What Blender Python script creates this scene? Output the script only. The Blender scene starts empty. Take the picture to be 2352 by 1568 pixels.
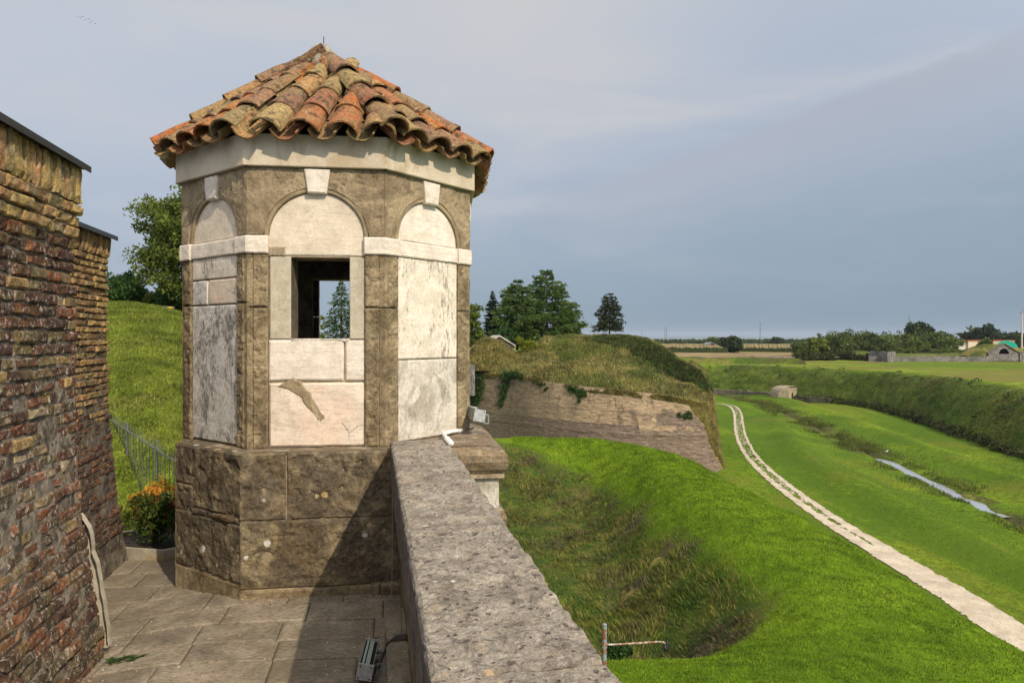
import bpy, math, random
import numpy as np
from mathutils import Vector
PI = math.pi
R = math.radians
rng = np.random.default_rng(7)
random.seed(7)
sc = bpy.context.scene

# ---------------------------------------------------------------- camera
# image units below: the photograph measured at 2352 x 1568, focal 1568 units, horizon at y = 777
F, CX, HY, EYE = 1568.0, 1176.0, 777.0, 1.6
cam_d = bpy.data.cameras.new('camera'); cam = bpy.data.objects.new('camera', cam_d)
sc.collection.objects.link(cam); sc.camera = cam
cam.location = (0, 0, EYE); cam.rotation_euler = (R(90), 0, 0)
cam_d.sensor_width = 36; cam_d.lens = 24.0; cam_d.shift_y = -7/2352
cam_d.clip_start = 0.05; cam_d.clip_end = 30000

# ---------------------------------------------------------------- sun, sky, exposure
SUN = Vector((0.755, -1.03, 1.0)).normalized()
sd = bpy.data.lights.new('sun', 'SUN'); so = bpy.data.objects.new('sun', sd); sc.collection.objects.link(so)
sd.energy = 3.9; sd.angle = R(0.6); sd.color = (1.0, 0.86, 0.67)
so.rotation_euler = SUN.to_track_quat('Z', 'Y').to_euler()
sc.view_settings.view_transform = 'Standard'; sc.view_settings.look = 'None'
sc.view_settings.exposure = 0.04; sc.view_settings.gamma = 1.0
sc.cycles.max_bounces = 6; sc.cycles.diffuse_bounces = 3; sc.cycles.transparent_max_bounces = 6
sc.cycles.use_denoising = True

# ---------------------------------------------------------------- node helper
class N:
    def __init__(s, tree): s.t = tree; s.n = tree.nodes; s.l = tree.links
    def put(s, sock, v):
        if hasattr(v, 'is_output'): s.l.new(v, sock)
        elif v is not None:
            if isinstance(v, (tuple, list)) and len(v) == 3 and sock.type == 'RGBA': v = (*v, 1)
            sock.default_value = v
    def co(s, kind='Object'): return s.n.new('ShaderNodeTexCoord').outputs[kind]
    def mp(s, vec, scale=(1,1,1), rot=(0,0,0), loc=(0,0,0)):
        m = s.n.new('ShaderNodeMapping'); s.put(m.inputs[0], vec)
        m.inputs['Scale'].default_value = scale; m.inputs['Rotation'].default_value = rot; m.inputs['Location'].default_value = loc
        return m.outputs[0]
    def noise(s, vec, scale=5, det=4, rough=.55, dist=0, col=False, k=1.5):
        m = s.n.new('ShaderNodeTexNoise'); s.put(m.inputs['Vector'], vec)
        m.inputs['Scale'].default_value = scale; m.inputs['Detail'].default_value = det
        m.inputs['Roughness'].default_value = rough; m.inputs['Distortion'].default_value = dist
        if col or k == 1: return m.outputs['Color' if col else 'Fac']
        return s.math('MULTIPLY_ADD', m.outputs['Fac'], k, .5-.5*k)
    def vor(s, vec, scale=5, feat='F1', out='Distance', rnd=1):
        m = s.n.new('ShaderNodeTexVoronoi'); m.feature = feat; s.put(m.inputs['Vector'], vec)
        m.inputs['Scale'].default_value = scale; m.inputs['Randomness'].default_value = rnd
        return m.outputs[out]
    def ramp(s, fac, stops, interp='LINEAR'):
        m = s.n.new('ShaderNodeValToRGB'); s.put(m.inputs[0], fac); e = m.color_ramp.elements
        m.color_ramp.interpolation = interp
        while len(e) < len(stops): e.new(.5)
        for i, (p, c) in enumerate(stops):
            e[i].position = p; e[i].color = (c, c, c, 1) if not isinstance(c, (tuple, list)) else (*c, 1)
        return m.outputs[0]
    def mix(s, fac, a, b, mode='MIX'):
        m = s.n.new('ShaderNodeMix'); m.data_type = 'RGBA'; m.blend_type = mode; m.clamp_factor = True
        s.put(m.inputs[0], fac); s.put(m.inputs[6], a); s.put(m.inputs[7], b); return m.outputs[2]
    def math(s, op, a, b=None, c=None):
        m = s.n.new('ShaderNodeMath'); m.operation = op
        s.put(m.inputs[0], a)
        if b is not None: s.put(m.inputs[1], b)
        if c is not None: s.put(m.inputs[2], c)
        return m.outputs[0]
    def sm(s, v, lo, hi):
        m = s.n.new('ShaderNodeMapRange'); m.interpolation_type = 'SMOOTHSTEP'; m.clamp = True
        s.put(m.inputs[0], v); m.inputs[1].default_value = lo; m.inputs[2].default_value = hi
        return m.outputs[0]
    def sep(s, vec):
        m = s.n.new('ShaderNodeSeparateXYZ'); s.put(m.inputs[0], vec); return m.outputs
    def comb(s, x, y, z):
        m = s.n.new('ShaderNodeCombineXYZ')
        for i, v in enumerate((x, y, z)): s.put(m.inputs[i], v)
        return m.outputs[0]
    def island(s): return s.n.new('ShaderNodeNewGeometry').outputs['Random Per Island']
    def bump(s, h, strength=.5, dist=.01, nrm=None):
        m = s.n.new('ShaderNodeBump'); s.put(m.inputs['Height'], h)
        m.inputs['Strength'].default_value = strength; m.inputs['Distance'].default_value = dist
        if nrm is not None: s.l.new(nrm, m.inputs['Normal'])
        return m.outputs[0]
    def hsv(s, col, h=.5, sa=1, v=1):
        m = s.n.new('ShaderNodeHueSaturation'); s.put(m.inputs['Color'], col)
        s.put(m.inputs['Hue'], h); s.put(m.inputs['Saturation'], sa); s.put(m.inputs['Value'], v); return m.outputs[0]

MATS = {}
def mat(name, fn):
    m = bpy.data.materials.new(name); m.use_nodes = True
    t = m.node_tree; t.nodes.clear(); n = N(t)
    out = t.nodes.new('ShaderNodeOutputMaterial'); b = t.nodes.new('ShaderNodeBsdfPrincipled')
    b.inputs['Roughness'].default_value = .9; b.inputs['Specular IOR Level'].default_value = .25
    t.links.new(b.outputs[0], out.inputs[0])
    d = fn(n) or {}
    for k, v in d.items():
        if k == 'leaf':
            tr = t.nodes.new('ShaderNodeBsdfTranslucent'); mx = t.nodes.new('ShaderNodeMixShader')
            n.put(tr.inputs[0], d['Base Color']); mx.inputs[0].default_value = v
            t.links.new(b.outputs[0], mx.inputs[1]); t.links.new(tr.outputs[0], mx.inputs[2]); t.links.new(mx.outputs[0], out.inputs[0])
        else: n.put(b.inputs[k], v)
    MATS[name] = m; return m

# ---------------------------------------------------------------- world
w = bpy.data.worlds.new('World'); sc.world = w; w.use_nodes = True
t = w.node_tree; t.nodes.clear(); n = N(t)
out = t.nodes.new('ShaderNodeOutputWorld'); bg = t.nodes.new('ShaderNodeBackground')
sky = t.nodes.new('ShaderNodeTexSky'); sky.sky_type = 'NISHITA'; sky.sun_disc = False
sky.sun_elevation = math.asin(SUN.z); sky.sun_rotation = math.atan2(SUN.x, SUN.y); sky.dust_density = 2.0
g = n.co('Generated'); x, y, z = n.sep(g)
zc = n.math('MAXIMUM', z, 0.0)
# long slanted cloud sheets: stretched noise in direction space
slant = n.mp(g, scale=(1.0, 1.0, 4.2), rot=(0, R(17), 0))
c1 = n.noise(slant, 2.3, 7, .52, .5, k=1)
c2 = n.noise(n.mp(g, scale=(.8, .8, 3.2), rot=(0, R(14), 0), loc=(3, 1, 2)), 1.5, 4, .5, .3, k=1)
c3 = n.noise(n.mp(g, scale=(1, 1, 2.2), rot=(0, R(10), 0), loc=(1, 4, 0)), 5.5, 6, .6, .6, k=1)
# brightness rises with height and towards the left
hgt = n.math('SUBTRACT', zc, n.math('MULTIPLY', x, .20))
hn = n.math('ADD', hgt, n.math('MULTIPLY', n.math('SUBTRACT', c2, .5), .22))
base = n.ramp(n.math('ADD', hn, .14), [(0.0, (.205, .300, .405)), (.10, (.225, .312, .410)), (.24, (.315, .395, .490)), (.40, (.43, .495, .60)), (.62, (.54, .58, .655))])
veil = n.sm(c1, .44, .72)
veil = n.math('MULTIPLY', veil, n.sm(zc, .02, .30))
col = n.mix(n.math('MULTIPLY', veil, .8), base, (.60, .60, .625))
# top centre pale cloud
dx = n.math('SUBTRACT', x, -.02); dz = n.math('SUBTRACT', z, .50)
rr = n.math('SQRT', n.math('ADD', n.math('MULTIPLY', n.math('MULTIPLY', dx, dx), .55), n.math('MULTIPLY', dz, dz)))
blob = n.math('MULTIPLY', n.math('SUBTRACT', 1.0, n.sm(n.math('ADD', rr, n.math('MULTIPLY', n.math('SUBTRACT', c3, .5), .12)), .02, .30)), .75)
col = n.mix(blob, col, (.63, .62, .62))
# a cloud bank with a soft slanted upper rim on the right
rim = n.math('SUBTRACT', z, n.math('ADD', .185, n.math('MULTIPLY', x, .27)))
rim = n.math('ADD', rim, n.math('MULTIPLY', n.math('SUBTRACT', c3, .5), .035))
bank = n.math('MULTIPLY', n.math('SUBTRACT', 1.0, n.sm(rim, -.004, .009)), n.sm(rim, -.13, -.005))
bank = n.math('MULTIPLY', bank, n.sm(x, -.02, .22))
col = n.mix(n.math('MULTIPLY', bank, .85), col, (.43, .465, .545))
col = n.mix(n.math('MULTIPLY', n.sm(c3, .5, .8), .10), col, (.60, .60, .64))
nish = n.mix(1.0, sky.outputs[0], (.10, .10, .10), 'MULTIPLY')
# extra sky brightness around the sun and overhead, added to lift the shadows
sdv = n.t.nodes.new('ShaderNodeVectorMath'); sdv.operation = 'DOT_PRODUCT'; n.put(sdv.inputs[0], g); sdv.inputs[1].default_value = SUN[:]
sky_fill = n.math('ADD', n.math('MULTIPLY', n.sm(sdv.outputs['Value'], -.15, 1.0), 1.5), n.math('MULTIPLY', n.sm(z, .5, 1.0), .5))
col = n.mix(1, col, n.comb(n.math('MULTIPLY_ADD', sky_fill, 1.08, 1.0), n.math('ADD', sky_fill, 1.0), n.math('MULTIPLY_ADD', sky_fill, .86, 1.0)), 'MULTIPLY')
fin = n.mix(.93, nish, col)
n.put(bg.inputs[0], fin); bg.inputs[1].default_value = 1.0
t.links.new(bg.outputs[0], out.inputs[0])

# ---------------------------------------------------------------- scene helpers
col0 = sc.collection
def tag(o, label=None, cat=None, group=None, kind=None):
    if label: o['label'] = label
    if cat: o['category'] = cat
    if group: o['group'] = group
    if kind: o['kind'] = kind
    return o
def empty(name, loc, label, cat, group=None):
    o = bpy.data.objects.new(name, None); col0.objects.link(o); o.location = loc; o.empty_display_size = .2
    return tag(o, label, cat, group)
def mesh(name, V, Fc, m=None, parent=None, smooth=False):
    """V: (n,3) array in world space; Fc: list of faces or (k,3|4) array"""
    me = bpy.data.meshes.new(name)
    V = np.asarray(V, dtype=np.float32)
    if parent is not None:
        V = V - np.array(world_of(parent), dtype=np.float32)
    if isinstance(Fc, np.ndarray):
        k = Fc.shape[1]; nf = len(Fc)
        me.vertices.add(len(V)); me.vertices.foreach_set('co', V.ravel())
        me.loops.add(nf*k); me.loops.foreach_set('vertex_index', Fc.astype(np.int32).ravel())
        me.polygons.add(nf); me.polygons.foreach_set('loop_start', np.arange(0, nf*k, k, dtype=np.int32))
        me.update(calc_edges=True)
    else:
        me.from_pydata([tuple(map(float, v)) for v in V], [], Fc); me.update()
    if smooth: me.polygons.foreach_set('use_smooth', np.ones(len(me.polygons), dtype=bool))
    if m is not None: me.materials.append(MATS[m] if isinstance(m, str) else m)
    o = bpy.data.objects.new(name, me); col0.objects.link(o)
    if parent is not None: o.parent = parent
    return o
def world_of(o):
    p = np.array(o.location[:], dtype=float)
    while o.parent is not None: o = o.parent; p = p + np.array(o.location[:])
    return p
def P(px, py, Y): return ((px-CX)/F*Y, Y, EYE+(HY-py)/F*Y)
def PZ(px, py, z):
    Y = (EYE-z)*F/(py-HY); return ((px-CX)/F*Y, Y, z)

def _h(ix, iy, iz, seed):
    n_ = (ix*374761393 + iy*668265263 + iz*2147483647*7 + seed*974711) & 0xffffffff
    n_ = ((n_ ^ (n_ >> 13))*1274126177) & 0xffffffff
    n_ = ((n_ ^ (n_ >> 16))*2246822519) & 0xffffffff
    return ((n_ ^ (n_ >> 15)) & 0xffff)/65535.0
def vn(p, seed=0):
    p = np.asarray(p, dtype=float); i = np.floor(p).astype(np.int64); f = p-i; f = f*f*(3-2*f)
    r = 0
    for dx_ in (0, 1):
        for dy_ in (0, 1):
            for dz_ in (0, 1):
                wgt = (f[..., 0] if dx_ else 1-f[..., 0])*(f[..., 1] if dy_ else 1-f[..., 1])*(f[..., 2] if dz_ else 1-f[..., 2])
                r = r + wgt*_h(i[..., 0]+dx_, i[..., 1]+dy_, i[..., 2]+dz_, seed)
    return r*2-1
def fbm(p, seed=0, o=4, g_=.5):
    p = np.asarray(p, dtype=float); r = 0; a = 1; s_ = 0
    for k in range(o): r = r+a*vn(p*(2.03**k)+k*13.7, seed+k); s_ += a; a *= g_
    return r/s_
def sstep(x_, a, b):
    t_ = np.clip((np.asarray(x_, dtype=float)-a)/(b-a), 0, 1); return t_*t_*(3-2*t_)

class MB:
    def __init__(s): s.V = []; s.F = []; s.n = 0
    def add(s, V, Fc):
        V = np.asarray(V, dtype=float).reshape(-1, 3); s.V.append(V)
        s.F += [tuple(int(i)+s.n for i in f) for f in Fc]; s.n += len(V)
    def build(s, name, m, parent=None, smooth=False):
        return mesh(name, np.concatenate(s.V), s.F, m, parent, smooth)
    def box(s, c, sx, sy, sz, rz=0, taper=1.0):
        ca, sa = math.cos(rz), math.sin(rz); V = []
        for z_, k in ((-1, 1), (1, taper)):
            for a, b in ((-1, -1), (1, -1), (1, 1), (-1, 1)):
                X_, Y_ = a*sx/2*k, b*sy/2*k
                V.append((c[0]+X_*ca-Y_*sa, c[1]+X_*sa+Y_*ca, c[2]+z_*sz/2))
        s.add(V, [(0, 3, 2, 1), (4, 5, 6, 7), (0, 1, 5, 4), (1, 2, 6, 5), (2, 3, 7, 6), (3, 0, 4, 7)])
    def tube(s, pts, r, seg=8, cap=True):
        pts = [np.array(p, dtype=float) for p in pts]; k = len(pts)
        rs = [r]*k if not hasattr(r, '__len__') else r; V = []; up = np.array((0.13, .21, .97))
        for i in range(k):
            d = pts[min(i+1, k-1)]-pts[max(i-1, 0)]; d = d/(np.linalg.norm(d)+1e-9)
            a = np.cross(d, up)
            if np.linalg.norm(a) < .15: a = np.cross(d, (1, 0, 0))
            a /= np.linalg.norm(a); b = np.cross(d, a)
            for j in range(seg):
                an = 2*PI*j/seg; V.append(pts[i]+(a*math.cos(an)+b*math.sin(an))*rs[i])
        Fc = [(i*seg+j, i*seg+(j+1) % seg, (i+1)*seg+(j+1) % seg, (i+1)*seg+j) for i in range(k-1) for j in range(seg)]
        if cap: Fc += [tuple(range(seg)), tuple(range((k-1)*seg, k*seg))]
        s.add(V, Fc)
    def prism(s, poly, z0, z1):
        k = len(poly); V = [(p[0], p[1], z0) for p in poly]+[(p[0], p[1], z1) for p in poly]
        s.add(V, [(i, (i+1) % k, k+(i+1) % k, k+i) for i in range(k)]+[tuple(range(k, 2*k)), tuple(range(k-1, -1, -1))])

class Fr:
    """local frame: U along, V up, W outward"""
    def __init__(s, O, U, V, W):
        s.O, s.U, s.V, s.W = [np.array(a, dtype=float) for a in (O, U, V, W)]
    def p(s, u, v, w_): 
        return s.O+np.multiply.outer(u, s.U)+np.multiply.outer(v, s.V)+np.multiply.outer(w_, s.W)
def patch(mb, fr, mf, w0, w1, nu, nv, amp=0, freq=20, rnd=.006, size=None, seed=0, sides='lrbt', oct_=4, pit=0, wf=None, rough2=0):
    """a dressed block: noisy front with worn edges, skirts back to w0. mf(a,b)->(u,v), arrays"""
    a = np.linspace(0, 1, nu+1); b = np.linspace(0, 1, nv+1)
    if size and rnd:   # tighter rows at the edges
        def edge(c, L, k):
            e = min(.3, rnd*1.2/max(L, 1e-3)); return np.concatenate([[0], e+(1-2*e)*np.linspace(0, 1, k-1), [1]]) if k > 3 else c
        a = edge(a, size[0], nu); b = edge(b, size[1], nv)
    A, B = np.meshgrid(a, b, indexing='ij'); u, v = mf(A, B)
    su, sv = size or (float(u.max()-u.min()), float(v.max()-v.min()))
    w_ = np.full_like(u, w1)
    if wf is not None: w_ = w_+wf(u, v)
    pos = fr.p(u, v, w_)
    d = np.full_like(u, 9.)
    if 'l' in sides: d = np.minimum(d, A*su)
    if 'r' in sides: d = np.minimum(d, (1-A)*su)
    if 'b' in sides: d = np.minimum(d, B*sv)
    if 't' in sides: d = np.minimum(d, (1-B)*sv)
    cut = rnd*np.clip(1-d/(rnd+1e-6), 0, 1)**2 if rnd else 0
    nz = 0
    if amp:
        q = fbm(pos*freq, seed, oct_, .55); nz = amp*q
        if pit: nz = nz-pit*np.clip(fbm(pos*freq*1.7+5, seed+9, 3)-.15, 0, 1)*2
        dall = np.minimum(np.minimum(A*su, (1-A)*su), np.minimum(B*sv, (1-B)*sv))
        nz = nz*np.clip(dall/.012+.25, 0, 1)
    pos = pos+np.multiply.outer(nz-cut if hasattr(nz-cut, 'shape') else np.zeros_like(u)+nz-cut, fr.W)
    if rough2:
        pos = pos+np.stack([fbm(pos*freq*.8+k*7, seed+20+k, 3) for k in range(2)]+[fbm(pos*freq*.8+31, seed+33, 3)], -1)*rough2
    nU, nV = u.shape; V = pos.reshape(-1, 3); idx = np.arange(nU*nV).reshape(nU, nV)
    Fc = [(idx[i, j], idx[i+1, j], idx[i+1, j+1], idx[i, j+1]) for i in range(nU-1) for j in range(nV-1)]
    ring = list(idx[:, 0])+list(idx[-1, 1:])+list(idx[-2::-1, -1])+list(idx[0, -2:0:-1])
    ub = u.reshape(-1)[ring]; vb = v.reshape(-1)[ring]
    back = fr.p(ub, vb, np.full(len(ring), w0)); base = len(V); k = len(ring)
    Fc += [(ring[i], base+i, base+(i+1) % k, ring[(i+1) % k]) for i in range(k)]
    mb.add(np.concatenate([V, back]), Fc)
def rect(u0, u1, v0, v1): return lambda a, b: (u0+(u1-u0)*a, v0+(v1-v0)*b)
def block(mb, fr, u0, u1, v0, v1, w0, w1, res=.03, **k):
    patch(mb, fr, rect(u0, u1, v0, v1), w0, w1, max(4, int((u1-u0)/res)), max(4, int((v1-v0)/res)), size=(u1-u0, v1-v0), **k)
def gridmesh(name, X, Y, Z, m, parent=None, smooth=True):
    nU, nV = X.shape; idx = np.arange(nU*nV).reshape(nU, nV)
    Fc = np.stack([idx[:-1, :-1], idx[1:, :-1], idx[1:, 1:], idx[:-1, 1:]], -1).reshape(-1, 4)
    return mesh(name, np.stack([X, Y, Z], -1).reshape(-1, 3), Fc, m, parent, smooth)
def resample(pts, n_):
    pts = np.array(pts, dtype=float); d = np.r_[0, np.cumsum(np.linalg.norm(np.diff(pts[:, :2], axis=0), axis=1))]
    t_ = np.linspace(0, d[-1], n_); return np.stack([np.interp(t_, d, pts[:, k]) for k in range(pts.shape[1])], -1)
def smoothline(pts, n_, it=2):
    p = np.array(pts, dtype=float)
    for _ in range(it):
        q = [p[0]]
        for a, b in zip(p[:-1], p[1:]): q += [a*.75+b*.25, a*.25+b*.75]
        q.append(p[-1]); p = np.array(q)
    return resample(p, n_)
# ================================================================ materials
def stone(name, c1, c2, c3=None, nscale=9, bumpd=.012, bs=.6, stain=None, stain_lo=.5, stain_hi=.7, stain_amt=.8, stretch=1.0,
          lichen=None, lich_amt=.0, spots=0, pores=0, fine=60, streak=None, grain=(.75, 1.2), damp=None):
    def f(n):
        o = n.co(); q = n.mp(o, scale=(1, 1, stretch))
        a = n.noise(o, nscale, 6, .6, .3); c = n.ramp(a, [(.3, c1), (.7, c2)])
        if c3: c = n.mix(n.sm(n.noise(o, nscale*.4, 5, .6, .8), .5, .66), c, c3)
        fi = n.noise(o, fine, 5, .7)
        c = n.mix(1, c, n.ramp(fi, [(.25, grain[0]), (.75, grain[1])]), 'MULTIPLY')
        h = n.math('ADD', n.math('MULTIPLY', a, .6), n.math('MULTIPLY', fi, .35))
        if stain:
            s1 = n.noise(q, 6, 9, .72, .4, k=1.25); s2 = n.noise(q, 55, 6, .75, .3)
            s_ = n.math('ADD', n.math('MULTIPLY', s1, .62), n.math('MULTIPLY', s2, .38))
            c = n.mix(n.math('MULTIPLY', n.sm(s_, stain_lo, stain_hi), stain_amt), c, stain)
        if streak:   # fine horizontal bedding cracks
            st = n.noise(n.mp(o, scale=(6, 6, 70)), 1.4, 5, .6, 1.2)
            k = n.sm(st, .60, .66); c = n.mix(n.math('MULTIPLY', k, .32), c, streak)
            h = n.math('SUBTRACT', h, n.math('MULTIPLY', k, .3))
        # hairline cracks
        if streak:
            ow_ = n.mix(.10, o, n.noise(o, 7, 5, .7, col=True), 'ADD'); ve = n.vor(ow_, 2.6, 'DISTANCE_TO_EDGE'); ck = n.math('MULTIPLY', n.math('SUBTRACT', 1, n.sm(ve, .004, .011)), n.sm(n.noise(n.mp(o, loc=(3, 3, 3)), 2.4, 3), .58, .64))
            c = n.mix(n.math('MULTIPLY', ck, .6), c, (.20, .15, .10)); h = n.math('SUBTRACT', h, ck)
        if lichen: c = n.mix(n.math('MULTIPLY', n.sm(n.noise(o, 7, 7, .7, .5), .52, .68), lich_amt), c, lichen)
        if damp: c = n.mix(n.math('MULTIPLY', n.sm(n.noise(o, 2.2, 4, .6, 1), .45, .7), .7), c, damp)
        if pores:
            v = n.vor(n.mp(o, scale=(1, 1, 1)), pores); v2 = n.vor(o, pores*2.3)
            pm = n.math('MULTIPLY', n.math('SUBTRACT', 1, n.sm(n.math('ADD', v, n.math('MULTIPLY', fi, .25)), .22, .36)), n.sm(n.noise(o, pores*.25, 4, .6), .42, .58))
            pm2 = n.math('MULTIPLY', n.math('SUBTRACT', 1, n.sm(v2, .16, .26)), .8)
            pm = n.math('MAXIMUM', pm, pm2)
            c = n.mix(n.math('MULTIPLY', pm, .75), c, tuple(x_*.28 for x_ in c1)); h = n.math('SUBTRACT', h, n.math('MULTIPLY', pm, .7))
        if spots:
            ow = n.mix(.012, o, n.noise(o, 30, 3, .6, col=True), 'ADD')
            v = n.vor(ow, spots); r_ = n.vor(ow, spots, out='Color'); rx, ry, rz = n.sep(r_)
            m1 = n.math('MULTIPLY', n.math('SUBTRACT', 1, n.sm(v, .13, .22)), n.math('GREATER_THAN', rx, .80))
            sp = n.mix(n.math('GREATER_THAN', ry, .6), (.62, .60, .54), (.50, .36, .16))
            c = n.mix(n.math('MULTIPLY', m1, .9), c, sp)
        return {'Base Color': c, 'Normal': n.bump(h, bs, bumpd)}
    return mat(name, f)
stone('limestone', (.58, .48, .38), (.73, .63, .53), (.68, .54, .43), 7, .006, .5, stain=(.20, .165, .12), stain_lo=.57, stain_hi=.70, stain_amt=.55, stretch=.6, streak=(.36, .28, .20), grain=(.88, 1.08))
stone('limestone_clean', (.60, .53, .44), (.74, .66, .57), None, 9, .006, .5, stain=(.26, .22, .17), stain_lo=.60, stain_hi=.74, stain_amt=.5, streak=(.42, .35, .27), grain=(.88, 1.08))
stone('limestone_tympanum', (.56, .48, .37), (.70, .61, .49), None, 6, .006, .5, stain=(.30, .23, .14), stain_lo=.56, stain_hi=.72, stain_amt=.5, streak=(.48, .38, .27), grain=(.86, 1.06))
stone('limestone_flaking', (.60, .53, .43), (.74, .67, .57), None, 9, .008, .7, stain=(.15, .125, .095), stain_lo=.52, stain_hi=.62, stain_amt=.85, stretch=.32, grain=(.8, 1.1))
stone('limestone_weathered', (.58, .55, .51), (.70, .67, .63), None, 9, .008, .8, stain=(.10, .09, .078), stain_lo=.47, stain_hi=.62, stain_amt=.82, stretch=.55, grain=(.7, 1.15))
stone('limestone_grey', (.50, .45, .38), (.66, .61, .53), (.40, .36, .29), 7, .008, .7, stain=(.17, .15, .12), stain_lo=.48, stain_hi=.66, stain_amt=.7, stretch=.4, grain=(.75, 1.1))
stone('frieze_stone', (.48, .405, .30), (.61, .53, .41), (.43, .345, .235), 4, .005, .45, stain=(.22, .16, .09), stain_lo=.58, stain_hi=.74, stain_amt=.6, stretch=.5, grain=(.86, 1.08), fine=90)
stone('jamb_stone', (.40, .35, .26), (.50, .45, .35), None, 12, .006, .9, fine=130, grain=(.75, 1.15))
stone('brown_stone', (.125, .093, .052), (.255, .195, .117), (.31, .24, .145), 8, .02, .9, stain=(.07, .055, .038), stain_lo=.52, stain_hi=.68, stain_amt=.55, fine=45, grain=(.6, 1.3), lichen=(.34, .28, .17), lich_amt=.35)
stone('brown_stone_smooth', (.20, .15, .09), (.30, .235, .145), (.36, .285, .18), 6, .008, .7, stain=(.09, .07, .045), stain_lo=.55, stain_hi=.7, stain_amt=.45, fine=70, grain=(.8, 1.15))
stone('spandrel_stone', (.18, .135, .082), (.30, .232, .145), (.34, .265, .165), 8, .014, .9, stain=(.085, .07, .05), stain_lo=.54, stain_hi=.7, stain_amt=.5, fine=55, grain=(.7, 1.2))
stone('plinth_stone', (.09, .071, .047), (.19, .152, .103), (.135, .10, .06), 7, .022, 1.0, stain=(.035, .027, .018), stain_lo=.50, stain_hi=.66, stain_amt=.6, fine=42, grain=(.6, 1.3), lichen=(.36, .29, .15), lich_amt=.36, spots=8.5)
stone('ledge_stone', (.15, .115, .075), (.30, .24, .17), (.22, .16, .095), 7, .016, 1.0, stain=(.06, .05, .035), stain_lo=.5, stain_hi=.64, stain_amt=.7, stretch=3.2, fine=45, grain=(.6, 1.25), lichen=(.48, .42, .32), lich_amt=.35)
stone('mortar', (.22, .17, .11), (.36, .29, .20), (.42, .33, .20), 14, .012, .9, fine=70)
stone('cap_mortar', (.24, .22, .17), (.40, .37, .30), None, 18, .02, 1, fine=60)
stone('concrete', (.28, .25, .19), (.42, .38, .30), (.34, .26, .14), 4, .004, .5, stain=(.17, .14, .09), stain_lo=.5, stain_hi=.7, stain_amt=.5, fine=110)
stone('curb_stone', (.16, .13, .09), (.27, .23, .17), None, 10, .008, .9, pores=55, fine=60)
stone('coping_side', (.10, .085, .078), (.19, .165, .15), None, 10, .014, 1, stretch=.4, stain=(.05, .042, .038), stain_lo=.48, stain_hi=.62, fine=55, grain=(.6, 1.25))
stone('far_stone', (.20, .19, .18), (.40, .38, .35), None, .5, .05, .3, stain=(.04, .037, .035), stain_lo=.40, stain_hi=.56, stain_amt=.85, stretch=.25, fine=3)
stone('hut_stone', (.24, .195, .13), (.38, .32, .225), None, .8, .05, .3, stain=(.16, .12, .08), stain_lo=.5, stain_hi=.65, stain_amt=.7, stretch=.4, fine=4)
stone('low_wall_stone', (.12, .10, .07), (.24, .20, .15), None, 1.1, .08, .6, stain=(.06, .06, .035), stain_lo=.44, stain_hi=.58, stain_amt=.8, fine=5)

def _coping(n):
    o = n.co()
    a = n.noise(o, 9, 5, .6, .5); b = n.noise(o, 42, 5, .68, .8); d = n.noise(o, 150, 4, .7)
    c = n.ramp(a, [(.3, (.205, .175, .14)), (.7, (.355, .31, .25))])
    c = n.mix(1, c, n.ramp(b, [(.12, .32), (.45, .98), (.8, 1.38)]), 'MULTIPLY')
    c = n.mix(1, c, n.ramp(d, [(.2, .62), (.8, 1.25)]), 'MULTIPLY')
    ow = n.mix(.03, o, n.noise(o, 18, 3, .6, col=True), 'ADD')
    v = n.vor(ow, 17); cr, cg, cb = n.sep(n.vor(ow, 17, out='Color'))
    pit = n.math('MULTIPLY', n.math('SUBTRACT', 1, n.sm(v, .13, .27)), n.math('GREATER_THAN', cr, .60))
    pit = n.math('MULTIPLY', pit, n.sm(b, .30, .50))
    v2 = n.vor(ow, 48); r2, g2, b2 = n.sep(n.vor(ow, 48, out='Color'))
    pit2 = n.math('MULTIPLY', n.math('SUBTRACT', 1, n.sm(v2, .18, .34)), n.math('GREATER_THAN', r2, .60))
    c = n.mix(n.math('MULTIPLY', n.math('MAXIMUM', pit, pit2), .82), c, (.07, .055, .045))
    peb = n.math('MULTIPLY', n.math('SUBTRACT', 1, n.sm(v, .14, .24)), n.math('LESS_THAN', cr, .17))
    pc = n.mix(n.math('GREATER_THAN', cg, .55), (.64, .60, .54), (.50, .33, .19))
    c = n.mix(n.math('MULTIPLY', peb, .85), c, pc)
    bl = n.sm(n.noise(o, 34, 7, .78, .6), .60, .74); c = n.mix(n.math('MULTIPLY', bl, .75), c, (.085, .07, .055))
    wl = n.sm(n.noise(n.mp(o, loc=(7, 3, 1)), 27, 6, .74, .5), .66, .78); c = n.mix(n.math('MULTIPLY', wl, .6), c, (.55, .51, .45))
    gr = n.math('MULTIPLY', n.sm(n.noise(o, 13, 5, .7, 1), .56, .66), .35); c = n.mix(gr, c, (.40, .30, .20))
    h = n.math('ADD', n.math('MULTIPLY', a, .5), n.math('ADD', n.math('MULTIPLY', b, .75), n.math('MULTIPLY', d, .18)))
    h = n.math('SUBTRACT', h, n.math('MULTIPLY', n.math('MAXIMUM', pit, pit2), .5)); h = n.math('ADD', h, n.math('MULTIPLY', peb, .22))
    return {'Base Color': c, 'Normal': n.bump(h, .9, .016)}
mat('coping_stone', _coping)
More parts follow.
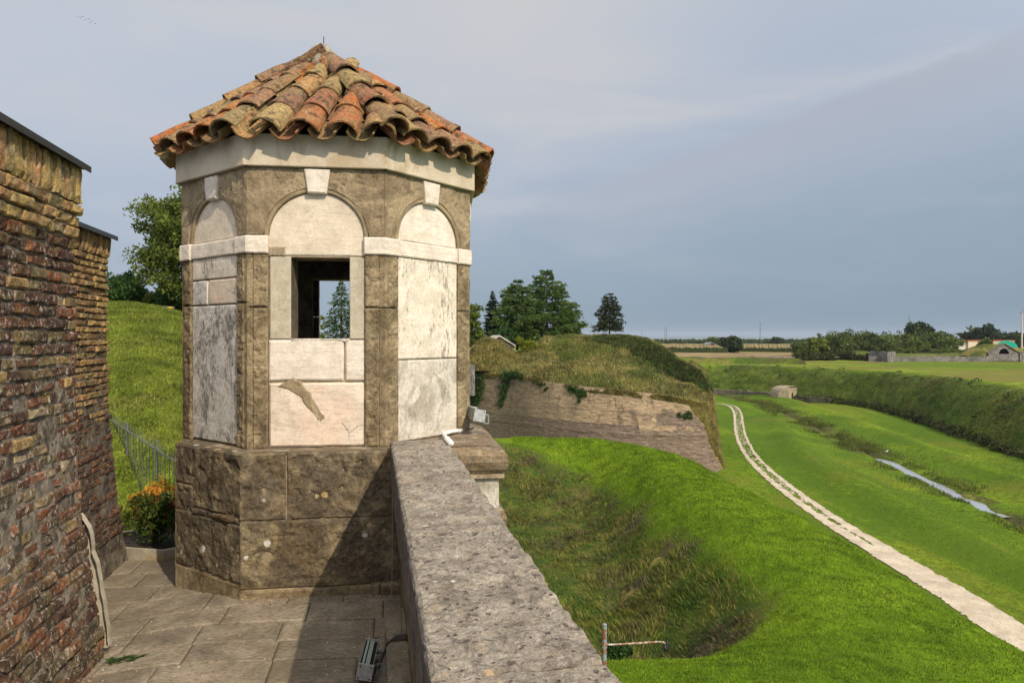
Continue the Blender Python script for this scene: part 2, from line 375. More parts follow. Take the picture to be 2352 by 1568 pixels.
def _paving(n):
    o = n.co(); i = n.island()
    a = n.noise(o, 5, 5, .6, .4); b = n.noise(n.mp(o, scale=(1, 2.2, 1)), 34, 5, .7, .4)
    c = n.ramp(a, [(.2, (.15, .122, .088)), (.8, (.30, .25, .185))])
    c = n.mix(1, c, n.ramp(b, [(.32, .58), (.5, 1.0), (.7, 1.18)]), 'MULTIPLY')
    c = n.mix(1, c, n.ramp(i, [(0, .84), (1, 1.12)]), 'MULTIPLY')
    c = n.mix(n.math('MULTIPLY', n.sm(n.noise(o, 2.1, 5, .65, .8), .46, .66), .5), c, (.15, .115, .075))
    v = n.vor(o, 34); r_ = n.sep(n.vor(o, 34, out='Color'))[0]
    sp = n.math('MULTIPLY', n.math('SUBTRACT', 1, n.sm(v, .10, .2)), n.math('GREATER_THAN', r_, .93)); c = n.mix(sp, c, (.55, .46, .36))
    return {'Base Color': c, 'Normal': n.bump(n.math('ADD', n.math('MULTIPLY', b, .5), a), .6, .006)}
mat('paving', _paving)
mat('joint_dirt', lambda n: {'Base Color': n.ramp(n.noise(n.co(), 12, 5), [(.35, (.045, .036, .022)), (.65, (.085, .085, .03))])})

def brickmat(name, pal, lime=.3, moss=.2, dark=.4, limez=None, fine=60):
    def f(n):
        o = n.co(); i = n.island()
        i = n.math('FRACT', n.math('ADD', i, 0))
        k = len(pal); c = n.ramp(i, [(j/k, p) for j, p in enumerate(pal)], 'CONSTANT')
        a = n.noise(o, 26, 5, .65, .5); d = n.noise(o, fine*1.5, 4, .7)
        c = n.mix(1, c, n.ramp(a, [(.3, .55), (.7, 1.35)]), 'MULTIPLY'); c = n.mix(1, c, n.ramp(d, [(.3, .75), (.7, 1.2)]), 'MULTIPLY')
        c = n.mix(n.math('MULTIPLY', n.sm(n.noise(o, 4.2, 8, .72, .7), .45, .62), dark*1.25), c, (.04, .03, .022))
        c = n.mix(n.math('MULTIPLY', n.sm(n.noise(o, 5, 6, .7, .4), .54, .68), moss), c, (.19, .17, .07))
        lm = n.noise(n.mp(o, scale=(1, 1, .7)), 40, 7, .75, .3); lv = n.sm(lm, .56, .64)
        if limez:
            z = n.sep(o)[2]; lv = n.math('MULTIPLY', lv, n.math('MULTIPLY', n.sm(z, limez[0], limez[1]), n.math('SUBTRACT', 1.0, n.sm(z, limez[2], limez[3]))))
        c = n.mix(n.math('MULTIPLY', lv, lime), c, (.50, .46, .40)); c = n.hsv(c, .5, 1.08, .84)
        return {'Base Color': c, 'Normal': n.bump(n.math('ADD', n.math('MULTIPLY', a, .7), n.math('MULTIPLY', d, .4)), .8, .008)}
    return mat(name, f)
brickmat('brick_dark', [(.10, .050, .034), (.16, .070, .042), (.085, .05, .036), (.20, .15, .072), (.13, .062, .040), (.17, .125, .065), (.20, .085, .046), (.08, .045, .034)], .6, .35, .4, (.3, .8, 1.9, 2.3))
brickmat('brick_low', [(.20, .098, .056), (.15, .092, .056), (.26, .125, .066), (.14, .11, .065), (.23, .15, .08), (.11, .066, .044), (.17, .085, .052), (.10, .078, .05)], .6, .3, .55)
brickmat('brick_mixed', [(.13, .062, .042), (.26, .19, .115), (.16, .07, .045), (.34, .18, .11), (.11, .06, .045), (.20, .15, .085), (.10, .055, .042), (.36, .28, .18)], .7, .25, .3)
brickmat('brick_yellow', [(.50, .355, .16), (.36, .25, .12), (.50, .34, .16), (.40, .24, .125), (.32, .23, .11), (.45, .28, .14), (.24, .175, .09)], .35, .2, .4)
brickmat('brick_soldier', [(.46, .33, .14), (.38, .275, .125), (.49, .32, .155), (.44, .255, .13), (.30, .23, .11), (.34, .22, .11)], .4, .1, .25)
brickmat('brick_umber', [(.13, .065, .042), (.10, .05, .038), (.18, .085, .05), (.15, .10, .055), (.085, .05, .038), (.22, .10, .055)], .35, .2, .5)
stone('wall_mortar', (.12, .10, .075), (.22, .19, .15), (.08, .065, .05), 16, .016, 1, stain=(.06, .045, .035), stain_lo=.5, stain_hi=.62, stain_amt=.7, fine=60)
stone('wall_mortar_pale', (.14, .12, .09), (.29, .25, .20), (.08, .065, .05), 16, .016, 1, stain=(.07, .055, .04), stain_lo=.54, stain_hi=.66, stain_amt=.7, fine=60)

def _tile(n):
    o = n.co(); i = n.island()
    pal = [(.46, .16, .06), (.31, .19, .10), (.33, .15, .085), (.42, .30, .14), (.34, .22, .11), (.50, .19, .065), (.27, .15, .095), (.38, .27, .125), (.33, .18, .11), (.44, .26, .12), (.42, .17, .08), (.30, .22, .105)]
    c = n.ramp(i, [(j/len(pal), p) for j, p in enumerate(pal)], 'CONSTANT')
    a = n.noise(o, 11, 6, .66, .6); b = n.noise(o, 48, 5, .7, .6)
    c = n.mix(n.math('MULTIPLY', n.sm(a, .42, .66), .5), c, (.30, .235, .11))
    c = n.mix(n.math('MULTIPLY', n.sm(n.noise(o, 17, 6, .7, .8), .54, .64), .75), c, (.065, .05, .038))
    c = n.mix(n.math('MULTIPLY', n.sm(n.noise(n.mp(o, loc=(4, 2, 7)), 22, 5, .7, .5), .70, .78), .7), c, (.55, .51, .43))
    c = n.mix(1, c, n.ramp(b, [(.2, .42), (.7, 1.08)]), 'MULTIPLY'); c = n.hsv(c, .5, 1.05, .92)
    return {'Base Color': c, 'Normal': n.bump(n.math('ADD', n.math('MULTIPLY', a, .5), b), .9, .009)}
mat('roof_tile', _tile)
mat('roof_bed', lambda n: {'Base Color': n.ramp(n.noise(n.co(), 20, 5), [(.3, (.08, .065, .045)), (.7, (.17, .14, .095))])})
mat('interior_stone', lambda n: {'Base Color': n.ramp(n.noise(n.co(), 9, 6, .65), [(.3, (.16, .12, .08)), (.7, (.38, .30, .21))]), 'Normal': n.bump(n.noise(n.co(), 22, 5, .7), 1, .02)})

def metal(name, c, rough=.5, met=.6, rust=None):
    def f(n):
        o = n.co(); a = n.noise(o, 30, 5, .6); cc = n.mix(1, c, n.ramp(a, [(.3, .8), (.7, 1.15)]), 'MULTIPLY')
        if rust: cc = n.mix(n.sm(n.noise(o, 9, 6, .7), .44, .54), cc, rust)
        return {'Base Color': cc, 'Roughness': rough, 'Metallic': met, 'Specular IOR Level': .5}
    return mat(name, f)
metal('flashing', (.05, .052, .055), .45, .4)
metal('grey_metal', (.22, .24, .23), .5, .3)
metal('pale_metal', (.42, .42, .42), .45, .3)
metal('fence_metal', (.12, .13, .12), .6, .2)
metal('galvanised', (.34, .35, .34), .45, .6)
metal('black_plastic', (.012, .012, .012), .5, 0)
metal('white_pvc', (.68, .66, .62), .4, 0)
metal('rusty_paint', (.22, .30, .33), .7, .1, (.22, .085, .04))
metal('pale_rust', (.50, .52, .47), .7, .1, (.28, .12, .06))
metal('pylon_metal', (.22, .22, .22), .6, .3)
metal('mast_paint', (.55, .48, .44), .6, .1)
mat('lens_glass', lambda n: {'Base Color': (.36, .42, .38), 'Roughness': .25, 'Specular IOR Level': .6})
mat('dark_glass', lambda n: {'Base Color': (.012, .013, .014), 'Roughness': .12, 'Specular IOR Level': .6})
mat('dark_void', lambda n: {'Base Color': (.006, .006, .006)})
mat('bark', lambda n: {'Base Color': n.ramp(n.noise(n.co(), 6, 5), [(.3, (.055, .042, .03)), (.7, (.14, .11, .08))]), 'Normal': n.bump(n.noise(n.mp(n.co(), scale=(6, 6, 1)), 6, 4), .7, .03)})
mat('bird', lambda n: {'Base Color': (.03, .03, .035)})
mat('egret_white', lambda n: {'Base Color': (.75, .75, .72)})
mat('soil', lambda n: {'Base Color': n.ramp(n.noise(n.co(), 30, 5), [(.3, (.02, .014, .009)), (.7, (.06, .04, .025))]), 'Normal': n.bump(n.noise(n.co(), 40, 5), 1, .01)})

def leaf(name, pal, leafy=.35, vari=6.0):
    def f(n):
        o = n.co(); i = n.island()
        c = n.ramp(i, [(j/max(1, len(pal)-1), p) for j, p in enumerate(pal)])
        c = n.mix(1, c, n.ramp(n.noise(o, 1/vari*4, 4, .6), [(.3, .62), (.7, 1.35)]), 'MULTIPLY')
        return {'Base Color': c, 'Roughness': .7, 'leaf': leafy}
    return mat(name, f)
leaf('leaf_pine', [(.045, .085, .018), (.08, .14, .026), (.13, .19, .038), (.06, .115, .024)], .4, 3)
leaf('leaf_spruce', [(.014, .026, .010), (.03, .045, .015), (.055, .065, .022), (.025, .04, .013)], .2, 2)
leaf('leaf_cypress', [(.010, .024, .012), (.018, .038, .018), (.03, .055, .025)], .2, 2)
leaf('leaf_fir', [(.022, .055, .018), (.04, .085, .025), (.065, .115, .03)], .2, 2)
leaf('leaf_maple', [(.065, .105, .018), (.11, .155, .025), (.17, .19, .035), (.085, .12, .02)], .4, 2)
leaf('leaf_dark', [(.022, .06, .012), (.04, .095, .018), (.06, .12, .025)], .35, 2)
leaf('leaf_far', [(.045, .08, .016), (.075, .12, .024), (.12, .155, .034), (.085, .105, .026)], .3, 40)
leaf('leaf_far_dark', [(.016, .032, .010), (.028, .048, .014), (.045, .062, .018)], .25, 12)
leaf('leaf_far_light', [(.08, .125, .018), (.13, .16, .02), (.10, .12, .02)], .3, 12)
leaf('leaf_wood', [(.028, .055, .022), (.042, .075, .026), (.055, .085, .03)], .2, 40)
leaf('leaf_yellow', [(.17, .20, .012), (.27, .27, .015), (.10, .15, .012), (.06, .10, .012)], .4, 2)
leaf('leaf_ivy', [(.018, .045, .010), (.03, .075, .014), (.055, .11, .02), (.02, .05, .01)], .2, 2)
leaf('leaf_bramble', [(.022, .035, .010), (.05, .05, .015), (.035, .06, .014), (.07, .055, .022)], .2, 4)
leaf('nandina_green', [(.03, .07, .012), (.05, .10, .015), (.085, .14, .02), (.10, .035, .015)], .35, .3)
leaf('nandina_gold', [(.62, .38, .04), (.70, .42, .05), (.66, .26, .07), (.45, .40, .03), (.60, .33, .05)], .5, .3)
leaf('nandina_red', [(.28, .05, .03), (.36, .08, .04), (.22, .04, .02)], .4, .3)
leaf('blade_bright', [(.10, .185, .007), (.15, .245, .009), (.19, .27, .014), (.075, .14, .007)], .3, 4)
leaf('blade_lawn', [(.10, .145, .010), (.14, .185, .014), (.19, .21, .03), (.08, .12, .010), (.22, .20, .06)], .3, 3)
leaf('blade_scrub', [(.035, .065, .016), (.055, .09, .02), (.08, .11, .026), (.10, .08, .03), (.04, .07, .016)], .25, 3)
leaf('blade_straw', [(.30, .26, .08), (.38, .31, .12), (.22, .22, .06), (.42, .34, .15), (.24, .20, .07)], .35, 6)
leaf('blade_green', [(.045, .095, .010), (.07, .13, .014), (.10, .16, .018), (.035, .07, .010)], .3, 3)
leaf('blade_olive', [(.12, .13, .015), (.17, .17, .025), (.20, .18, .05), (.09, .11, .015)], .3, 3)
leaf('blade_purple', [(.075, .055, .035), (.11, .085, .05), (.05, .045, .022), (.14, .11, .07)], .2, 3)
leaf('blade_weed', [(.05, .07, .012), (.10, .105, .02), (.16, .135, .035), (.07, .085, .02), (.20, .165, .065), (.035, .075, .012), (.09, .058, .03)], .3, 3)
leaf('blade_dry', [(.20, .17, .045), (.27, .215, .075), (.12, .15, .03), (.33, .25, .10), (.15, .14, .04)], .3, 6)
leaf('blade_scarp', [(.075, .12, .018), (.11, .15, .025), (.15, .15, .035), (.06, .10, .014), (.13, .11, .045)], .35, 10)

def grassmat(name, c1, c2, c3, s1=.25, s2=3.0, patchc=None, plo=.52, phi=.66, pamt=.7, s3=12.0, bumpd=.08, stripes=None, pscale=.12):
    def f(n):
        o = n.co()
        a = n.noise(o, s1, 5, .6, .3); b = n.noise(o, s2, 5, .7, .2); d = n.noise(o, s3, 4, .7)
        c = n.ramp(a, [(.32, c1), (.5, c2), (.68, c3)])
        c = n.mix(1, c, n.ramp(b, [(.3, .62), (.7, 1.32)]), 'MULTIPLY'); c = n.mix(1, c, n.ramp(d, [(.3, .72), (.7, 1.22)]), 'MULTIPLY')
        if patchc: c = n.mix(n.math('MULTIPLY', n.sm(n.noise(n.mp(o, loc=(5, 9, 2)), pscale, 6, .62, .6), plo, phi), pamt), c, patchc)
        if stripes:
            st = n.noise(n.mp(o, scale=(1, .12, 1), rot=(0, 0, stripes[0])), stripes[1], 4, .6, .3)
            c = n.mix(n.math('MULTIPLY', n.sm(st, .45, .65), stripes[3]), c, stripes[2])
        return {'Base Color': c, 'Roughness': .95, 'Specular IOR Level': .1, 'Normal': n.bump(n.math('ADD', b, n.math('MULTIPLY', d, .6)), .8, bumpd)}
    return mat(name, f)
grassmat('grass_bright', (.085, .155, .006), (.125, .215, .008), (.17, .25, .012), .22, 2.2, (.075, .13, .008), .48, .64, .7, 16, .05)
grassmat('weeds', (.035, .05, .010), (.065, .075, .016), (.11, .095, .025), .45, 3.2, (.04, .085, .012), .50, .62, .75, 14, .12, pscale=.5)
grassmat('lawn_moat', (.062, .112, .007), (.095, .158, .008), (.14, .20, .011), .06, 1.6, (.13, .14, .018), .50, .68, .7, 5, .10, stripes=(R(3), .22, (.065, .12, .008), .8), pscale=.05)
grassmat('lawn_mound', (.085, .125, .012), (.125, .17, .014), (.175, .19, .03), .35, 3.0, (.22, .20, .06), .55, .70, .6, 12, .05, pscale=.3)
grassmat('meadow', (.095, .145, .010), (.13, .185, .012), (.17, .21, .02), .02, .35, (.14, .125, .03), .44, .62, .85, 2, .15, pscale=.035)
grassmat('grass_dry', (.10, .115, .022), (.17, .155, .038), (.25, .20, .065), .30, 1.6, (.045, .065, .014), .52, .64, .75, 5, .25, pscale=.16)
grassmat('scarp_scrub', (.065, .10, .014), (.105, .14, .02), (.145, .145, .035), .12, 1.0, (.075, .065, .028), .46, .62, .75, 4, .3, pscale=.09)
grassmat('straw', (.20, .17, .05), (.28, .22, .075), (.14, .15, .035), .5, 2.4, (.10, .11, .03), .52, .66, .6, 7, .15, pscale=.4)
grassmat('field_brown', (.20, .145, .075), (.25, .185, .095), (.30, .225, .12), .006, .08, (.17, .17, .05), .52, .64, .5, .5, .05, pscale=.01)
grassmat('corn_top', (.20, .155, .075), (.245, .19, .09), (.17, .15, .06), .05, .8, None, s3=3, bumpd=.3)
mat('corn_side', lambda n: {'Base Color': n.mix(1, n.ramp(n.noise(n.mp(n.co(), scale=(1.3, 1.3, .25)), 2.2, 4, .7), [(.35, (.018, .035, .010)), (.65, (.07, .09, .025))]), (.9, .9, .9), 'MULTIPLY')})
def _gravel(n):
    o = n.co(); a = n.noise(o, .8, 5, .6); b = n.noise(o, 12, 5, .7); d = n.noise(o, 3.2, 5, .65)
    c = n.ramp(a, [(.3, (.40, .33, .25)), (.7, (.56, .48, .37))])
    c = n.mix(1, c, n.ramp(b, [(.3, .78), (.7, 1.15)]), 'MULTIPLY')
    c = n.mix(n.math('MULTIPLY', n.sm(d, .57, .68), .5), c, (.30, .25, .15))
    return {'Base Color': c, 'Normal': n.bump(b, .6, .03)}
mat('gravel', _gravel)
mat('water', lambda n: {'Base Color': (.30, .32, .35), 'Roughness': .05, 'IOR': 1.8, 'Specular IOR Level': 1.0, 'Normal': n.bump(n.noise(n.co(), 2.5, 3), .06, .05)})

def _bastion(n):
    o = n.t.nodes.new('ShaderNodeNewGeometry').outputs['Position']; x, y, z = n.sep(o)
    q = n.mp(o, scale=(1, 1, 1))
    br = n.t.nodes.new('ShaderNodeTexBrick'); 
    hor = n.math('ADD', x, n.math('MULTIPLY', y, .35))
    n.put(br.inputs['Vector'], n.comb(hor, n.math('ADD', z, n.math('MULTIPLY', n.noise(o, .5, 3), .25)), 0.0))
    br.inputs['Color1'].default_value = (.46, .35, .22, 1); br.inputs['Color2'].default_value = (.36, .245, .155, 1); br.inputs['Mortar'].default_value = (.16, .12, .08, 1)
    br.inputs['Scale'].default_value = 1; br.inputs['Brick Width'].default_value = .45; br.inputs['Row Height'].default_value = .13
    br.inputs['Mortar Size'].default_value = .02; br.inputs['Bias'].default_value = -.1
    c = n.mix(.5, br.outputs[0], (.44, .325, .205)); a = n.noise(n.mp(o, scale=(1, 1, 3.6)), .85, 9, .82, .5, k=2.2)
    c = n.mix(1, c, n.ramp(a, [(.1, .30), (.42, .92), (.8, 1.35)]), 'MULTIPLY')
    # repaired rectangular patches of purple brick, and the purple lower courses below the cordon
    pb = n.t.nodes.new('ShaderNodeTexBrick'); n.put(pb.inputs['Vector'], n.comb(hor, z, 0.0)); pb.inputs['Scale'].default_value = 1
    pb.inputs['Color1'].default_value = (0, 0, 0, 1); pb.inputs['Color2'].default_value = (1, 1, 1, 1); pb.inputs['Mortar'].default_value = (.4, .4, .4, 1)
    pb.inputs['Brick Width'].default_value = 3.6; pb.inputs['Row Height'].default_value = 1.3; pb.inputs['Mortar Size'].default_value = .0
    low = n.math('SUBTRACT', 1, n.sm(n.math('ADD', z, n.math('MULTIPLY', n.noise(o, .35, 3), 1.6)), -5.9, -5.5))
    pur = n.math('MULTIPLY', n.sm(n.math('ADD', pb.outputs[0], n.math('MULTIPLY', n.math('SUBTRACT', n.noise(o, 1.2, 6, .75), .5), 1.1)), .40, .62), low)
    base_ = n.math('SUBTRACT', 1, n.sm(n.math('ADD', z, n.math('MULTIPLY', a, .3)), -8.2, -8.1))
    pur = n.math('MAXIMUM', pur, n.math('MULTIPLY', base_, .9))
    pc = n.mix(1, n.ramp(n.noise(n.mp(o, scale=(1, 1, 4)), .9, 8, .8, k=2.0), [(.15, (.07, .053, .043)), (.85, (.29, .215, .17))]), n.ramp(n.noise(o, 7, 3), [(.3, .8), (.7, 1.15)]), 'MULTIPLY')
    c = n.mix(n.math('MULTIPLY', pur, .9), c, pc)
    vc = n.noise(n.mp(o, scale=(1, 1, .12)), .9, 5, .7, .8); c = n.mix(n.math('MULTIPLY', n.sm(vc, .60, .72), .55), c, (.10, .075, .05))
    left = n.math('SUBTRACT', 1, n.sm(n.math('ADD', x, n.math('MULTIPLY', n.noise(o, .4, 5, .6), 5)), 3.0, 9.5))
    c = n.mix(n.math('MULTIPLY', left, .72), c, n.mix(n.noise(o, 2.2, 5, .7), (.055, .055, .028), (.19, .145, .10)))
    dk_ = n.sm(n.noise(n.mp(o, scale=(1, 1, 2.2)), 2.4, 5, .8, .4), .60, .72); c = n.mix(n.math('MULTIPLY', dk_, .7), c, (.07, .05, .035))
    lt_ = n.sm(n.noise(n.mp(o, scale=(1, 1, 2.6), loc=(9, 2, 4)), 2.0, 5, .8, .4), .62, .74); c = n.mix(n.math('MULTIPLY', lt_, .5), c, (.60, .49, .35))
    g_ = n.sm(n.noise(o, .8, 8, .75, .6), .62, .72); c = n.mix(n.math('MULTIPLY', g_, .6), c, (.085, .085, .03))
    return {'Base Color': c, 'Normal': n.bump(n.math('ADD', a, br.outputs[1]), .8, .12)}
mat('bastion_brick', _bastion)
mat('roof_pale', lambda n: {'Base Color': n.ramp(n.noise(n.co(), 1.5, 5), [(.3, (.33, .30, .25)), (.7, (.50, .46, .40))])})
mat('plaster_pale', lambda n: {'Base Color': n.ramp(n.noise(n.co(), .3, 5), [(.3, (.42, .38, .33)), (.7, (.52, .48, .43))])})
mat('plaster_cream', lambda n: {'Base Color': n.ramp(n.noise(n.co(), .3, 5), [(.3, (.55, .44, .33)), (.7, (.62, .51, .40))])})
mat('red_trim', lambda n: {'Base Color': n.ramp(n.noise(n.co(), 1, 5), [(.3, (.30, .09, .05)), (.7, (.42, .14, .08))])})
mat('green_roof', lambda n: {'Base Color': n.ramp(n.noise(n.co(), .3, 3), [(.3, (.0, .26, .19)), (.7, (.0, .32, .24))]), 'Roughness': .6})
mat('farm_brick', lambda n: {'Base Color': n.ramp(n.noise(n.co(), .3, 5), [(.3, (.42, .22, .13)), (.7, (.52, .30, .20))])})
mat('farm_roof', lambda n: {'Base Color': n.ramp(n.noise(n.co(), .3, 5), [(.3, (.14, .17, .18)), (.7, (.2, .23, .24))])})
mat('yellow_paint', lambda n: {'Base Color': (.7, .36, .02)})
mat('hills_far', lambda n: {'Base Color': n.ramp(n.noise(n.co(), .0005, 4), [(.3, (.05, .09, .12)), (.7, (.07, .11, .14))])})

def _terrace(n):
    o = n.co(); at = n.t.nodes.new('ShaderNodeAttribute'); at.attribute_name = 'weed'
    a = n.noise(o, .22, 5, .6, .3); b = n.noise(o, 2.2, 5, .7, .2); d = n.noise(o, 14, 4, .7)
    g1 = n.ramp(a, [(.3, (.075, .135, .006)), (.5, (.115, .195, .008)), (.7, (.16, .235, .012))])
    w1 = n.ramp(n.noise(o, .5, 5, .65, .5), [(.25, (.06, .055, .022)), (.42, (.045, .075, .012)), (.58, (.09, .10, .018)), (.75, (.10, .085, .035))])
    f = n.sm(n.math('ADD', at.outputs['Fac'], n.math('MULTIPLY', n.math('SUBTRACT', b, .5), .7)), .3, .7)
    c = n.mix(f, g1, w1)
    c = n.mix(1, c, n.ramp(b, [(.25, .6), (.75, 1.3)]), 'MULTIPLY'); c = n.mix(1, c, n.ramp(d, [(.25, .75), (.75, 1.2)]), 'MULTIPLY')
    return {'Base Color': c, 'Roughness': .95, 'Specular IOR Level': .1, 'Normal': n.bump(n.math('ADD', b, n.math('MULTIPLY', d, .5)), .8, .08)}
mat('terrace', _terrace)

def _bank(n):
    o = n.co(); at = n.t.nodes.new('ShaderNodeAttribute'); at.attribute_name = 'weed'
    a = n.noise(o, .06, 6, .65, .4); b = n.noise(o, .8, 6, .72, .2); d = n.noise(n.mp(o, rot=(0, 0, .6), scale=(1, .3, 1)), .5, 5, .65, .5)
    g1 = n.ramp(a, [(.3, (.075, .125, .008)), (.5, (.11, .165, .010)), (.7, (.15, .19, .02))])
    w1 = n.ramp(n.noise(o, .10, 6, .68, .5), [(.2, (.085, .07, .028)), (.42, (.06, .095, .015)), (.6, (.10, .135, .02)), (.8, (.12, .10, .035))])
    f = n.sm(n.math('ADD', at.outputs['Fac'], n.math('MULTIPLY', n.math('SUBTRACT', b, .5), .6)), .2, .8)
    c = n.mix(f, g1, w1); c = n.mix(1, c, n.ramp(b, [(.2, .55), (.8, 1.35)]), 'MULTIPLY'); c = n.mix(1, c, n.ramp(d, [(.25, .72), (.75, 1.2)]), 'MULTIPLY')
    return {'Base Color': c, 'Roughness': .95, 'Specular IOR Level': .1, 'Normal': n.bump(n.math('ADD', b, d), .7, .25)}
mat('bank', _bank)
mat('grit', lambda n: {'Base Color': n.ramp(n.island(), [(0, (.10, .07, .04)), (.4, (.32, .25, .17)), (.6, (.45, .20, .08)), (.8, (.55, .50, .42)), (1, (.08, .06, .03))])})
# ================================================================ platform floor
def floorz(X_, Y_):
    return -.085*sstep(-np.asarray(X_), 1.6, 2.5)
T2 = np.array((1, .085)); J2 = np.array((-.175, 1.0))
def slabs():
    mb = MB(); rs = np.random.default_rng(3); bedge = [-2.5]
    while bedge[-1] < 6.1: bedge.append(bedge[-1]+(rs.uniform(.21, .25) if bedge[-1] < 3.75 else rs.uniform(.26, .34)))
    for r_ in range(len(bedge)-1):
        b0, b1 = bedge[r_], bedge[r_+1]; a = -3.4-rs.uniform(0, .4)
        while a < 1.0:
            L = rs.uniform(.32, .56); a1 = a+L; g_ = .003
            ac, bc = (a+a1)/2, (b0+b1)/2; X_ = ac*T2[0]+bc*J2[0]; Y_ = ac*T2[1]+bc*J2[1]
            if X_ < .55-.2034*Y_ and X_ > -3.2-.2034*(Y_-5) and Y_ < 5.75:
                near = Y_ > 2.7
                na, nb = (9, 7) if near else (3, 3)
                A, B = np.meshgrid(np.r_[0, .03, np.linspace(.12, .88, na-3), .97, 1], np.r_[0, .05, np.linspace(.2, .8, nb-3), .95, 1], indexing='ij')
                u = a+g_+(L-2*g_)*A; v = b0+g_+(b1-b0-2*g_)*B
                X2 = u*T2[0]+v*J2[0]; Y2 = u*T2[1]+v*J2[1]
                p = np.stack([X2, Y2, np.zeros_like(X2)], -1)
                Z2 = floorz(X2, Y2)+fbm(p*6, 3)*.004+rs.uniform(-.002, .002)+fbm(p*25, 8)*.0015
                ed = np.minimum(np.minimum(A, 1-A)*L, np.minimum(B, 1-B)*(b1-b0)); Z2 = Z2-.006*np.clip(1-ed/.008, 0, 1)
                nU, nV = X2.shape; idx = np.arange(nU*nV).reshape(nU, nV)
                V = np.stack([X2, Y2, Z2], -1).reshape(-1, 3)
                Fc = [(idx[i, j], idx[i+1, j], idx[i+1, j+1], idx[i, j+1]) for i in range(nU-1) for j in range(nV-1)]
                ring = list(idx[:, 0])+list(idx[-1, 1:])+list(idx[-2::-1, -1])+list(idx[0, -2:0:-1]); k = len(ring); base = len(V)
                low = V[ring]-np.array((0, 0, .05)); Fc += [(ring[i], base+i, base+(i+1) % k, ring[(i+1) % k]) for i in range(k)]
                mb.add(np.concatenate([V, low]), Fc)
            a = a1
    return mb
fl = slabs().build('floor', 'paving'); tag(fl, kind='structure')
gx, gy = np.meshgrid(np.linspace(0, 1, 25), np.linspace(-3, 6, 30), indexing='ij'); gx = -4.2+gx*(4.2+.24-.2034*gy)
fb = gridmesh('floor_bed', gx, gy, floorz(gx, gy)-.013+.004*fbm(np.stack([gx, gy, gx*0], -1)*5), 'joint_dirt'); tag(fb, kind='structure')

# ================================================================ sentry turret
C2 = np.array((-1.377, 5.42))
FZ = [np.array(p) for p in ((-2.384, 4.84), (-1.706, 4.327), (-.813, 4.428), (-.280, 5.10))]
FZ += [2*C2-p for p in FZ]
SH = [C2+.965*(p-C2) for p in FZ]
def face_frame(poly, i, w_=0):
    a, b = poly[i], poly[(i+1) % len(poly)]; t_ = b-a; L = np.linalg.norm(t_); t_ = t_/L; nn = np.array((t_[1], -t_[0]))
    m_ = (a+b)/2
    def ang(k):
        p, q, r = poly[k-1], poly[k % len(poly)], poly[(k+1) % len(poly)]
        d1 = (q-p)/np.linalg.norm(q-p); d2 = (r-q)/np.linalg.norm(r-q)
        return math.tan(abs(math.acos(np.clip(d1@d2, -1, 1)))/2)
    return Fr((*m_, 0), (*t_, 0), (0, 0, 1), (*nn, 0)), L, ang(i), ang((i+1) % len(poly))
TUR = empty('sentry_turret', (C2[0], C2[1], 0), 'octagonal stone sentry turret with mossy tiled roof and square window at the parapet end', 'turret')
ZB, ZI0, ZI1, ZT = .893, 2.146, 2.258, 2.695
OPEN = (-.165, .208, 1.598, 2.126)
# hollow core
core = MB(); inner = MB()
for i in range(8):
    fr, L, ml, mr = face_frame(SH, i); h = L/2
    o_ = {1: OPEN, 5: (-.36, .36, 1.592, 2.135)}.get(i)
    def wall(u0, u1, z0, z1, s0, s1):
        wo, wi = -.030, -.24
        for (mbx, wa, wb_) in ((core, wo, wi),):
            uo0 = u0+(ml*wo*s0 if s0 else 0)*-1; uo1 = u1+(mr*wo if s1 else 0)
            ui0 = u0-ml*wi if s0 else u0; ui1 = u1+mr*wi if s1 else u1
            pts = [fr.p(np.array(u), np.array(z), np.array(w_)) for z in (z0, z1) for (u, w_) in ((uo0, wo), (uo1, wo), (ui1, wi), (ui0, wi))]
            core.add(pts[:], [(0, 1, 5, 4), (1, 2, 6, 5), (3, 0, 4, 7), (4, 5, 6, 7), (3, 2, 1, 0)])
            inner.add(pts[:], [(2, 3, 7, 6)])
    if o_ is None: wall(-h, h, .80, 2.8, 1, 1)
    else:
        wall(-h, o_[0], .80, 2.8, 1, 0); wall(o_[1], h, .80, 2.8, 0, 1)
        wall(o_[0], o_[1], .80, o_[2], 0, 0); wall(o_[0], o_[1], o_[3], 2.8, 0, 0)
core.build('wall_core', 'mortar', TUR); inner.build('inner_wall', 'interior_stone', TUR)
cl = MB(); cl.prism([tuple(C2+.8*(p-C2)) for p in FZ], 2.72, 2.76); cl.build('ceiling_slab', 'interior_stone', TUR)
# window reveals
fr1, L1, _, _ = face_frame(SH, 1)
for (u0, u1, z0, z1) in ((OPEN[0]-.012, OPEN[0], OPEN[2], OPEN[3]), (OPEN[1], OPEN[1]+.012, OPEN[2], OPEN[3])):
    pts = [fr1.p(np.array(u), np.array(z), np.array(w_)) for z in (z0, z1) for (u, w_) in ((u0, -.03), (u1, -.03), (u1, -.25), (u0, -.25))]
    rv = MB(); rv.add(pts, [(0, 1, 5, 4), (1, 2, 6, 5), (3, 0, 4, 7), (4, 5, 6, 7), (3, 2, 1, 0), (2, 3, 7, 6)]); rv.build('window_reveal', 'interior_stone', TUR)

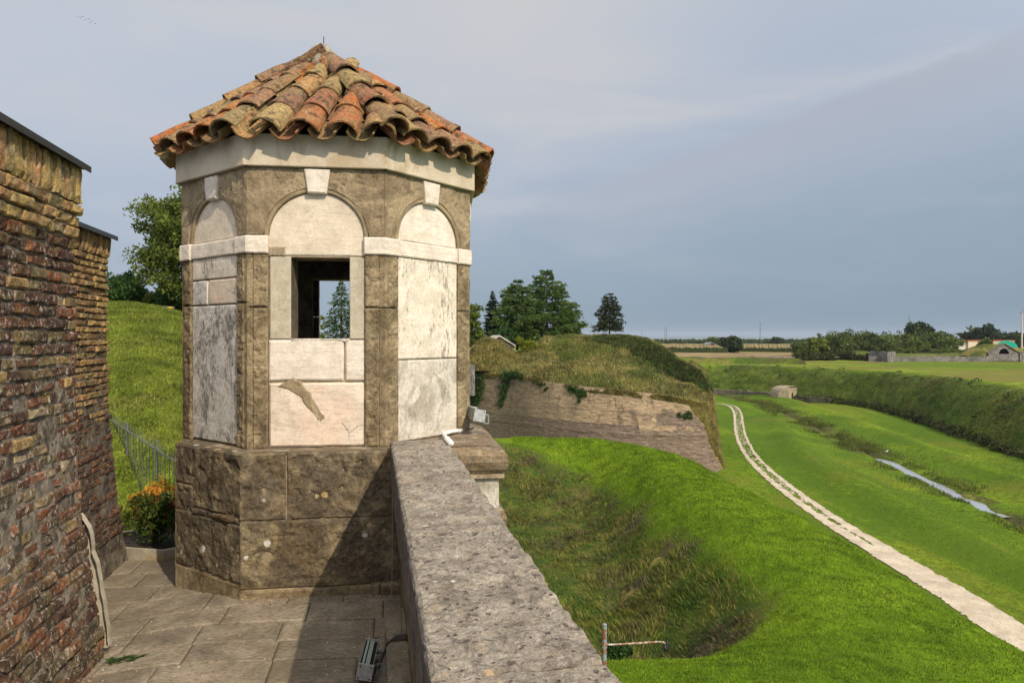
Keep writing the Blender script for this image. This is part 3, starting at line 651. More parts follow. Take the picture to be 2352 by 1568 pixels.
def arch(r, rz, z0, face_r=None):
    return lambda u: z0+rz*np.sqrt(np.clip(1-(u/r)**2, 0, 1))
for i in range(8):
    vis = i in (0, 1, 2); fr, L, ml, mr = face_frame(SH, i); h = L/2; pw = .128 if i == 1 else .122; ph = h-pw; q = 1 if vis else 3
    # pilasters: half on each side of a corner, brown stone in two drums
    for s_, (u0, u1, sd_) in enumerate(((-h, -ph, 'rbt'), (ph, h, 'lbt'))):
        mb = MB(); zs = (1.83 if i == 0 else 1.80) if i != 2 else 1.80
        for (z0, z1, sd2) in ((ZB, zs-.004, 1), (zs+.004, ZI0, 2)):
            margin = .034; inner_u = (u0+margin, u1) if s_ == 0 else (u0, u1-margin)
            block(mb, fr, inner_u[0], inner_u[1], z0, z1, -.06, .004, res=.011*q, amp=.010, freq=24, rnd=.008, pit=.010, seed=i*5+s_+sd2, sides='lrbt', rough2=.003)
            mg = (u0, u0+margin) if s_ == 0 else (u1-margin, u1)
            block(mb, fr, mg[0], mg[1], z0, z1, -.06, -.002, res=.012*q, amp=.003, freq=30, rnd=.003, seed=i*7+s_, sides=('r' if s_ == 0 else 'l')+'bt')
        mb.build('pilaster', 'brown_stone', TUR)
        # impost block wrapping the corner
        mb = MB(); wi = .016
        a0 = (u0-ml*wi, u1+.004) if s_ == 0 else (u0-.004, u1+mr*wi)
        block(mb, fr, a0[0], a0[1], ZI0, ZI1, -.05, wi, res=.012*q, amp=.0035, freq=22, rnd=.006, sides=('r' if s_ == 0 else 'l')+'bt', seed=i+40+s_, rough2=.0015)
        mb.build('impost_block', 'limestone_clean', TUR)
    # spandrel with arch opening
    r = ph-.004; rz = .288; r2, rz2 = r+.026, rz+.026; za = arch(r2, rz2, ZI1+.001)
    mb = MB()
    def mf(a, b, za=za, r2=r2, h=h):
        u = -h+2*h*a; zl = np.where(np.abs(u) < r2, za(u), ZI1+.002); return u, zl+(ZT-zl)*b
    patch(mb, fr, mf, -.06, .004, 76//q, 24//q, amp=.0085, freq=22, rnd=.005, pit=.008, seed=i+60, sides='b', rough2=.002, size=(2*h, .3))
    mb.build('arch_spandrel', 'spandrel_stone', TUR)
    # smooth ring around the tympanum
    mb = MB()
    def mfr(a, b, r=r, rz=rz, r2=r2, rz2=rz2):
        an = PI*(1-a); R_ = r+(r2-r)*b; Z_ = rz+(rz2-rz)*b; return R_*np.cos(an), ZI1+.002+Z_*np.sin(an)
    patch(mb, fr, mfr, -.06, -.003, 40//q, 4, amp=.002, freq=30, rnd=.004, size=(1.0, .026), sides='b', seed=i)
    mb.build('arch_moulding', 'brown_stone_smooth', TUR)
    # tympanum
    mb = MB(); zt0 = 2.136 if i == 1 else ZI1+.003; za1 = arch(r, rz, ZI1+.001)
    def mft(a, b, r=r, zt0=zt0, za1=za1):
        u = -r+2*r*a; return u, zt0+(za1(u)-zt0)*b
    patch(mb, fr, mft, -.07, -.022, 44//q, 18//q, amp=.003, freq=14, rnd=.006, sides='bt', size=(2*r, .3), seed=i+3)
    mb.build('tympanum', 'limestone_tympanum' if i != 2 else 'limestone_clean', TUR)
    # keystone
    mb = MB()
    def mfk(a, b): 
        hw = .060+(.082-.060)*b; return -hw+2*hw*a+.006, 2.535+(ZT-.006-2.535)*b
    patch(mb, fr, mfk, -.03, .024, 14//q+2, 14//q+2, amp=.0025, freq=24, rnd=.007, seed=i+9, size=(.14, .16), rough2=.002)
    mb.build('keystone', 'limestone_clean', TUR)
    # panels
    if i == 1:
        for (u0, u1, z0, z1, m_) in ((-.296, OPEN[0], 1.596, 2.128, 'jamb_stone'), (OPEN[1], .305, 1.596, 2.128, 'jamb_stone')):
            mb = MB(); block(mb, fr, u0, u1, z0, z1, -.24, -.016, res=.015, amp=.0016, freq=60, rnd=.004, seed=4); mb.build('window_jamb', m_, TUR)
        for (u0, u1, z0, z1, m_, sd_) in ((-.304, .168, 1.325, 1.590, 'limestone_clean', 1), (.180, .307, 1.322, 1.590, 'limestone_clean', 2), (-.300, .305, .900, 1.312, 'limestone', 3)):
            mb = MB(); block(mb, fr, u0, u1, z0, z1, -.06, -.012, res=.013, amp=.005, freq=11, rnd=.010, seed=sd_, rough2=.003); mb.build('panel_block', m_, TUR)
        mb = MB(); cu = np.array(((-.20, 1.318), (-.145, 1.298), (-.075, 1.24), (-.035, 1.165), (.02, 1.095), (.035, 1.07)))
        def mfs(a, b):
            k = np.linspace(0, 1, len(cu)); u = np.interp(a, k, cu[:, 0]); z_ = np.interp(a, k, cu[:, 1])
            wd = np.interp(a, (0, .2, .5, .85, 1), (.11, .09, .062, .052, .03)); off = (b-.5)*wd; jag = .006*vn(np.stack([a*14, b*3, a*0], -1), 5)
            return u+off*.86+jag, z_+off*.5+jag
        patch(mb, fr, mfs, -.02, -.0072, 40, 14, amp=.005, freq=34, rnd=.004, size=(.3, .05), seed=5)
        mb.build('mortar_scar', 'brown_stone_smooth', TUR)
        mb = MB(); block(mb, fr, -.304, -.20, 2.130, 2.19, -.05, -.010, res=.012, amp=.004, freq=30, rnd=.005)
        mb.build('mortar_fill', 'mortar', TUR)
        mb = MB(); block(mb, fr, OPEN[0], OPEN[1], 1.575, OPEN[2]+.001, -.24, -.014, res=.02, amp=.002, rnd=.004); mb.build('window_sill', 'limestone_grey', TUR)
    else:
        if i == 0: spec = ((-ph, ph, .905, 1.822, 'limestone_weathered'), (-ph, -.085, 1.830, 1.995, 'limestone_weathered'), (-.075, ph, 1.830, 1.995, 'limestone'), (-ph, ph, 2.003, 2.146, 'limestone_flaking'))
        elif i == 5: spec = ((-ph, ph, .905, 1.585, 'limestone_grey'),)
        else: spec = ((-ph, ph, .905, 1.452, 'limestone_grey'), (-ph, ph, 1.460, 2.145, 'limestone_flaking'))
        for k, (u0, u1, z0, z1, m_) in enumerate(spec):
            mb = MB(); block(mb, fr, u0+.002, u1-.002, z0, z1, -.06, -.010, res=.014*q, amp=.004, freq=14, rnd=.007, seed=i+k, rough2=.002); mb.build('panel_block', m_, TUR)
        mb = MB(); block(mb, fr, -ph+.003, ph-.003, ZI0+.003, ZI1-.003, -.05, .002, res=.014*q, amp=.004, freq=16, rnd=.007, seed=i+77, rough2=.002); mb.build('impost_band', 'limestone_clean', TUR)
    # frieze block (uses its own polygon)
    frz, Lf, ml2, mr2 = face_frame(FZ, i)
    mb = MB(); block(mb, frz, -Lf/2, Lf/2, ZT+.003, 2.905, -.10, 0, res=.02*q, amp=.0025, freq=9, rnd=.004, seed=i+90, sides='bt', rough2=0)
    mb.build('frieze', 'frieze_stone', TUR)
# ---- roof of barrel tiles
EV = [C2+1.03*(p-C2) for p in FZ]; APX = np.array((-1.436, 5.18, 3.665)); ZE = 2.868
roof = MB(); bed = MB(); trs = np.random.default_rng(21)
def tile(mb, p0, d, nrm, L, r0, r1, conv=True, seg=9, flat=.85):
    """p0 lower end; d up-slope unit; nrm plane normal; r1 lower radius, r0 upper"""
    side = np.cross(d, nrm); st = np.linspace(0, 1, 5); th = .013; an = np.linspace(-R(82), R(82), seg+1)
    jit = trs.uniform(-.012, .012, 2); outer = []; innr = []; sg = 1 if conv else -1
    for s_ in st:
        r = r1+(r0-r1)*s_+.002*trs.uniform(-1, 1); c = p0+d*(L*s_)+side*jit[0]*s_+nrm*(.004*trs.uniform(-1, 1))
        outer.append([c+side*(r*math.sin(a))+nrm*(sg*(r*math.cos(a)*flat)) for a in an])
        innr.append([c+side*((r-th)*math.sin(a))+nrm*(sg*((r-th)*math.cos(a)*flat-.0)) for a in an])
    V = np.array(outer+innr).reshape(-1, 3); V += .0025*np.stack([vn(V*35+k*9, 3) for k in range(3)], -1)
    # chipped lower rim
    V[:seg+1] += d*np.clip(vn(V[:seg+1]*30, 8), 0, 1)[:, None]*.012
    k = seg+1; n5 = len(st); Fc = []
    for i_ in range(n5-1):
        for j in range(seg):
            Fc.append((i_*k+j, i_*k+j+1, (i_+1)*k+j+1, (i_+1)*k+j)); b0 = n5*k
            Fc.append((b0+i_*k+j+1, b0+i_*k+j, b0+(i_+1)*k+j, b0+(i_+1)*k+j+1))
    b0 = n5*k
    for j in range(seg): Fc.append((j+1, j, b0+j, b0+j+1)); Fc.append(((n5-1)*k+j, (n5-1)*k+j+1, b0+(n5-1)*k+j+1, b0+(n5-1)*k+j))
    for i_ in range(n5-1): Fc.append((i_*k, (i_+1)*k, b0+(i_+1)*k, b0+i_*k)); Fc.append(((i_+1)*k+seg, i_*k+seg, b0+i_*k+seg, b0+(i_+1)*k+seg))
    mb.add(V, Fc)
for i in range(8):
    a = np.array((*EV[i], ZE)); b = np.array((*EV[(i+1) % 8], ZE)); L = np.linalg.norm(b-a); t_ = (b-a)/L
    sT = (APX-a)@t_; foot = a+t_*sT; up = APX-foot; Ls = np.linalg.norm(up); up = up/Ls; nrm = np.cross(t_, up); nrm = nrm if nrm[2] > 0 else -nrm
    bed.add([a-np.array((0, 0, .02))+(C2[0]-a[0])*np.array((.08, 0, 0))+(C2[1]-a[1])*np.array((0, .08, 0)), b-np.array((0, 0, .02))+(C2[0]-b[0])*np.array((.08, 0, 0))+(C2[1]-b[1])*np.array((0, .08, 0)), APX-np.array((0, 0, .06)),
             np.array((*FZ[i], ZE-.02)), np.array((*FZ[(i+1) % 8], ZE-.02))], [(0, 1, 2), (1, 0, 3, 4)])
    nc = 4; sp = L/nc
    for j in range(2*nc):
        s0 = (j*.5+.25)*sp+trs.uniform(-.008, .008)
        conv = (j % 2 == 1)
        k_ = 0
        while True:
            dist = k_*.262+(-.035 if conv else -.062)+trs.uniform(-.012, .012); lam = max(0, dist)/Ls
            if i == 1: s_ = s0+(sT)*lam*(1-s0/L); sk = sT/Ls*(1-s0/L)
            elif i == 0: s_ = s0-(L-sT)*lam*(s0/L); sk = -(L-sT)/Ls*(s0/L)
            else: s_ = s0; sk = 0
            lo, hi = sT*lam, L-(L-sT)*lam; mrg = -.02
            if i == 0: ok = s_ > lo+mrg and s_ <= hi+.02
            elif i == 1: ok = s_ >= lo-.02 and s_ < hi-mrg
            else: ok = lo+mrg < s_ < hi-mrg
            if not ok or lam > .80: break
            d = up+t_*sk; d = d/np.linalg.norm(d); jr = trs.uniform(-.05, .05); d = d+np.cross(nrm, d)*jr; d /= np.linalg.norm(d)
            # the upper part crowds towards the apex: narrower tiles
            w_ = 1.0 if i > 1 else max(.62, 1-lam*.45)
            pos = a+t_*s_+up*dist
            if conv: tile(roof, pos+nrm*.062, d-nrm*.045, nrm, .37, .083*w_, .108*w_)
            else: tile(roof, pos+nrm*.094, d-nrm*.03, nrm, .37, .104*w_, .088*w_, False)
            k_ += 1
    # hip caps
    if i != 1:
        hv = APX-a; Lh = np.linalg.norm(hv); hd = hv/Lh; hn = np.array((0, 0, 1.0))-hd*hd[2]; hn /= np.linalg.norm(hn)
        k_ = 0
        while k_*.28+.03 < Lh-.30:
            q0 = a+hd*(k_*.28+(-.03 if k_ == 0 else .0)+trs.uniform(-.01, .01)); tile(roof, q0+hn*(.085), hd-hn*.05, hn, .36, .080, .104, True, flat=.95); k_ += 1
bed.build('roof_bed', 'roof_bed', TUR)
roof.build('roof', 'roof_tile', TUR)
# mortar at the apex and a thin rod
mb = MB(); un, vnn = 18, 12; U_, V_ = np.meshgrid(np.linspace(0, 2*PI, un), np.linspace(0, PI, vnn), indexing='ij')
p = np.stack([np.cos(U_)*np.sin(V_), np.sin(U_)*np.sin(V_), np.cos(V_)], -1); rr_ = 1+.32*fbm(p*2.2, 5)
pp = p*rr_[..., None]*np.array((.12, .12, .13))+APX+np.array((.0, -.03, .01)); idx = np.arange(un*vnn).reshape(un, vnn)
mb.add(pp.reshape(-1, 3), [(idx[i, j], idx[i, j+1], idx[i+1, j+1], idx[i+1, j]) for i in range(un-1) for j in range(vnn-1)])
mb.build('apex_mortar', 'cap_mortar', TUR, True)
mb = MB(); mb.tube([APX+np.array((.02, -.05, .10)), APX+np.array((.022, -.05, .20))], .0035, 6); mb.build('spike', 'black_plastic', TUR)

# ---- plinth
PL = [np.array(p) for p in ((-2.265, 4.59), (-1.66, 4.17), (-.70, 4.30), (-.42, 4.56), (-.40, 5.55), (-1.05, 6.62), (-2.0, 6.58), (-2.53, 5.5))]
mb = MB()
ctr = sum(PL)/8
mb.prism([tuple(ctr+(p-ctr)*.988) for p in PL], -.25, .88); mb.build('plinth_core', 'mortar', TUR)
top = MB(); n_ = 40
ctx, cty = np.meshgrid(np.linspace(0, 2*PI, 97)[:-1], [.55, .8, .9, .96, .985], indexing='ij')
def polyr(an):
    out_ = []
    for a in an:
        d = np.array((math.cos(a), math.sin(a))); best = 9
        for i in range(8):
            p, q = PL[i], PL[(i+1) % 8]; e = q-p; den = d[0]*e[1]-d[1]*e[0]
            if abs(den) < 1e-9: continue
            t_ = ((p-ctr)[0]*e[1]-(p-ctr)[1]*e[0])/den; u_ = ((p-ctr)[0]*d[1]-(p-ctr)[1]*d[0])/den
            if t_ > 0 and -1e-6 <= u_ <= 1+1e-6: best = min(best, t_)
        out_.append(best)
    return np.array(out_)
pr = polyr(np.linspace(0, 2*PI, 97)[:-1])
TX = ctr[0]+np.cos(ctx)*pr[:, None]*cty; TY = ctr[1]+np.sin(ctx)*pr[:, None]*cty
TZ = .893+.008*fbm(np.stack([TX, TY, TX*0], -1)*9, 4)-.02*(cty > .95)-.01*(cty > .98)
idx = np.arange(96*5).reshape(96, 5)
top.add(np.stack([TX, TY, TZ], -1).reshape(-1, 3), [(idx[i, j], idx[i, j+1], idx[(i+1) % 96, j+1], idx[(i+1) % 96, j]) for i in range(96) for j in range(4)])
top.build('plinth_top', 'ledge_stone', TUR)
for i in range(8):
    fr, L, ml, mr = face_frame(PL, i); h = L/2; vis = i in (0, 1); q = 1 if vis else 3
    if i == 1: spec = ((-h, -h+.268, .482, .895), (-h+.274, h, .482, .895), (-h, h, .060, .478))
    elif i == 0: spec = ((-h, -h+.203, .64, .895), (-h+.209, h, .50, .895), (-h, -h+.203, .46, .634), (-h, h, .10, .452), (-h+.209, h, .457, .496))
    elif i in (2, 3): continue
    else: spec = ((-h, 0, .48, .89), (.01, h, .48, .89), (-h, h, .05, .47))
    for k, (u0, u1, z0, z1) in enumerate(spec):
        mb = MB(); sd_ = ('' if u0 == -h else 'l')+('' if u1 == h else 'r')+'bt'
        block(mb, fr, u0, u1, z0, z1, -.08, .0, res=.0115*q, amp=.016, freq=15, rnd=.009, pit=.012, seed=i*11+k, sides=sd_, rough2=.004, oct_=6)
        mb.build('plinth_block', 'plinth_stone', TUR)
    mb = MB(); block(mb, fr, -h-.003, h+.002, -.16, .054 if i else .092, -.08, -.004, res=.02*q, amp=.008, freq=14, rnd=.012, sides='t', seed=i+5)
    mb.build('base_course', 'brown_stone', TUR)
mb = MB(); rs = np.random.default_rng(4)   # exposed bricks in the gap on the left face
fr, L, _, _ = face_frame(PL, 0)
for k in range(7): 
    u = -.02+rs.uniform(0, .22); z_ = .50-.10*(u)-.02*rs.uniform(0, 1); block(mb, fr, u, u+.06, z_-.012, z_+.012, -.03, .008, res=.02, amp=.004, rnd=.005, seed=k)
mb.build('exposed_brick', 'brick_low', TUR)

# ---- rounded ledge and outer base on the moat side
path = [(-.78, 4.36), (-.10, 4.44), (-.285, 5.6), (-1.02, 6.72), (-2.1, 6.7)]
def sweep(prof, name, m_, amp, res=.05):
    pts = [np.array(p) for p in path]; segs = []
    for a, b in zip(pts[:-1], pts[1:]): d = (b-a)/np.linalg.norm(b-a); segs.append((d, np.array((d[1], -d[0]))))
    stations = []
    for i in range(len(pts)-1):
        Ls_ = np.linalg.norm(pts[i+1]-pts[i]); k = max(2, int(Ls_/(res if i < 2 else .2)))
        for j in range(k+(i == len(pts)-2)):
            f_ = j/k; p = pts[i]+(pts[i+1]-pts[i])*f_; nn = segs[i][1]
            if j == 0 and i > 0: m2 = segs[i-1][1]+segs[i][1]; nn = m2/(m2@segs[i][1])*.93
            stations.append((p, nn))
    pr_ = np.array(prof); V = np.array([[(*(p+nn*o), z_) for o, z_ in pr_] for p, nn in stations])
    dirn = np.array([[(*nn, .3) for _ in pr_] for p, nn in stations])
    V = V+dirn*(amp*fbm(V*12, 6)+amp*.5*fbm(V*np.array((8, 8, 40)), 9))[..., None]
    nU, nV = V.shape[:2]; idx = np.arange(nU*nV).reshape(nU, nV); mb = MB()
    mb.add(V.reshape(-1, 3), [(idx[i, j], idx[i, j+1], idx[i+1, j+1], idx[i+1, j]) for i in range(nU-1) for j in range(nV-1)])
    return mb.build(name, m_, TUR)
def dens(p, k=3):
    out_ = []
    for a, b in zip(p[:-1], p[1:]): out_ += [tuple(np.array(a)+(np.array(b)-np.array(a))*j/k) for j in range(k)]
    return out_+[p[-1]]
sweep(dens([(-.55, .898), (-.30, .90), (-.10, .90), (-.03, .897), (-.025, .889), (.0, .892), (.035, .88), (.065, .85), (.075, .81), (.062, .76), (.035, .728)], 4), 'torus_ledge', 'ledge_stone', .012, .03)
sweep(dens([(.0, .730), (.048, .727), (.048, .702), (.0, .698)], 3), 'thin_course', 'mortar', .003)
sweep(dens([(.015, .70), (.015, .50)], 6), 'outer_base', 'limestone_grey', .004)
sweep(dens([(.015, .505), (.045, .49), (.065, .44), (.055, .37), (.01, .33), (.03, .2), (.35, -7.5)], 4), 'lower_torus', 'ledge_stone', .01)

# ================================================================ parapet
pd = np.array((-.2034, 1.0)); pl_ = np.linalg.norm(pd); PU = np.array((*(pd/pl_), 0)); PW = np.array((PU[1], -PU[0], 0))   # PW points right (+x)
def pe(e, Y): return np.array((e-.2034*Y, Y, 0))
PAR = empty('parapet', tuple(pe(.3, 2.5)), 'long grey pitted stone parapet running from the foreground to the turret', 'parapet')
ke = 1/math.hypot(1, .2034)  # e-offset to perpendicular metres
wid = (.483-.1124)*ke
for (y0, y1, sd_) in ((-2.5, 1.325, 1), (1.332, 1.80, 2), (1.806, 4.40, 3)):
    O = pe(.1124, y0); Lc = (y1-y0)*pl_
    frt = Fr(O, PW, PU, (0, 0, 1)); mb = MB(); res = .0095 if sd_ > 1 else .02
    def chip(u, v, y0=y0):
        e_ = wid-u; p = np.stack([u*0+3, v+y0*1.02, u*0], -1); bite = .010+.016*np.clip(fbm(p*5.2, 11), 0, 1)*2
        return -.05*np.clip(1-e_/bite, 0, 1)**2
    v0 = 0; far = []
    patch(mb, frt, rect(0, wid, 0, Lc), .70, .942, int(wid/res), int(Lc/res/1.3), amp=.0085, freq=17, rnd=.009, pit=.009, size=(wid, Lc), seed=sd_, wf=chip, oct_=6, rough2=.004)
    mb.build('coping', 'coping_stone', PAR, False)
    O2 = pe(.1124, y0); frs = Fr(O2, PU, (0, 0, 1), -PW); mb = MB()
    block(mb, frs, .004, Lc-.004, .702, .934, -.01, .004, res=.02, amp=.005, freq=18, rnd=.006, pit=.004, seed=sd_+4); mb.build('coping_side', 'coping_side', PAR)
fri = Fr(pe(.168, -2.5), PU, (0, 0, 1), -PW); mb = MB(); 
block(mb, fri, 0, 6.75*pl_, -.1, .71, -.27, 0, res=.06, amp=.006, freq=8, rnd=.004, seed=3); mb.build('wall_body', 'brown_stone', PAR)
for (y0, y1, sd_) in ((1.0, 3.28, 1), (3.33, 3.68, 2)):   # low kerb stones along its foot
    frc = Fr(pe(.062, y0), PW, PU, (0, 0, 1)); mb = MB(); Lc = (y1-y0)*pl_
    def mfc(a, b, Lc=Lc): 
        u = a*.115; v = b*Lc; e_ = np.minimum(v, Lc-v); k = np.clip(1-e_/.04, 0, 1); return u+(.5-a)*k*k*.035, v
    patch(mb, frc, mfc, -.02, .148, 10, int(Lc/.02), amp=.003, freq=22, rnd=.014, size=(.115, Lc), seed=sd_, pit=.003); mb.build('kerb_stone', 'curb_stone', PAR)
mb = MB(); block(mb, face_frame(PL, 1)[0], .36, .50, .0, .072, -.02, .035, res=.015, amp=.004, rnd=.008); block(mb, face_frame(PL, 1)[0], .30, .355, .0, .072, -.02, .03, res=.015, amp=.004, rnd=.008); mb.build('kerb_stone', 'brown_stone', PAR)
# curtain wall below, moat side, and on beyond the turret
CW = tag(mesh('curtain_wall', [(*pe(.45, -8)[:2], -.06), (*pe(.45, 4.4)[:2], -.06), (*pe(.45, 75)[:2], -.2), (*pe(1.25, -8)[:2], -9.5), (*pe(1.25, 4.4)[:2], -9.5), (*pe(1.25, 75)[:2], -9.5),
     (*pe(.0, -8)[:2], -.06), (*pe(.0, 4.4)[:2], -.06), (*pe(.0, 75)[:2], -.2), (*pe(.0, -8)[:2], -9.5), (*pe(.0, 75)[:2], -9.5)],
     [(3, 4, 1, 0), (4, 5, 2, 1), (0, 1, 7, 6), (1, 2, 8, 7), (3, 0, 6, 9), (5, 10, 8, 2), (6, 8, 10, 9)], 'bastion_brick'), 'tall battered brick rampart wall falling to the ditch below the parapet', 'wall')

# ================================================================ brick walls on the left
WU = PU; WW = PW
def brickwall(name, label, e, y0, y1, ztop, wprof, zonef, seed, soldier=.20, course=.066, blen=(.11, .235), thick=1.2, mortar='wall_mortar', gap=.010, proud=.012, tilt=None):
    O = pe(e, 0); fr = Fr(O, WU, (0, 0, 1), WW); W_ = empty(name, tuple(pe(e, y1)), label, 'wall'); rs = np.random.default_rng(seed)
    v0, v1 = y0*pl_, y1*pl_; bins = {}
    def brick(m_, u0, u1, z0, z1, w1, dep=.10):
        mb = bins.setdefault(m_, MB()); nu, nz_ = (4, 3)
        A, B = np.meshgrid(np.array((0, .07, .5, .93, 1)), np.array((0, .16, .84, 1)), indexing='ij')
        u = u0+(u1-u0)*A; z_ = z0+(z1-z0)*B; ed = ((A == 0) | (A == 1) | (B == 0) | (B == 1))
        tl = rs.uniform(-.006, .006); er = rs.uniform(0, 1)**3*.015
        w_ = w1+(A-.5)*tl+wprof(z_)-ed*.007-er*(rs.uniform(0, 1, A.shape) > .6)
        pos = fr.p(u, z_, w_); pos = pos+rs.normal(0, .0022, pos.shape)
        V = pos.reshape(-1, 3); idx = np.arange(20).reshape(5, 4); Fc = [(idx[i, j], idx[i+1, j], idx[i+1, j+1], idx[i, j+1]) for i in range(4) for j in range(3)]
        ring = list(idx[:, 0])+list(idx[-1, 1:])+list(idx[-2::-1, -1])+list(idx[0, -2:0:-1]); k = len(ring)
        back = fr.p(u.reshape(-1)[ring], z_.reshape(-1)[ring], wprof(z_.reshape(-1)[ring])-dep)
        Fc += [(ring[i], 20+i, 20+(i+1) % k, ring[(i+1) % k]) for i in range(k)]; Fc.append(tuple(20+i for i in range(k)))
        mb.add(np.concatenate([V, back]), Fc)
    # soldier course
    u = v0
    while u < v1-.02:
        b_ = rs.uniform(.048, .064); u1 = min(u+b_, v1); brick('brick_soldier', u, u1-.008, ztop-soldier+rs.uniform(-.004, .004), ztop-.004, .014+rs.uniform(-.005, .008)); u = u1
    z_ = ztop-soldier-.010
    while z_ > -.15:
        hgt_ = course*rs.uniform(.93, 1.07); z0 = z_-hgt_+gap; u = v0-rs.uniform(0, .2)
        end = v1+rs.uniform(-.012, .006)
        while u < end-.015:
            L_ = rs.uniform(*blen)*(1 if rs.uniform() > .35 else .55); u1 = min(u+L_, end)
            if end-u1 < .04: u1 = end
            m_, dw = zonef((z0+z_)/2, (u+u1)/2, rs)
            if m_: brick(m_, u, u1-(gap if u1 < end else 0), z0+rs.uniform(-.003, .003), z_-gap*.2+rs.uniform(-.002, .002), proud*rs.uniform(.2, 1.4)+dw)
            u = u1
        z_ -= hgt_
    zz = np.linspace(-.2, ztop-.01, int((ztop+.2)/.025)); uu = np.linspace(v0, v1-.012, int((v1-v0)/.025))
    A, B = np.meshgrid(uu, zz, indexing='ij'); pos = fr.p(A, B, wprof(B)-.004+.0*A)+np.multiply.outer(.010*fbm(fr.p(A, B, A*0)*14, seed, 5)-.006*sstep(B, 1.5, 2.0)+.006*sstep(B, .2, .5)*(1-sstep(B, .9, 1.3)), WW)
    idx = np.arange(A.size).reshape(A.shape); mb = MB()
    mb.add(pos.reshape(-1, 3), [(idx[i, j], idx[i+1, j], idx[i+1, j+1], idx[i, j+1]) for i in range(A.shape[0]-1) for j in range(A.shape[1]-1)])
    mb.build('mortar_bed', mortar, W_)
    # body behind
    mb = MB(); prof = [(float(wprof(np.array(z_)))-.012, z_) for z_ in np.linspace(-.2, ztop-.01, 24)]
    V = []; 
    for u in (v0, v1-.014):
        for w_, z_ in prof: V.append(fr.p(np.array(u), np.array(z_), np.array(w_)))
        V.append(fr.p(np.array(u), np.array(ztop-.01), np.array(-thick))); V.append(fr.p(np.array(u), np.array(-.2), np.array(-thick)))
    k = len(prof)+2; Fc = [(i, i+1, k+i+1, k+i) for i in range(k-1)]+[(k-1, 0, k, 2*k-1), tuple(range(k)), tuple(range(2*k-1, k-1, -1))]
    mb.add(V, Fc); mb.build('wall_body', mortar, W_)
    for m_, mb in bins.items(): mb.build('brickwork', m_, W_)
    mb = MB(); frt = Fr(O, WU, WW, (0, 0, 1))
    a_, b_ = v0, v1+.014
    pts = [frt.p(np.array(u), np.array(w_), np.array(z_)) for z_ in (ztop, ztop+.018) for (u, w_) in ((a_, -thick), (b_, -thick), (b_, .046), (a_, .046))]
    mb.add(pts, [(0, 1, 2, 3), (7, 6, 5, 4), (0, 4, 5, 1), (1, 5, 6, 2), (2, 6, 7, 3), (3, 7, 4, 0)])
    pts = [frt.p(np.array(u), np.array(w_), np.array(z_)) for z_ in (ztop-.016, ztop+.016) for (u, w_) in ((a_, .0465), (b_, .0465), (b_, .050), (a_, .050))]
    mb.add(pts, [(0, 1, 2, 3), (7, 6, 5, 4), (0, 4, 5, 1), (1, 5, 6, 2), (2, 6, 7, 3), (3, 7, 4, 0)])
    mb.build('metal_capping', 'flashing', W_)
    return W_, fr
def prof1(z_):
    z_ = np.asarray(z_, dtype=float)
    return np.interp(z_, (-.2, 0, .25, .5, .72, .95, 1.6, 2.05, 2.12, 2.28, 2.5), (.14, .115, .075, .03, .0, -.012, -.02, -.035, -.02, 0, 0))
def zone1(z_, u, rs):
    if z_ > 2.12: return 'brick_soldier', .004
    t_ = z_+.10*math.sin(u*7)+rs.uniform(-.08, .08)
    if t_ > 1.15: return ('brick_dark' if rs.uniform() > .12 else 'brick_yellow'), rs.uniform(-.006, .004)
    if t_ > .72: return (None if rs.uniform() < .05 else ('brick_mixed' if rs.uniform() > .2 else 'brick_dark')), rs.uniform(-.012, .004)
    return ('brick_low' if rs.uniform() > .2 else 'brick_umber'), rs.uniform(-.004, .006)
W1, fw1 = brickwall('brick_wall', 'tall weathered dark brick wall in the left foreground with a flared foot and metal capping', -1.534, -.6, 3.57, 2.485, prof1, zone1, 5, soldier=.185, course=.059, blen=(.10, .22), mortar='wall_mortar_pale')
def prof2(z_):
    z_ = np.asarray(z_, dtype=float)
    return np.interp(z_, (-.3, 0, .4, .9, 1.3, 2.1, 2.4), (.16, .115, .05, .0, -.015, -.02, 0))
def zone2(z_, u, rs):
    t_ = z_+rs.uniform(-.06, .06)
    if t_ > 2.13: return 'brick_yellow', .0
    if t_ > 1.05: return 'brick_yellow', rs.uniform(-.006, .004)
    if z_ < .12: return None, 0
    return 'brick_umber', rs.uniform(-.006, .004)
W2, fw2 = brickwall('brick_buttress', 'narrower tan brick wall set back behind the foreground wall, dark red below', -2.002, 3.4, 5.2, 2.36, prof2, zone2, 9, soldier=.15, course=.047, blen=(.11, .24), gap=.010, proud=.011, thick=1.5)
# pale stone leaning at the foot of the corner
mb = MB(); ys = np.linspace(0, 1, 22)
fcs = Fr(pe(-1.534, 3.575), -WW, (0, 0, 1), WU)
def mfst(a, b):
    z_ = -.02+b*.70; ro = -prof1(z_)+.006; wd = np.interp(b, (0, .1, .6, .92, 1), (.055, .06, .075, .06, .02))+.008*vn(np.stack([b*9, b*0, b*0], -1), 4); return ro-wd*.55+a*(wd+.10)+.006*vn(np.stack([b*14, b*0, b*0], -1), 6), z_
patch(mb, fcs, mfst, -.02, .035, 8, 24, amp=.004, freq=14, rnd=.008, size=(.15, .7), seed=5)
mb.build('corner_stone', 'jamb_stone', W1)

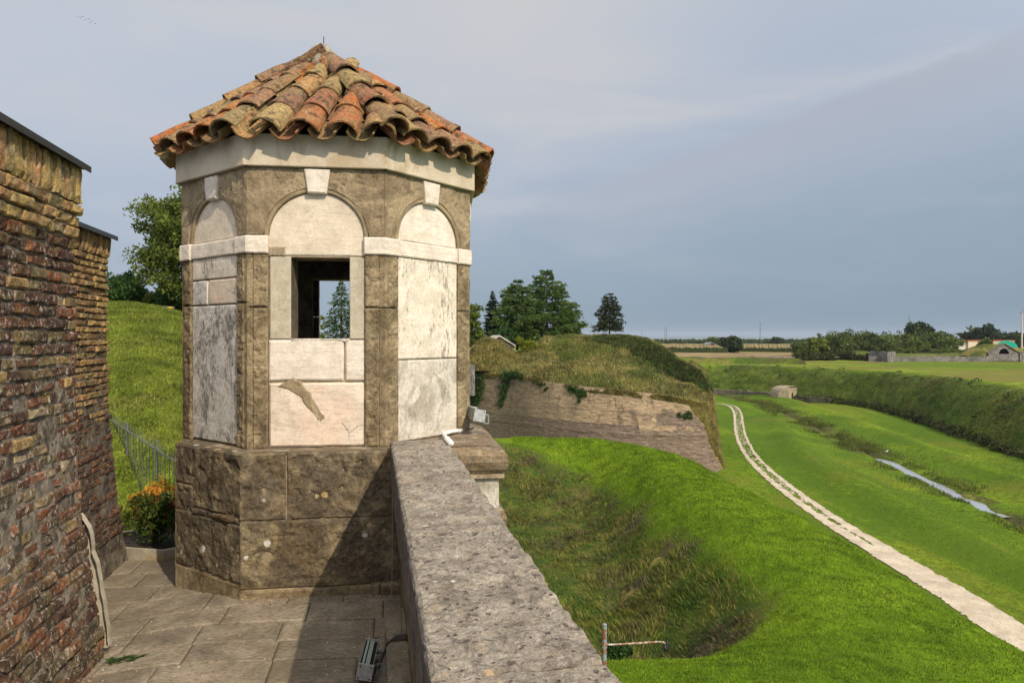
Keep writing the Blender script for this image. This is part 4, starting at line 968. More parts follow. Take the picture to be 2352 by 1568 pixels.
# ================================================================ lamps, pipe, cable, planter, fence
def floodlight(name, label, c, axis, roll, up_=(0, 0, 1), L=.26, s_=.068, bracket=True, cell=True):
    ax = np.array(axis, dtype=float); ax /= np.linalg.norm(ax); sdv = np.cross(ax, up_); sdv /= np.linalg.norm(sdv); upv = np.cross(sdv, ax)
    cr, sr = math.cos(roll), math.sin(roll); X_ = sdv*cr+upv*sr; Z_ = upv*cr-sdv*sr
    T_ = empty(name, tuple(c), label, 'floodlight', 'grey floodlights at the turret'); c = np.array(c, dtype=float)
    def bx(mb, x0, x1, y0, y1, z0, z1):
        V = [c+X_*x+ax*y+Z_*z for z in (z0, z1) for (x, y) in ((x0, y0), (x1, y0), (x1, y1), (x0, y1))]
        mb.add(V, [(0, 3, 2, 1), (4, 5, 6, 7), (0, 1, 5, 4), (1, 2, 6, 5), (2, 3, 7, 6), (3, 0, 4, 7)])
    h = s_/2; mb = MB(); bx(mb, -h, h, -L/2, L/2, -h, h*.86)
    bx(mb, -h, -h+.005, -L/2, L/2, h*.861, h+.004); bx(mb, h-.005, h, -L/2, L/2, h*.861, h+.004); mb.build('housing', 'grey_metal', T_)
    for sgn in (-1, 1):
        mb = MB(); y_ = sgn*(L/2); bx(mb, -h-.002, h+.002, min(y_, y_+sgn*.006), max(y_, y_+sgn*.006), -h-.002, h+.005)
        e = mb.build('end_plate', 'pale_metal', T_)
        for x_ in (-h*.75, h*.75):
            for z_ in (-h*.75, h*.8): mb = MB(); mb.tube([c+X_*x_+ax*(y_+sgn*.006)+Z_*z_, c+X_*x_+ax*(y_+sgn*.009)+Z_*z_], .0035, 8); mb.build('screw', 'black_plastic', e)
        mb = MB(); an = np.linspace(0, 2*PI, 25); mb.tube([c+X_*(h*.5*math.cos(a))+ax*(y_+sgn*.0065)+Z_*(h*.5*math.sin(a)) for a in an], .0008, 4, False); mb.build('embossed_ring', 'grey_metal', e)
    mb = MB(); bx(mb, -h+.0052, h-.0052, -L/2+.004, L/2-.004, h*.862, h*.92); mb.build('glass', 'dark_glass', T_)
    mb = MB()
    for k in range(12):
        y_ = -L/2+.018+k*(L-.036)/11; bx(mb, -.006, .013, y_-.0075, y_+.0075, h*.921, h*1.0)
    bx(mb, -.022, -.012, -L/2+.008, L/2-.008, h*.921, h*.96)
    mb.build('lens_strip', 'lens_glass', T_)
    if bracket:
        for y_ in (-L*.18, L*.30):
            mb = MB()
            for (x0, z0, x1, z1) in ((h, .0, h+.045, .012), (h+.045, .012, h+.058, -.045), (h+.025, .008, h+.020, -.055), (h+.020, -.055, h+.062, -.05)):
                d = np.array((x1-x0, z1-z0)); Lb = np.linalg.norm(d); nrm_ = np.array((-d[1], d[0]))/Lb*.0055
                V = [c+X_*(px_+o*nrm_[0])+Z_*(pz_+o*nrm_[1])+ax*(y_+yy) for yy in (-.002, .002) for (px_, pz_, o) in ((x0, z0, -1), (x1, z1, -1), (x1, z1, 1), (x0, z0, 1))]
                mb.add(V, [(0, 3, 2, 1), (4, 5, 6, 7), (0, 1, 5, 4), (1, 2, 6, 5), (2, 3, 7, 6), (3, 0, 4, 7)])
            mb.build('bracket', 'grey_metal', T_)
    return T_
floodlight('floodlight', 'grey floodlight lying on the paving beside the kerb, lens strip facing up', (-.690, 3.27, .066), (-.10, 1, 0), R(-12))
floodlight('floodlight', 'grey floodlight half hidden behind the far corner of the turret on the outer ledge', (-.268, 5.02, 1.045), (-.30, 1, 0), R(-10), L=.24, s_=.078)
mb = MB(); mb.tube([(-.63, 3.30, .05), (-.605, 3.31, .12), (-.56, 3.315, .158), (-.515, 3.318, .162), (-.49, 3.32, .15)], .0045, 6); mb.tube([(-.63, 3.22, .04), (-.60, 3.27, .12), (-.56, 3.30, .158), (-.51, 3.305, .160), (-.49, 3.30, .12)], .0045, 6)
tag(mb.build('cable', 'black_plastic'), 'black double cable looping over the kerb from the floodlight to the parapet', 'cable')
mb = MB(); mb.tube([PZ(1054, 988, .922), PZ(1036, 991, .924), PZ(1020, 995, .925)], .0145, 10); mb.tube([PZ(1018, 995, .93), PZ(1022, 1002, .95), PZ(1030, 1012, .955)], .0145, 10); mb.tube([PZ(1027, 1008, .953), PZ(1036, 1018, .955)], .019, 10)
mb.tube([PZ(1060, 987.5, .922), PZ(1052, 988.5, .922)], .018, 10)
tag(mb.build('pipe', 'white_pvc', None, True), 'short white plastic pipe with elbows at the end of the parapet', 'pipe')
mb = MB(); mb.tube([PZ(1058, 988, .915), PZ(1072, 987, .918), PZ(1088, 982, .915)], .006, 6); tag(mb.build('cable', 'black_plastic'), 'short black cable leading from the white pipe round the turret corner', 'cable')
mb = MB(); mb.tube([(-.735, 4.20, .62), (-.735, 4.19, .30), (-.735, 4.17, .02)], .003, 5); mb.tube([(-.73, 4.16, .015), (-.60, 3.66, .155), (-.545, 3.36, .16)], .0022, 5); tag(mb.build('wire', 'grey_metal'), 'thin grey wire running down the turret base and along the kerb', 'wire')

PLN = empty('planter', (-2.85, 5.5, -.1), 'low concrete planter with a raised rim in the gap between brick wall and turret', 'planter')
pp_ = [np.array(p) for p in ((-3.15, 5.27), (-2.635, 5.165), (-2.46, 5.33), (-2.52, 5.80), (-3.0, 5.88), (-3.35, 5.6))]; pc_ = sum(pp_)/6
for i in range(6):
    a, b = pp_[i], pp_[(i+1) % 6]; ai, bi = pc_+(a-pc_)*.90, pc_+(b-pc_)*.90; mb = MB(); z0, z1 = -.2, -.005
    V = [(*a, z0), (*b, z0), (*bi, z0), (*ai, z0), (*a, z1), (*b, z1), (*bi, z1), (*ai, z1)]
    mb.add(V, [(0, 1, 5, 4), (1, 2, 6, 5), (2, 3, 7, 6), (3, 0, 4, 7), (4, 5, 6, 7)]); mb.build('side_panel', 'concrete', PLN)
mb = MB(); mb.prism([tuple(pc_+(p-pc_)*.91) for p in pp_], -.2, -.035); mb.build('soil', 'soil', PLN)
def leafset(cent, rad, n_, size, rs, elong=2.2, dirbias=None):
    """n elongated leaf quads (diamond) around centres"""
    c = cent[rs.integers(0, len(cent), n_)]+rs.normal(0, 1, (n_, 3))*rad
    d = rs.normal(0, 1, (n_, 3)); d[:, 2] -= .15
    if dirbias is not None: d += dirbias
    d /= np.linalg.norm(d, axis=1)[:, None]; s2 = np.cross(d, rs.normal(0, 1, (n_, 3))); s2 /= np.linalg.norm(s2, axis=1)[:, None]+1e-9
    sz = size*rs.uniform(.6, 1.4, n_)[:, None]
    V = np.stack([c-d*sz*.5, c+s2*sz/elong*.5, c+d*sz*.5, c-s2*sz/elong*.5], 1).reshape(-1, 3)
    return V, np.arange(n_*4).reshape(n_, 4)
rs = np.random.default_rng(8)
def nandina(loc, H, Rr, label, gold):
    T_ = empty('heavenly_bamboo', loc, label, 'shrub', 'shrubs in the planter'); base = np.array(loc)
    mb = MB(); tips = []
    for k in range(9):
        a = rs.uniform(0, 2*PI); r_ = rs.uniform(.2, 1)*Rr*.8; top_ = base+np.array((math.cos(a)*r_, math.sin(a)*r_, H*rs.uniform(.55, .95))); b0 = base+np.array((math.cos(a)*.03, math.sin(a)*.03, 0))
        mb.tube([b0, b0*.5+top_*.5+np.array((0, 0, .02)), top_], (.006, .004, .002), 5); tips.append(top_)
    mb.build('stems', 'bark', T_); tips = np.array(tips)
    cg = base+np.stack([rs.normal(0, .42, 150)*Rr, rs.normal(0, .42, 150)*Rr, rs.uniform(.16, .76, 150)*H], -1)
    V, Fq = leafset(cg, .028, 3000 if gold else 1500, .036, rs); mesh('foliage', V, Fq, 'nandina_green', T_)
    if gold:
        cg = base+np.array([(-.17, 0, .33), (-.13, 0, .40), (-.06, .0, .43), (.0, 0, .47), (.05, .0, .45), (.09, 0, .42), (.0, -.03, .40), (-.16, -.02, .28), (-.20, 0, .36), (.09, -.04, .22), (.16, 0, .37), (.17, 0, .33), (.03, -.05, .26), (-.10, -.06, .24)])*np.array((1, 1, 1.02))
        cg = cg+rs.normal(0, .012, cg.shape); V, Fq = leafset(cg, .020, 560, .046, rs, 2.8); mesh('golden_leaves', V, Fq, 'nandina_gold', T_)
        cg = base+np.array([(-.06, -.02, .36), (-.03, 0, .33), (.02, 0, .32), (.12, -.02, .31), (-.05, 0, .30)]); V, Fq = leafset(cg, .022, 260, .034, rs, 2.4); mesh('red_leaves', V, Fq, 'nandina_red', T_)
nandina((-2.84, 5.47, -.04), .50, .22, 'leafy shrub with golden and red top leaves over dark green foliage in the planter', True)
nandina((-2.56, 5.52, -.04), .30, .12, 'smaller dark green shrub at the right end of the planter against the turret', False)
# grit and leaf crumbs gathered along the edges of the paving
gr_ = MB(); gq = np.random.default_rng(77); k_ = 0
while k_ < 420:
    m_ = gq.integers(0, 4)
    if m_ == 0: Y_ = gq.uniform(2.9, 4.2); e_ = .035-abs(gq.normal(0, .05)); X_ = e_-.2034*Y_
    elif m_ == 1: t_ = gq.uniform(0, 1); X_ = -1.66+.9*t_; Y_ = 4.14+.13*t_-abs(gq.normal(0, .03))
    elif m_ == 2: Y_ = gq.uniform(3.2, 5.1); X_ = -1.39-.2034*Y_+abs(gq.normal(0, .06))
    else: Y_ = gq.uniform(3.1, 5.0); X_ = gq.uniform(-2.3, -.8)
    if Y_ > 4.2 and X_ > -2.4 and m_ != 1: continue
    s_ = gq.uniform(.002, .0065); z_ = float(floorz(X_, Y_))+.002; a = gq.uniform(0, 6.28); ca, sa = math.cos(a)*s_, math.sin(a)*s_
    gr_.add([(X_+ca, Y_+sa, z_), (X_-sa*.7, Y_+ca*.7, z_), (X_-ca, Y_-sa, z_), (X_+sa*.7, Y_-ca*.7, z_), (X_, Y_, z_+s_*.8)], [(0, 1, 4), (1, 2, 4), (2, 3, 4), (3, 0, 4)]); k_ += 1
tag(gr_.build('grit', 'grit'), 'scattered grit and orange leaf crumbs on the paving', 'grit', kind='stuff')
# small weed at the wall corner
cg = np.array([(-2.03, 3.44, -.02), (-2.0, 3.46, -.02), (-1.95, 3.45, -.025), (-1.92, 3.47, -.025)]); V = []; 
for k in range(46):
    c = cg[rs.integers(0, 4)]+rs.normal(0, .012, 3)*np.array((1.5, 1, .2)); a = rs.uniform(-.6, .9) if k % 3 else rs.uniform(0, 2*PI); L_ = rs.uniform(.03, .085); d = np.array((math.cos(a), math.sin(a)*.5, rs.uniform(0, .3))); s2 = np.array((-d[1], d[0], 0))*.12+np.array((0, 0, .006))
    V += [c, c+d*L_*.5+s2*L_, c+d*L_, c+d*L_*.5-s2*L_]
tag(mesh('weed', V, np.arange(len(V)).reshape(-1, 4), 'leaf_dark'), 'small green weed growing at the foot of the foreground brick wall corner', 'weed')

FEN = empty('railing', (-6, 11, -1), 'slim grey metal railing with spear bars on the lawn behind the planter', 'railing')
fa, fb_ = np.array((-8.6, 14.2, 0)), np.array((-3.8, 8.0, 0)); Lf = np.linalg.norm(fb_-fa); fd = (fb_-fa)/Lf
for z_ in (.065, -.98): mb = MB(); mb.tube([fa+(0, 0, z_), fb_+(0, 0, z_)], .012, 6); mb.build('rail', 'fence_metal', FEN)
k = 0; s_ = .1
while s_ < Lf:
    q_ = fa+fd*s_; mb = MB(); post = (k % 9 == 4)
    r_ = .018 if post else .0055; mb.tube([q_+(0, 0, -1.25 if post else -1.0), q_+(0, 0, .12 if not post else .17), q_+(0, 0, .20)], (r_, r_, r_ if post else .002), 6); mb.build('post' if post else 'bar', 'fence_metal', FEN); s_ += .27; k += 1
# ================================================================ terrain
def sdist(X_, Y_, poly):
    """signed distance to a closed polygon, positive inside"""
    p = np.array(poly, dtype=float); d = np.full(X_.shape, 1e9); ins = np.zeros(X_.shape, bool)
    for a, b in zip(p, np.roll(p, -1, 0)):
        e = b-a; t_ = np.clip(((X_-a[0])*e[0]+(Y_-a[1])*e[1])/(e@e), 0, 1); d = np.minimum(d, np.hypot(X_-a[0]-t_*e[0], Y_-a[1]-t_*e[1]))
        if b[1] != a[1]:
            c = ((a[1] > Y_) != (b[1] > Y_)) & (X_ < (b[0]-a[0])*(Y_-a[1])/(b[1]-a[1])+a[0]); ins ^= c
    return np.where(ins, d, -d)
ZM = -12.4
crest = smoothline([(15.4, -25), (15.2, 5), (14.9, 19.9), (14.9, 32), (13.9, 46), (12.6, 54), (10.4, 59.5), (5, 62.7), (-1, 62.2), (-16, 60)], 90)
cpoly = [tuple(p) for p in crest]+[(-40, 60), (-40, -25)]
def weed_mask(X_, Y_):
    p = np.stack([X_, Y_, X_*0], -1); nz = 1.6*fbm(p*.22, 12, 3)
    return sstep(8.4-(np.asarray(Y_)-22)*.035+nz-X_, -2.2, 2.6)*sstep(Y_+nz*.5-(X_-3)*.62, 18.0, 20.6)*(1-sstep(Y_+nz*1.6+X_*.9, 50, 64))
def terr(X_, Y_):
    d = sdist(X_, Y_, cpoly); p = np.stack([X_, Y_, X_*0], -1)
    roundf = -1.1*np.exp(-np.clip(d, 0, 99)/1.6)+1.1
    z_ = -7.55+roundf*.5*1.0
    z_ = np.where(d < 0, -7.55+d*.95, z_)
    z_ = z_-3.6*sstep(10.6-X_, 0, 6.3)*sstep(Y_, 17.0, 26)*(1-sstep(Y_, 46, 60))
    z_ = z_+.35*fbm(p*.16, 5, 3)*(d > -6)+.10*fbm(p*.9, 6, 3)+weed_mask(X_, Y_)*.28*np.abs(fbm(p*.8, 9, 3))
    return np.maximum(z_, ZM-.6)
gx, gy = np.meshgrid(np.arange(-16, 23, .3), np.arange(-8, 72, .35), indexing='ij')
keep = None
TZ_ = terr(gx, gy)
ter = gridmesh('grass_terrace', gx, gy, TZ_, 'terrace'); tag(ter, kind='structure')
at_ = ter.data.attributes.new('weed', 'FLOAT', 'POINT'); at_.data.foreach_set('value', weed_mask(gx, gy).astype(np.float32).ravel())

def stream_x(Y_): return np.interp(Y_, (-20, 30, 52.5, 55.9, 65, 73, 81.9, 115, 153, 175), (36, 37, 39.4, 40, 41.3, 42.6, 44, 50, 55, 52))
path_px = [(2600, 1640), (2330, 1455), (2200, 1370), (2050, 1280), (1900, 1190), (1790, 1110), (1725, 1050), (1700, 1000), (1697, 970), (1694, 945), (1682, 931), (1655, 926.5), (1600, 925), (1500, 925)]
pth = smoothline([(24.5, -10, 0)]+[PZ(a, b, ZM+.0) for a, b in path_px], 400, 2)
def moat(X_, Y_):
    p = np.stack([X_, Y_, X_*0], -1)
    px_ = np.interp(Y_, pth[:320, 1], pth[:320, 0])
    z_ = ZM+.12*fbm(p*.12, 4, 3)+.05*fbm(p*.6, 5, 3)
    dp = X_-px_; z_ = z_+.75*np.exp(-((dp-6.5)/2.2)**2)*(1-sstep(Y_, 100, 125))-.05
    ds = np.abs(X_-stream_x(Y_)-1.0*fbm(p*.40, 8, 5)); z_ = z_-.52*np.exp(-(ds/np.where((Y_ > 56.5) & (Y_ < 82), .56, .40))**2)-.18*np.exp(-(ds/5)**2)+.65*np.exp(-((X_-stream_x(Y_)-7.5)/2.0)**2)-.35*np.exp(-((X_-stream_x(Y_)-11)/1.6)**2)
    near = np.exp(-(dp/1.6)**2)*(Y_ < 122); return z_*(1-near)+(ZM-.02)*near
gx, gy = np.meshgrid(np.r_[np.arange(-60, 14, 4), np.arange(14, 80, .45), np.arange(80, 100, 2)], np.r_[np.arange(-30, 15, 3), np.arange(15, 90, .5), np.arange(90, 215, .9)], indexing='ij')
MZ = moat(gx, gy); ml_ = gridmesh('ditch_lawn', gx, gy, MZ, 'lawn_moat'); tag(ml_, kind='structure')
ml_.data.materials.append(MATS['scarp_scrub'])
ds_ = np.abs(gx-stream_x(gy))+1.6*fbm(np.stack([gx, gy, gx*0], -1)*.35, 4, 3)
cxx = ds_[:-1, :-1]; ml_.data.polygons.foreach_set('material_index', ((cxx < np.where(gy[:-1, :-1] > 82, 1.9, .9))).astype(np.int32).ravel())
# stream water in a shallow channel
ys = np.linspace(55.2, 82, 90); xs = stream_x(ys)
gx2, gy2 = np.meshgrid(np.linspace(-2.2, 2.2, 4), ys, indexing='ij'); wtr = gridmesh('stream', gx2+stream_x(gy2), gy2, gx2*0+ZM-.44, 'water'); tag(wtr, kind='structure')
# gravel path: two wheel tracks that join nearer the camera
W_ = .84; pc = pth[:, :2]; tg = np.gradient(pc, axis=0); tg /= np.linalg.norm(tg, axis=1)[:, None]; nr = np.stack([tg[:, 1], -tg[:, 0]], -1)
dist = np.r_[0, np.cumsum(np.linalg.norm(np.diff(pc, axis=0), axis=1))]; sN = int(dist[-1]/.22); ss = np.linspace(0, dist[-1], sN)
cc = np.stack([np.interp(ss, dist, pc[:, k]) for k in (0, 1)], -1); nn = np.stack([np.interp(ss, dist, nr[:, k]) for k in (0, 1)], -1)
off = np.linspace(-1.5, 1.5, 40); PX = cc[:, 0][:, None]+nn[:, 0][:, None]*off; PY = cc[:, 1][:, None]+nn[:, 1][:, None]*off
PZZ = np.maximum(moat(PX, PY), ZM-.02)+.035+.01*fbm(np.stack([PX, PY, PX*0], -1)*3, 2)
nU, nV = PX.shape; idx = np.arange(nU*nV).reshape(nU, nV); Fq = np.stack([idx[:-1, :-1], idx[1:, :-1], idx[1:, 1:], idx[:-1, 1:]], -1)
mx, my = (PX[:-1, :-1]+PX[1:, 1:])/2, (PY[:-1, :-1]+PY[1:, 1:])/2; om = (off[:-1]+off[1:])/2
pn = np.stack([mx, my, mx*0], -1); jag = .16*fbm(pn*1.3, 7, 4)+.06*fbm(pn*6, 8, 2); rad_ = np.abs(om)[None, :]+jag
hw_ = np.interp(my, (30, 46, 80), (1.2, 1.0, .80)); centre = np.abs(om-.05)[None, :]+.20*fbm(pn*np.array((1.5, 1.0, 1)), 17, 4)
cw = np.interp(my, (38, 47, 60, 90, 130), (-.25, .10, .32, .44, .46)); isl = fbm(pn*np.array((5.5, 2.6, 1)), 23, 4)
keepm = (rad_ < hw_) & ~((centre < cw) & (isl > -.18*np.clip((my-40)/30, 0, 1)))
pathm = mesh('path', np.stack([PX, PY, PZZ], -1).reshape(-1, 3), Fq[keepm], 'gravel'); tag(pathm, kind='structure')

# counterscarp bank
bpx = [(2352, 1058), (2200, 1003), (2050, 950), (1975, 933), (1900, 924), (1800, 915), (1720, 907), (1640, 902)]
basel = [(55, -40), (56, 20), (57.5, 60)]+[PZ(a, b, ZM)[:2] for a, b in bpx]+[(25, 186), (-40, 200)]
basel = smoothline([(*p, ZM-.3) for p in basel], 260, 2)
tg = np.gradient(basel[:, :2], axis=0); tg /= np.linalg.norm(tg, axis=1)[:, None]; bn = np.stack([tg[:, 1], -tg[:, 0]], -1)
from_cam = basel[:, :2]/np.linalg.norm(basel[:, :2], axis=1)[:, None]
bn = np.where((np.sum(bn*from_cam, 1) < 0)[:, None], -bn, bn)
ZP = -5.4
lam = np.linspace(0, 1, 22); A, B = np.meshgrid(np.arange(260), lam, indexing='ij')
SX = basel[A, 0]+bn[A, 0]*(9.5*B); SY = basel[A, 1]+bn[A, 1]*(9.5*B); pz3 = np.stack([SX, SY, SX*0], -1)
SZ = ZM-.3+(ZP-ZM+.3)*np.sin(B**.9*PI/2)**1.02+(1.1*fbm(pz3*.13, 31, 4)+.25*fbm(pz3*.9, 3, 3))*np.sin(PI*np.clip(B, 0, 1))*1.1
cs = gridmesh('counterscarp_bank', SX, SY, SZ, 'bank'); tag(cs, kind='structure')
at_ = cs.data.attributes.new('weed', 'FLOAT', 'POINT'); at_.data.foreach_set('value', (1-sstep(B+.25*fbm(pz3*.12, 5, 3), .62, 1.0)).astype(np.float32).ravel())
# plateau out to the horizon
topl = np.stack([SX[:, -1], SY[:, -1], SZ[:, -1]], -1)
dirs = topl[:, :2]/np.linalg.norm(topl[:, :2], axis=1)[:, None]; rr2 = np.r_[0, 1, 2.5, 5, 9, 14, 20, 28, 38, 50, 65, 85, 110, 150, 220, 350, 600, 1200, 2500, 5000, 9000]
dirs[:8] = np.array([(1, -.35)])*.94
GX = topl[:, 0][:, None]+dirs[:, 0][:, None]*rr2; GY = topl[:, 1][:, None]+dirs[:, 1][:, None]*rr2
pg = np.stack([GX, GY, GX*0], -1); GZ = ZP+.5*fbm(pg*.05, 12, 4)*np.clip(rr2/8, 0, 1)*np.exp(-rr2/120)
mead = gridmesh('meadow', GX, GY, GZ, 'meadow'); tag(mead, kind='structure')
gsub = mesh('ground', [(-9000, 190, ZP-1.2), (9000, 190, ZP-1.2), (9000, 12000, ZP-1.2), (-9000, 12000, ZP-1.2)], [(0, 1, 2, 3)], 'meadow'); tag(gsub, kind='structure')
def strip(name, pts, z_, m_):
    o = mesh(name, [(*PZ(a, b, z_)[:2], z_) for a, b in pts], [tuple(range(len(pts)))], m_); return tag(o, kind='structure')
strip('harvested_field', [(1440, 822), (1900, 822), (2100, 812), (2100, 801), (1440, 801)], ZP+.75, 'field_brown')
strip('harvested_field', [(1400, 800), (1990, 800), (1990, 791), (1400, 791)], ZP+.95, 'field_brown')
# corn
def corn(name, label, x0, x1, ybase, yback, h_):
    a = PZ(x0, ybase, ZP); b = PZ(x1, ybase+(2 if name else 0), ZP); c = PZ(x1, yback+.6, ZP); d = PZ(x0, yback, ZP)
    T_ = empty('corn_crop', ((a[0]+b[0])/2, a[1], ZP), label, 'crop', 'strips of tall corn')
    n_ = 60; tx = np.linspace(0, 1, n_); jag = .35*rng.uniform(-1, 1, n_)
    fxy = [(a[0]+(b[0]-a[0])*t_, a[1]+(b[1]-a[1])*t_) for t_ in tx]; bxy = [(d[0]+(c[0]-d[0])*t_, d[1]+(c[1]-d[1])*t_) for t_ in tx]
    V = [(*p, ZP) for p in fxy]+[(*p, ZP+h_+j) for p, j in zip(fxy, jag)]; mesh('front_row', V, [(i, i+1, n_+i+1, n_+i) for i in range(n_-1)], 'corn_side', T_)
    V = [(*p, ZP+h_+j-.02) for p, j in zip(fxy, jag)]+[(*p, ZP+h_+j) for p, j in zip(bxy, jag)]; mesh('tassels', V, [(i, i+1, n_+i+1, n_+i) for i in range(n_-1)], 'corn_top', T_)
corn(1, 'corn strip with dark green front rows left of the round dark tree', 1500, 1672, 812.5, 797.5, 3.0)
corn(1, 'corn strip right of the round dark tree beyond the brown field', 1700, 1830, 811, 796.5, 2.6)

# bank with a stone-lined edge at the foot of the counterscarp
def ribbon(name, label, pts2, z0, z1, th, m_, cat='wall', amp=.06):
    p = np.array(pts2, dtype=float); q = resample(np.c_[p, p[:, :1]*0], max(8, int(np.sum(np.linalg.norm(np.diff(p, axis=0), axis=1))/1.2)))[:, :2]
    tg = np.gradient(q, axis=0); tg /= np.linalg.norm(tg, axis=1)[:, None]; nn = np.stack([tg[:, 1], -tg[:, 0]], -1); k = len(q)
    nz = amp*fbm(np.c_[q*1.1, q[:, :1]*0], 3); z0 = np.broadcast_to(z0, k); z1 = np.broadcast_to(z1, k)+nz*2
    V = np.concatenate([np.c_[q+nn*th/2, z0], np.c_[q+nn*th/2, z1], np.c_[q-nn*th/2, z1], np.c_[q-nn*th/2, z0]]); Fc = []
    for j in range(3): Fc += [(j*k+i, j*k+i+1, (j+1)*k+i+1, (j+1)*k+i) for i in range(k-1)]
    Fc += [(0, k, 2*k, 3*k), (k-1, 2*k-1, 3*k-1, 4*k-1)]
    o = mesh(name, V, Fc, m_); return tag(o, label, cat)
bi = [i for i in range(260) if 0 < basel[i, 0] and basel[i, 1] > 148]
ribbon('retaining_wall', 'low rubble stone wall at the foot of the far scrubby bank', [tuple(basel[i, :2]+bn[i]*.1) for i in bi], ZM-.3, ZM+1.0, .9, 'low_wall_stone', amp=.16)

# left lawn and mound behind the turret
gx, gy = np.meshgrid(np.linspace(-60, 12, 130), np.r_[np.linspace(5.95, 12, 22), np.linspace(12.5, 40, 60), np.linspace(42, 110, 24)], indexing='ij')
def mound(X_, Y_):
    pxl = CX+F*X_/np.maximum(Y_, 1); zc = np.interp(pxl, (-400, 100, 250, 300, 360, 415, 480, 600), (3.2, 3.2, 3.14, 3.16, 2.98, 2.72, 2.0, -.3))
    t_ = np.clip((Y_-9.5)/20.5, 0, 1); s_ = t_*(1.75-.75*t_); base_ = -.45-.6*sstep(Y_, 6, 10)
    z_ = base_+(zc-base_)*s_*np.where(Y_ > 30, np.exp(-((Y_-30)/40)**2), 1)
    return z_+.10*fbm(np.stack([X_, Y_, X_*0], -1)*.35, 6, 3)+.03*fbm(np.stack([X_, Y_, X_*0], -1)*1.5, 7, 3)
gz = mound(gx, gy); nU, nV = gx.shape; idx = np.arange(nU*nV).reshape(nU, nV); Fq = np.stack([idx[:-1, :-1], idx[1:, :-1], idx[1:, 1:], idx[:-1, 1:]], -1)
km = (gx[1:, 1:] < .44-.2034*gy[1:, 1:]); lw = mesh('mound_lawn', np.stack([gx, gy, gz], -1).reshape(-1, 3), Fq[km], 'lawn_mound', None, True); tag(lw, kind='structure')

# ================================================================ grass blades
def blades(name, X_, Y_, Z_, h_, wd, m_, rs, lean=.5, flop=.0, label=None):
    n_ = len(X_); a = rs.uniform(0, 2*PI, n_); hh = h_*rs.uniform(.5, 1.4, n_); l = lean*hh*rs.uniform(.2, 1, n_); b = rs.uniform(0, 2*PI, n_)
    w2 = wd*rs.uniform(.6, 1.3, n_)
    base = np.stack([X_, Y_, Z_-.02], -1); s2 = np.stack([np.cos(a), np.sin(a), a*0], -1)*w2[:, None]*.5
    if np.ndim(flop) == 0: ld = np.stack([np.cos(b), np.sin(b), b*0], -1)
    else: ld = np.stack([np.cos(flop+rs.normal(0, .5, n_)), np.sin(flop+rs.normal(0, .5, n_)), b*0], -1)
    mid = base+ld*l[:, None]*.35+np.array((0, 0, 1))*hh[:, None]*.62; tip = base+ld*l[:, None]*1.15+np.array((0, 0, 1))*hh[:, None]*.95
    V = np.stack([base-s2, base+s2, mid+s2*.7, mid-s2*.7, tip], 1).reshape(-1, 3); o5 = np.arange(n_)*5
    F4 = np.stack([o5, o5+1, o5+2, o5+3], -1); F3 = np.stack([o5+3, o5+2, o5+4], -1)
    me = bpy.data.meshes.new(name); me.vertices.add(len(V)); me.vertices.foreach_set('co', V.astype(np.float32).ravel())
    li = np.concatenate([F4, F3], 1).ravel(); me.loops.add(len(li)); me.loops.foreach_set('vertex_index', li.astype(np.int32))
    ls = np.stack([o5//5*7, o5//5*7+4], -1).ravel(); me.polygons.add(2*n_); me.polygons.foreach_set('loop_start', ls.astype(np.int32)); me.update(calc_edges=True)
    me.materials.append(MATS[m_]); o = bpy.data.objects.new(name, me); col0.objects.link(o); return tag(o, label, 'grass' if label else None, kind='stuff')
rs = np.random.default_rng(12)
def scatter(n_, yr, xr, pw=1.0):
    u = rs.uniform(0, 1, n_); Y_ = yr[0]*(yr[1]/yr[0])**(u**pw); X_ = rs.uniform(*xr, n_); return X_, Y_
X_, Y_ = scatter(260000, (14.5, 63), (0, 16)); d = sdist(X_, Y_, cpoly); m_ = weed_mask(X_, Y_); k = (d > -1.2) & (m_ < rs.uniform(.15, .6, len(X_))) & (X_ < .80*Y_+1)
X1, Y1 = X_[k], Y_[k]; blades('short_grass', X1, Y1, terr(X1, Y1), .035+.0016*Y1, .007+.0009*Y1, 'blade_bright', rs, .6, label='short bright green grass covering the crest of the terrace')
X_, Y_ = scatter(110000, (16, 60), (-4, 12)); m_ = weed_mask(X_, Y_); cl_ = fbm(np.stack([X_, Y_, X_*0], -1)*.7, 41, 3); k = (m_ > rs.uniform(.35, .75, len(X_))) & (cl_ > rs.uniform(-.5, .25, len(X_)))
X1, Y1 = X_[k], Y_[k]; fl_ = 2.6+2.2*fbm(np.stack([X1, Y1, X1*0], -1)*.3, 6, 2); hh_ = .13+.24*np.clip(fbm(np.stack([X1, Y1, X1*0], -1)*.5, 44, 3)+.3, 0, 1)
sel_ = fbm(np.stack([X1, Y1, X1*0], -1)*.42+9, 61, 4)+rs.normal(0, .10, len(X1)); near_ = Y1 < 24
kinds = np.where(sel_ > .22, 1, np.where(sel_ < -.20, 2, np.where((sel_ > .05) | near_ & (sel_ > -.1), 3, 0)))
for q_, m__, lb_, hs_ in ((0, 'blade_weed', 'rank brown and dull green weeds filling the hollow below the turret', 1.0), (1, 'blade_green', 'patches of dark green undergrowth among the weeds in the hollow', .7),
                     (2, 'blade_purple', 'withered purplish brown stalks among the weeds in the hollow', 1.0), (3, 'blade_olive', 'yellow-green grass clumps among the weeds in the hollow', 1.15)):
    w_ = kinds == q_; blades('weeds', X1[w_], Y1[w_], terr(X1[w_], Y1[w_]), hh_[w_]*hs_*.85, .012+.0011*Y1[w_], m__, rs, 1.1, fl_[w_], label=lb_)
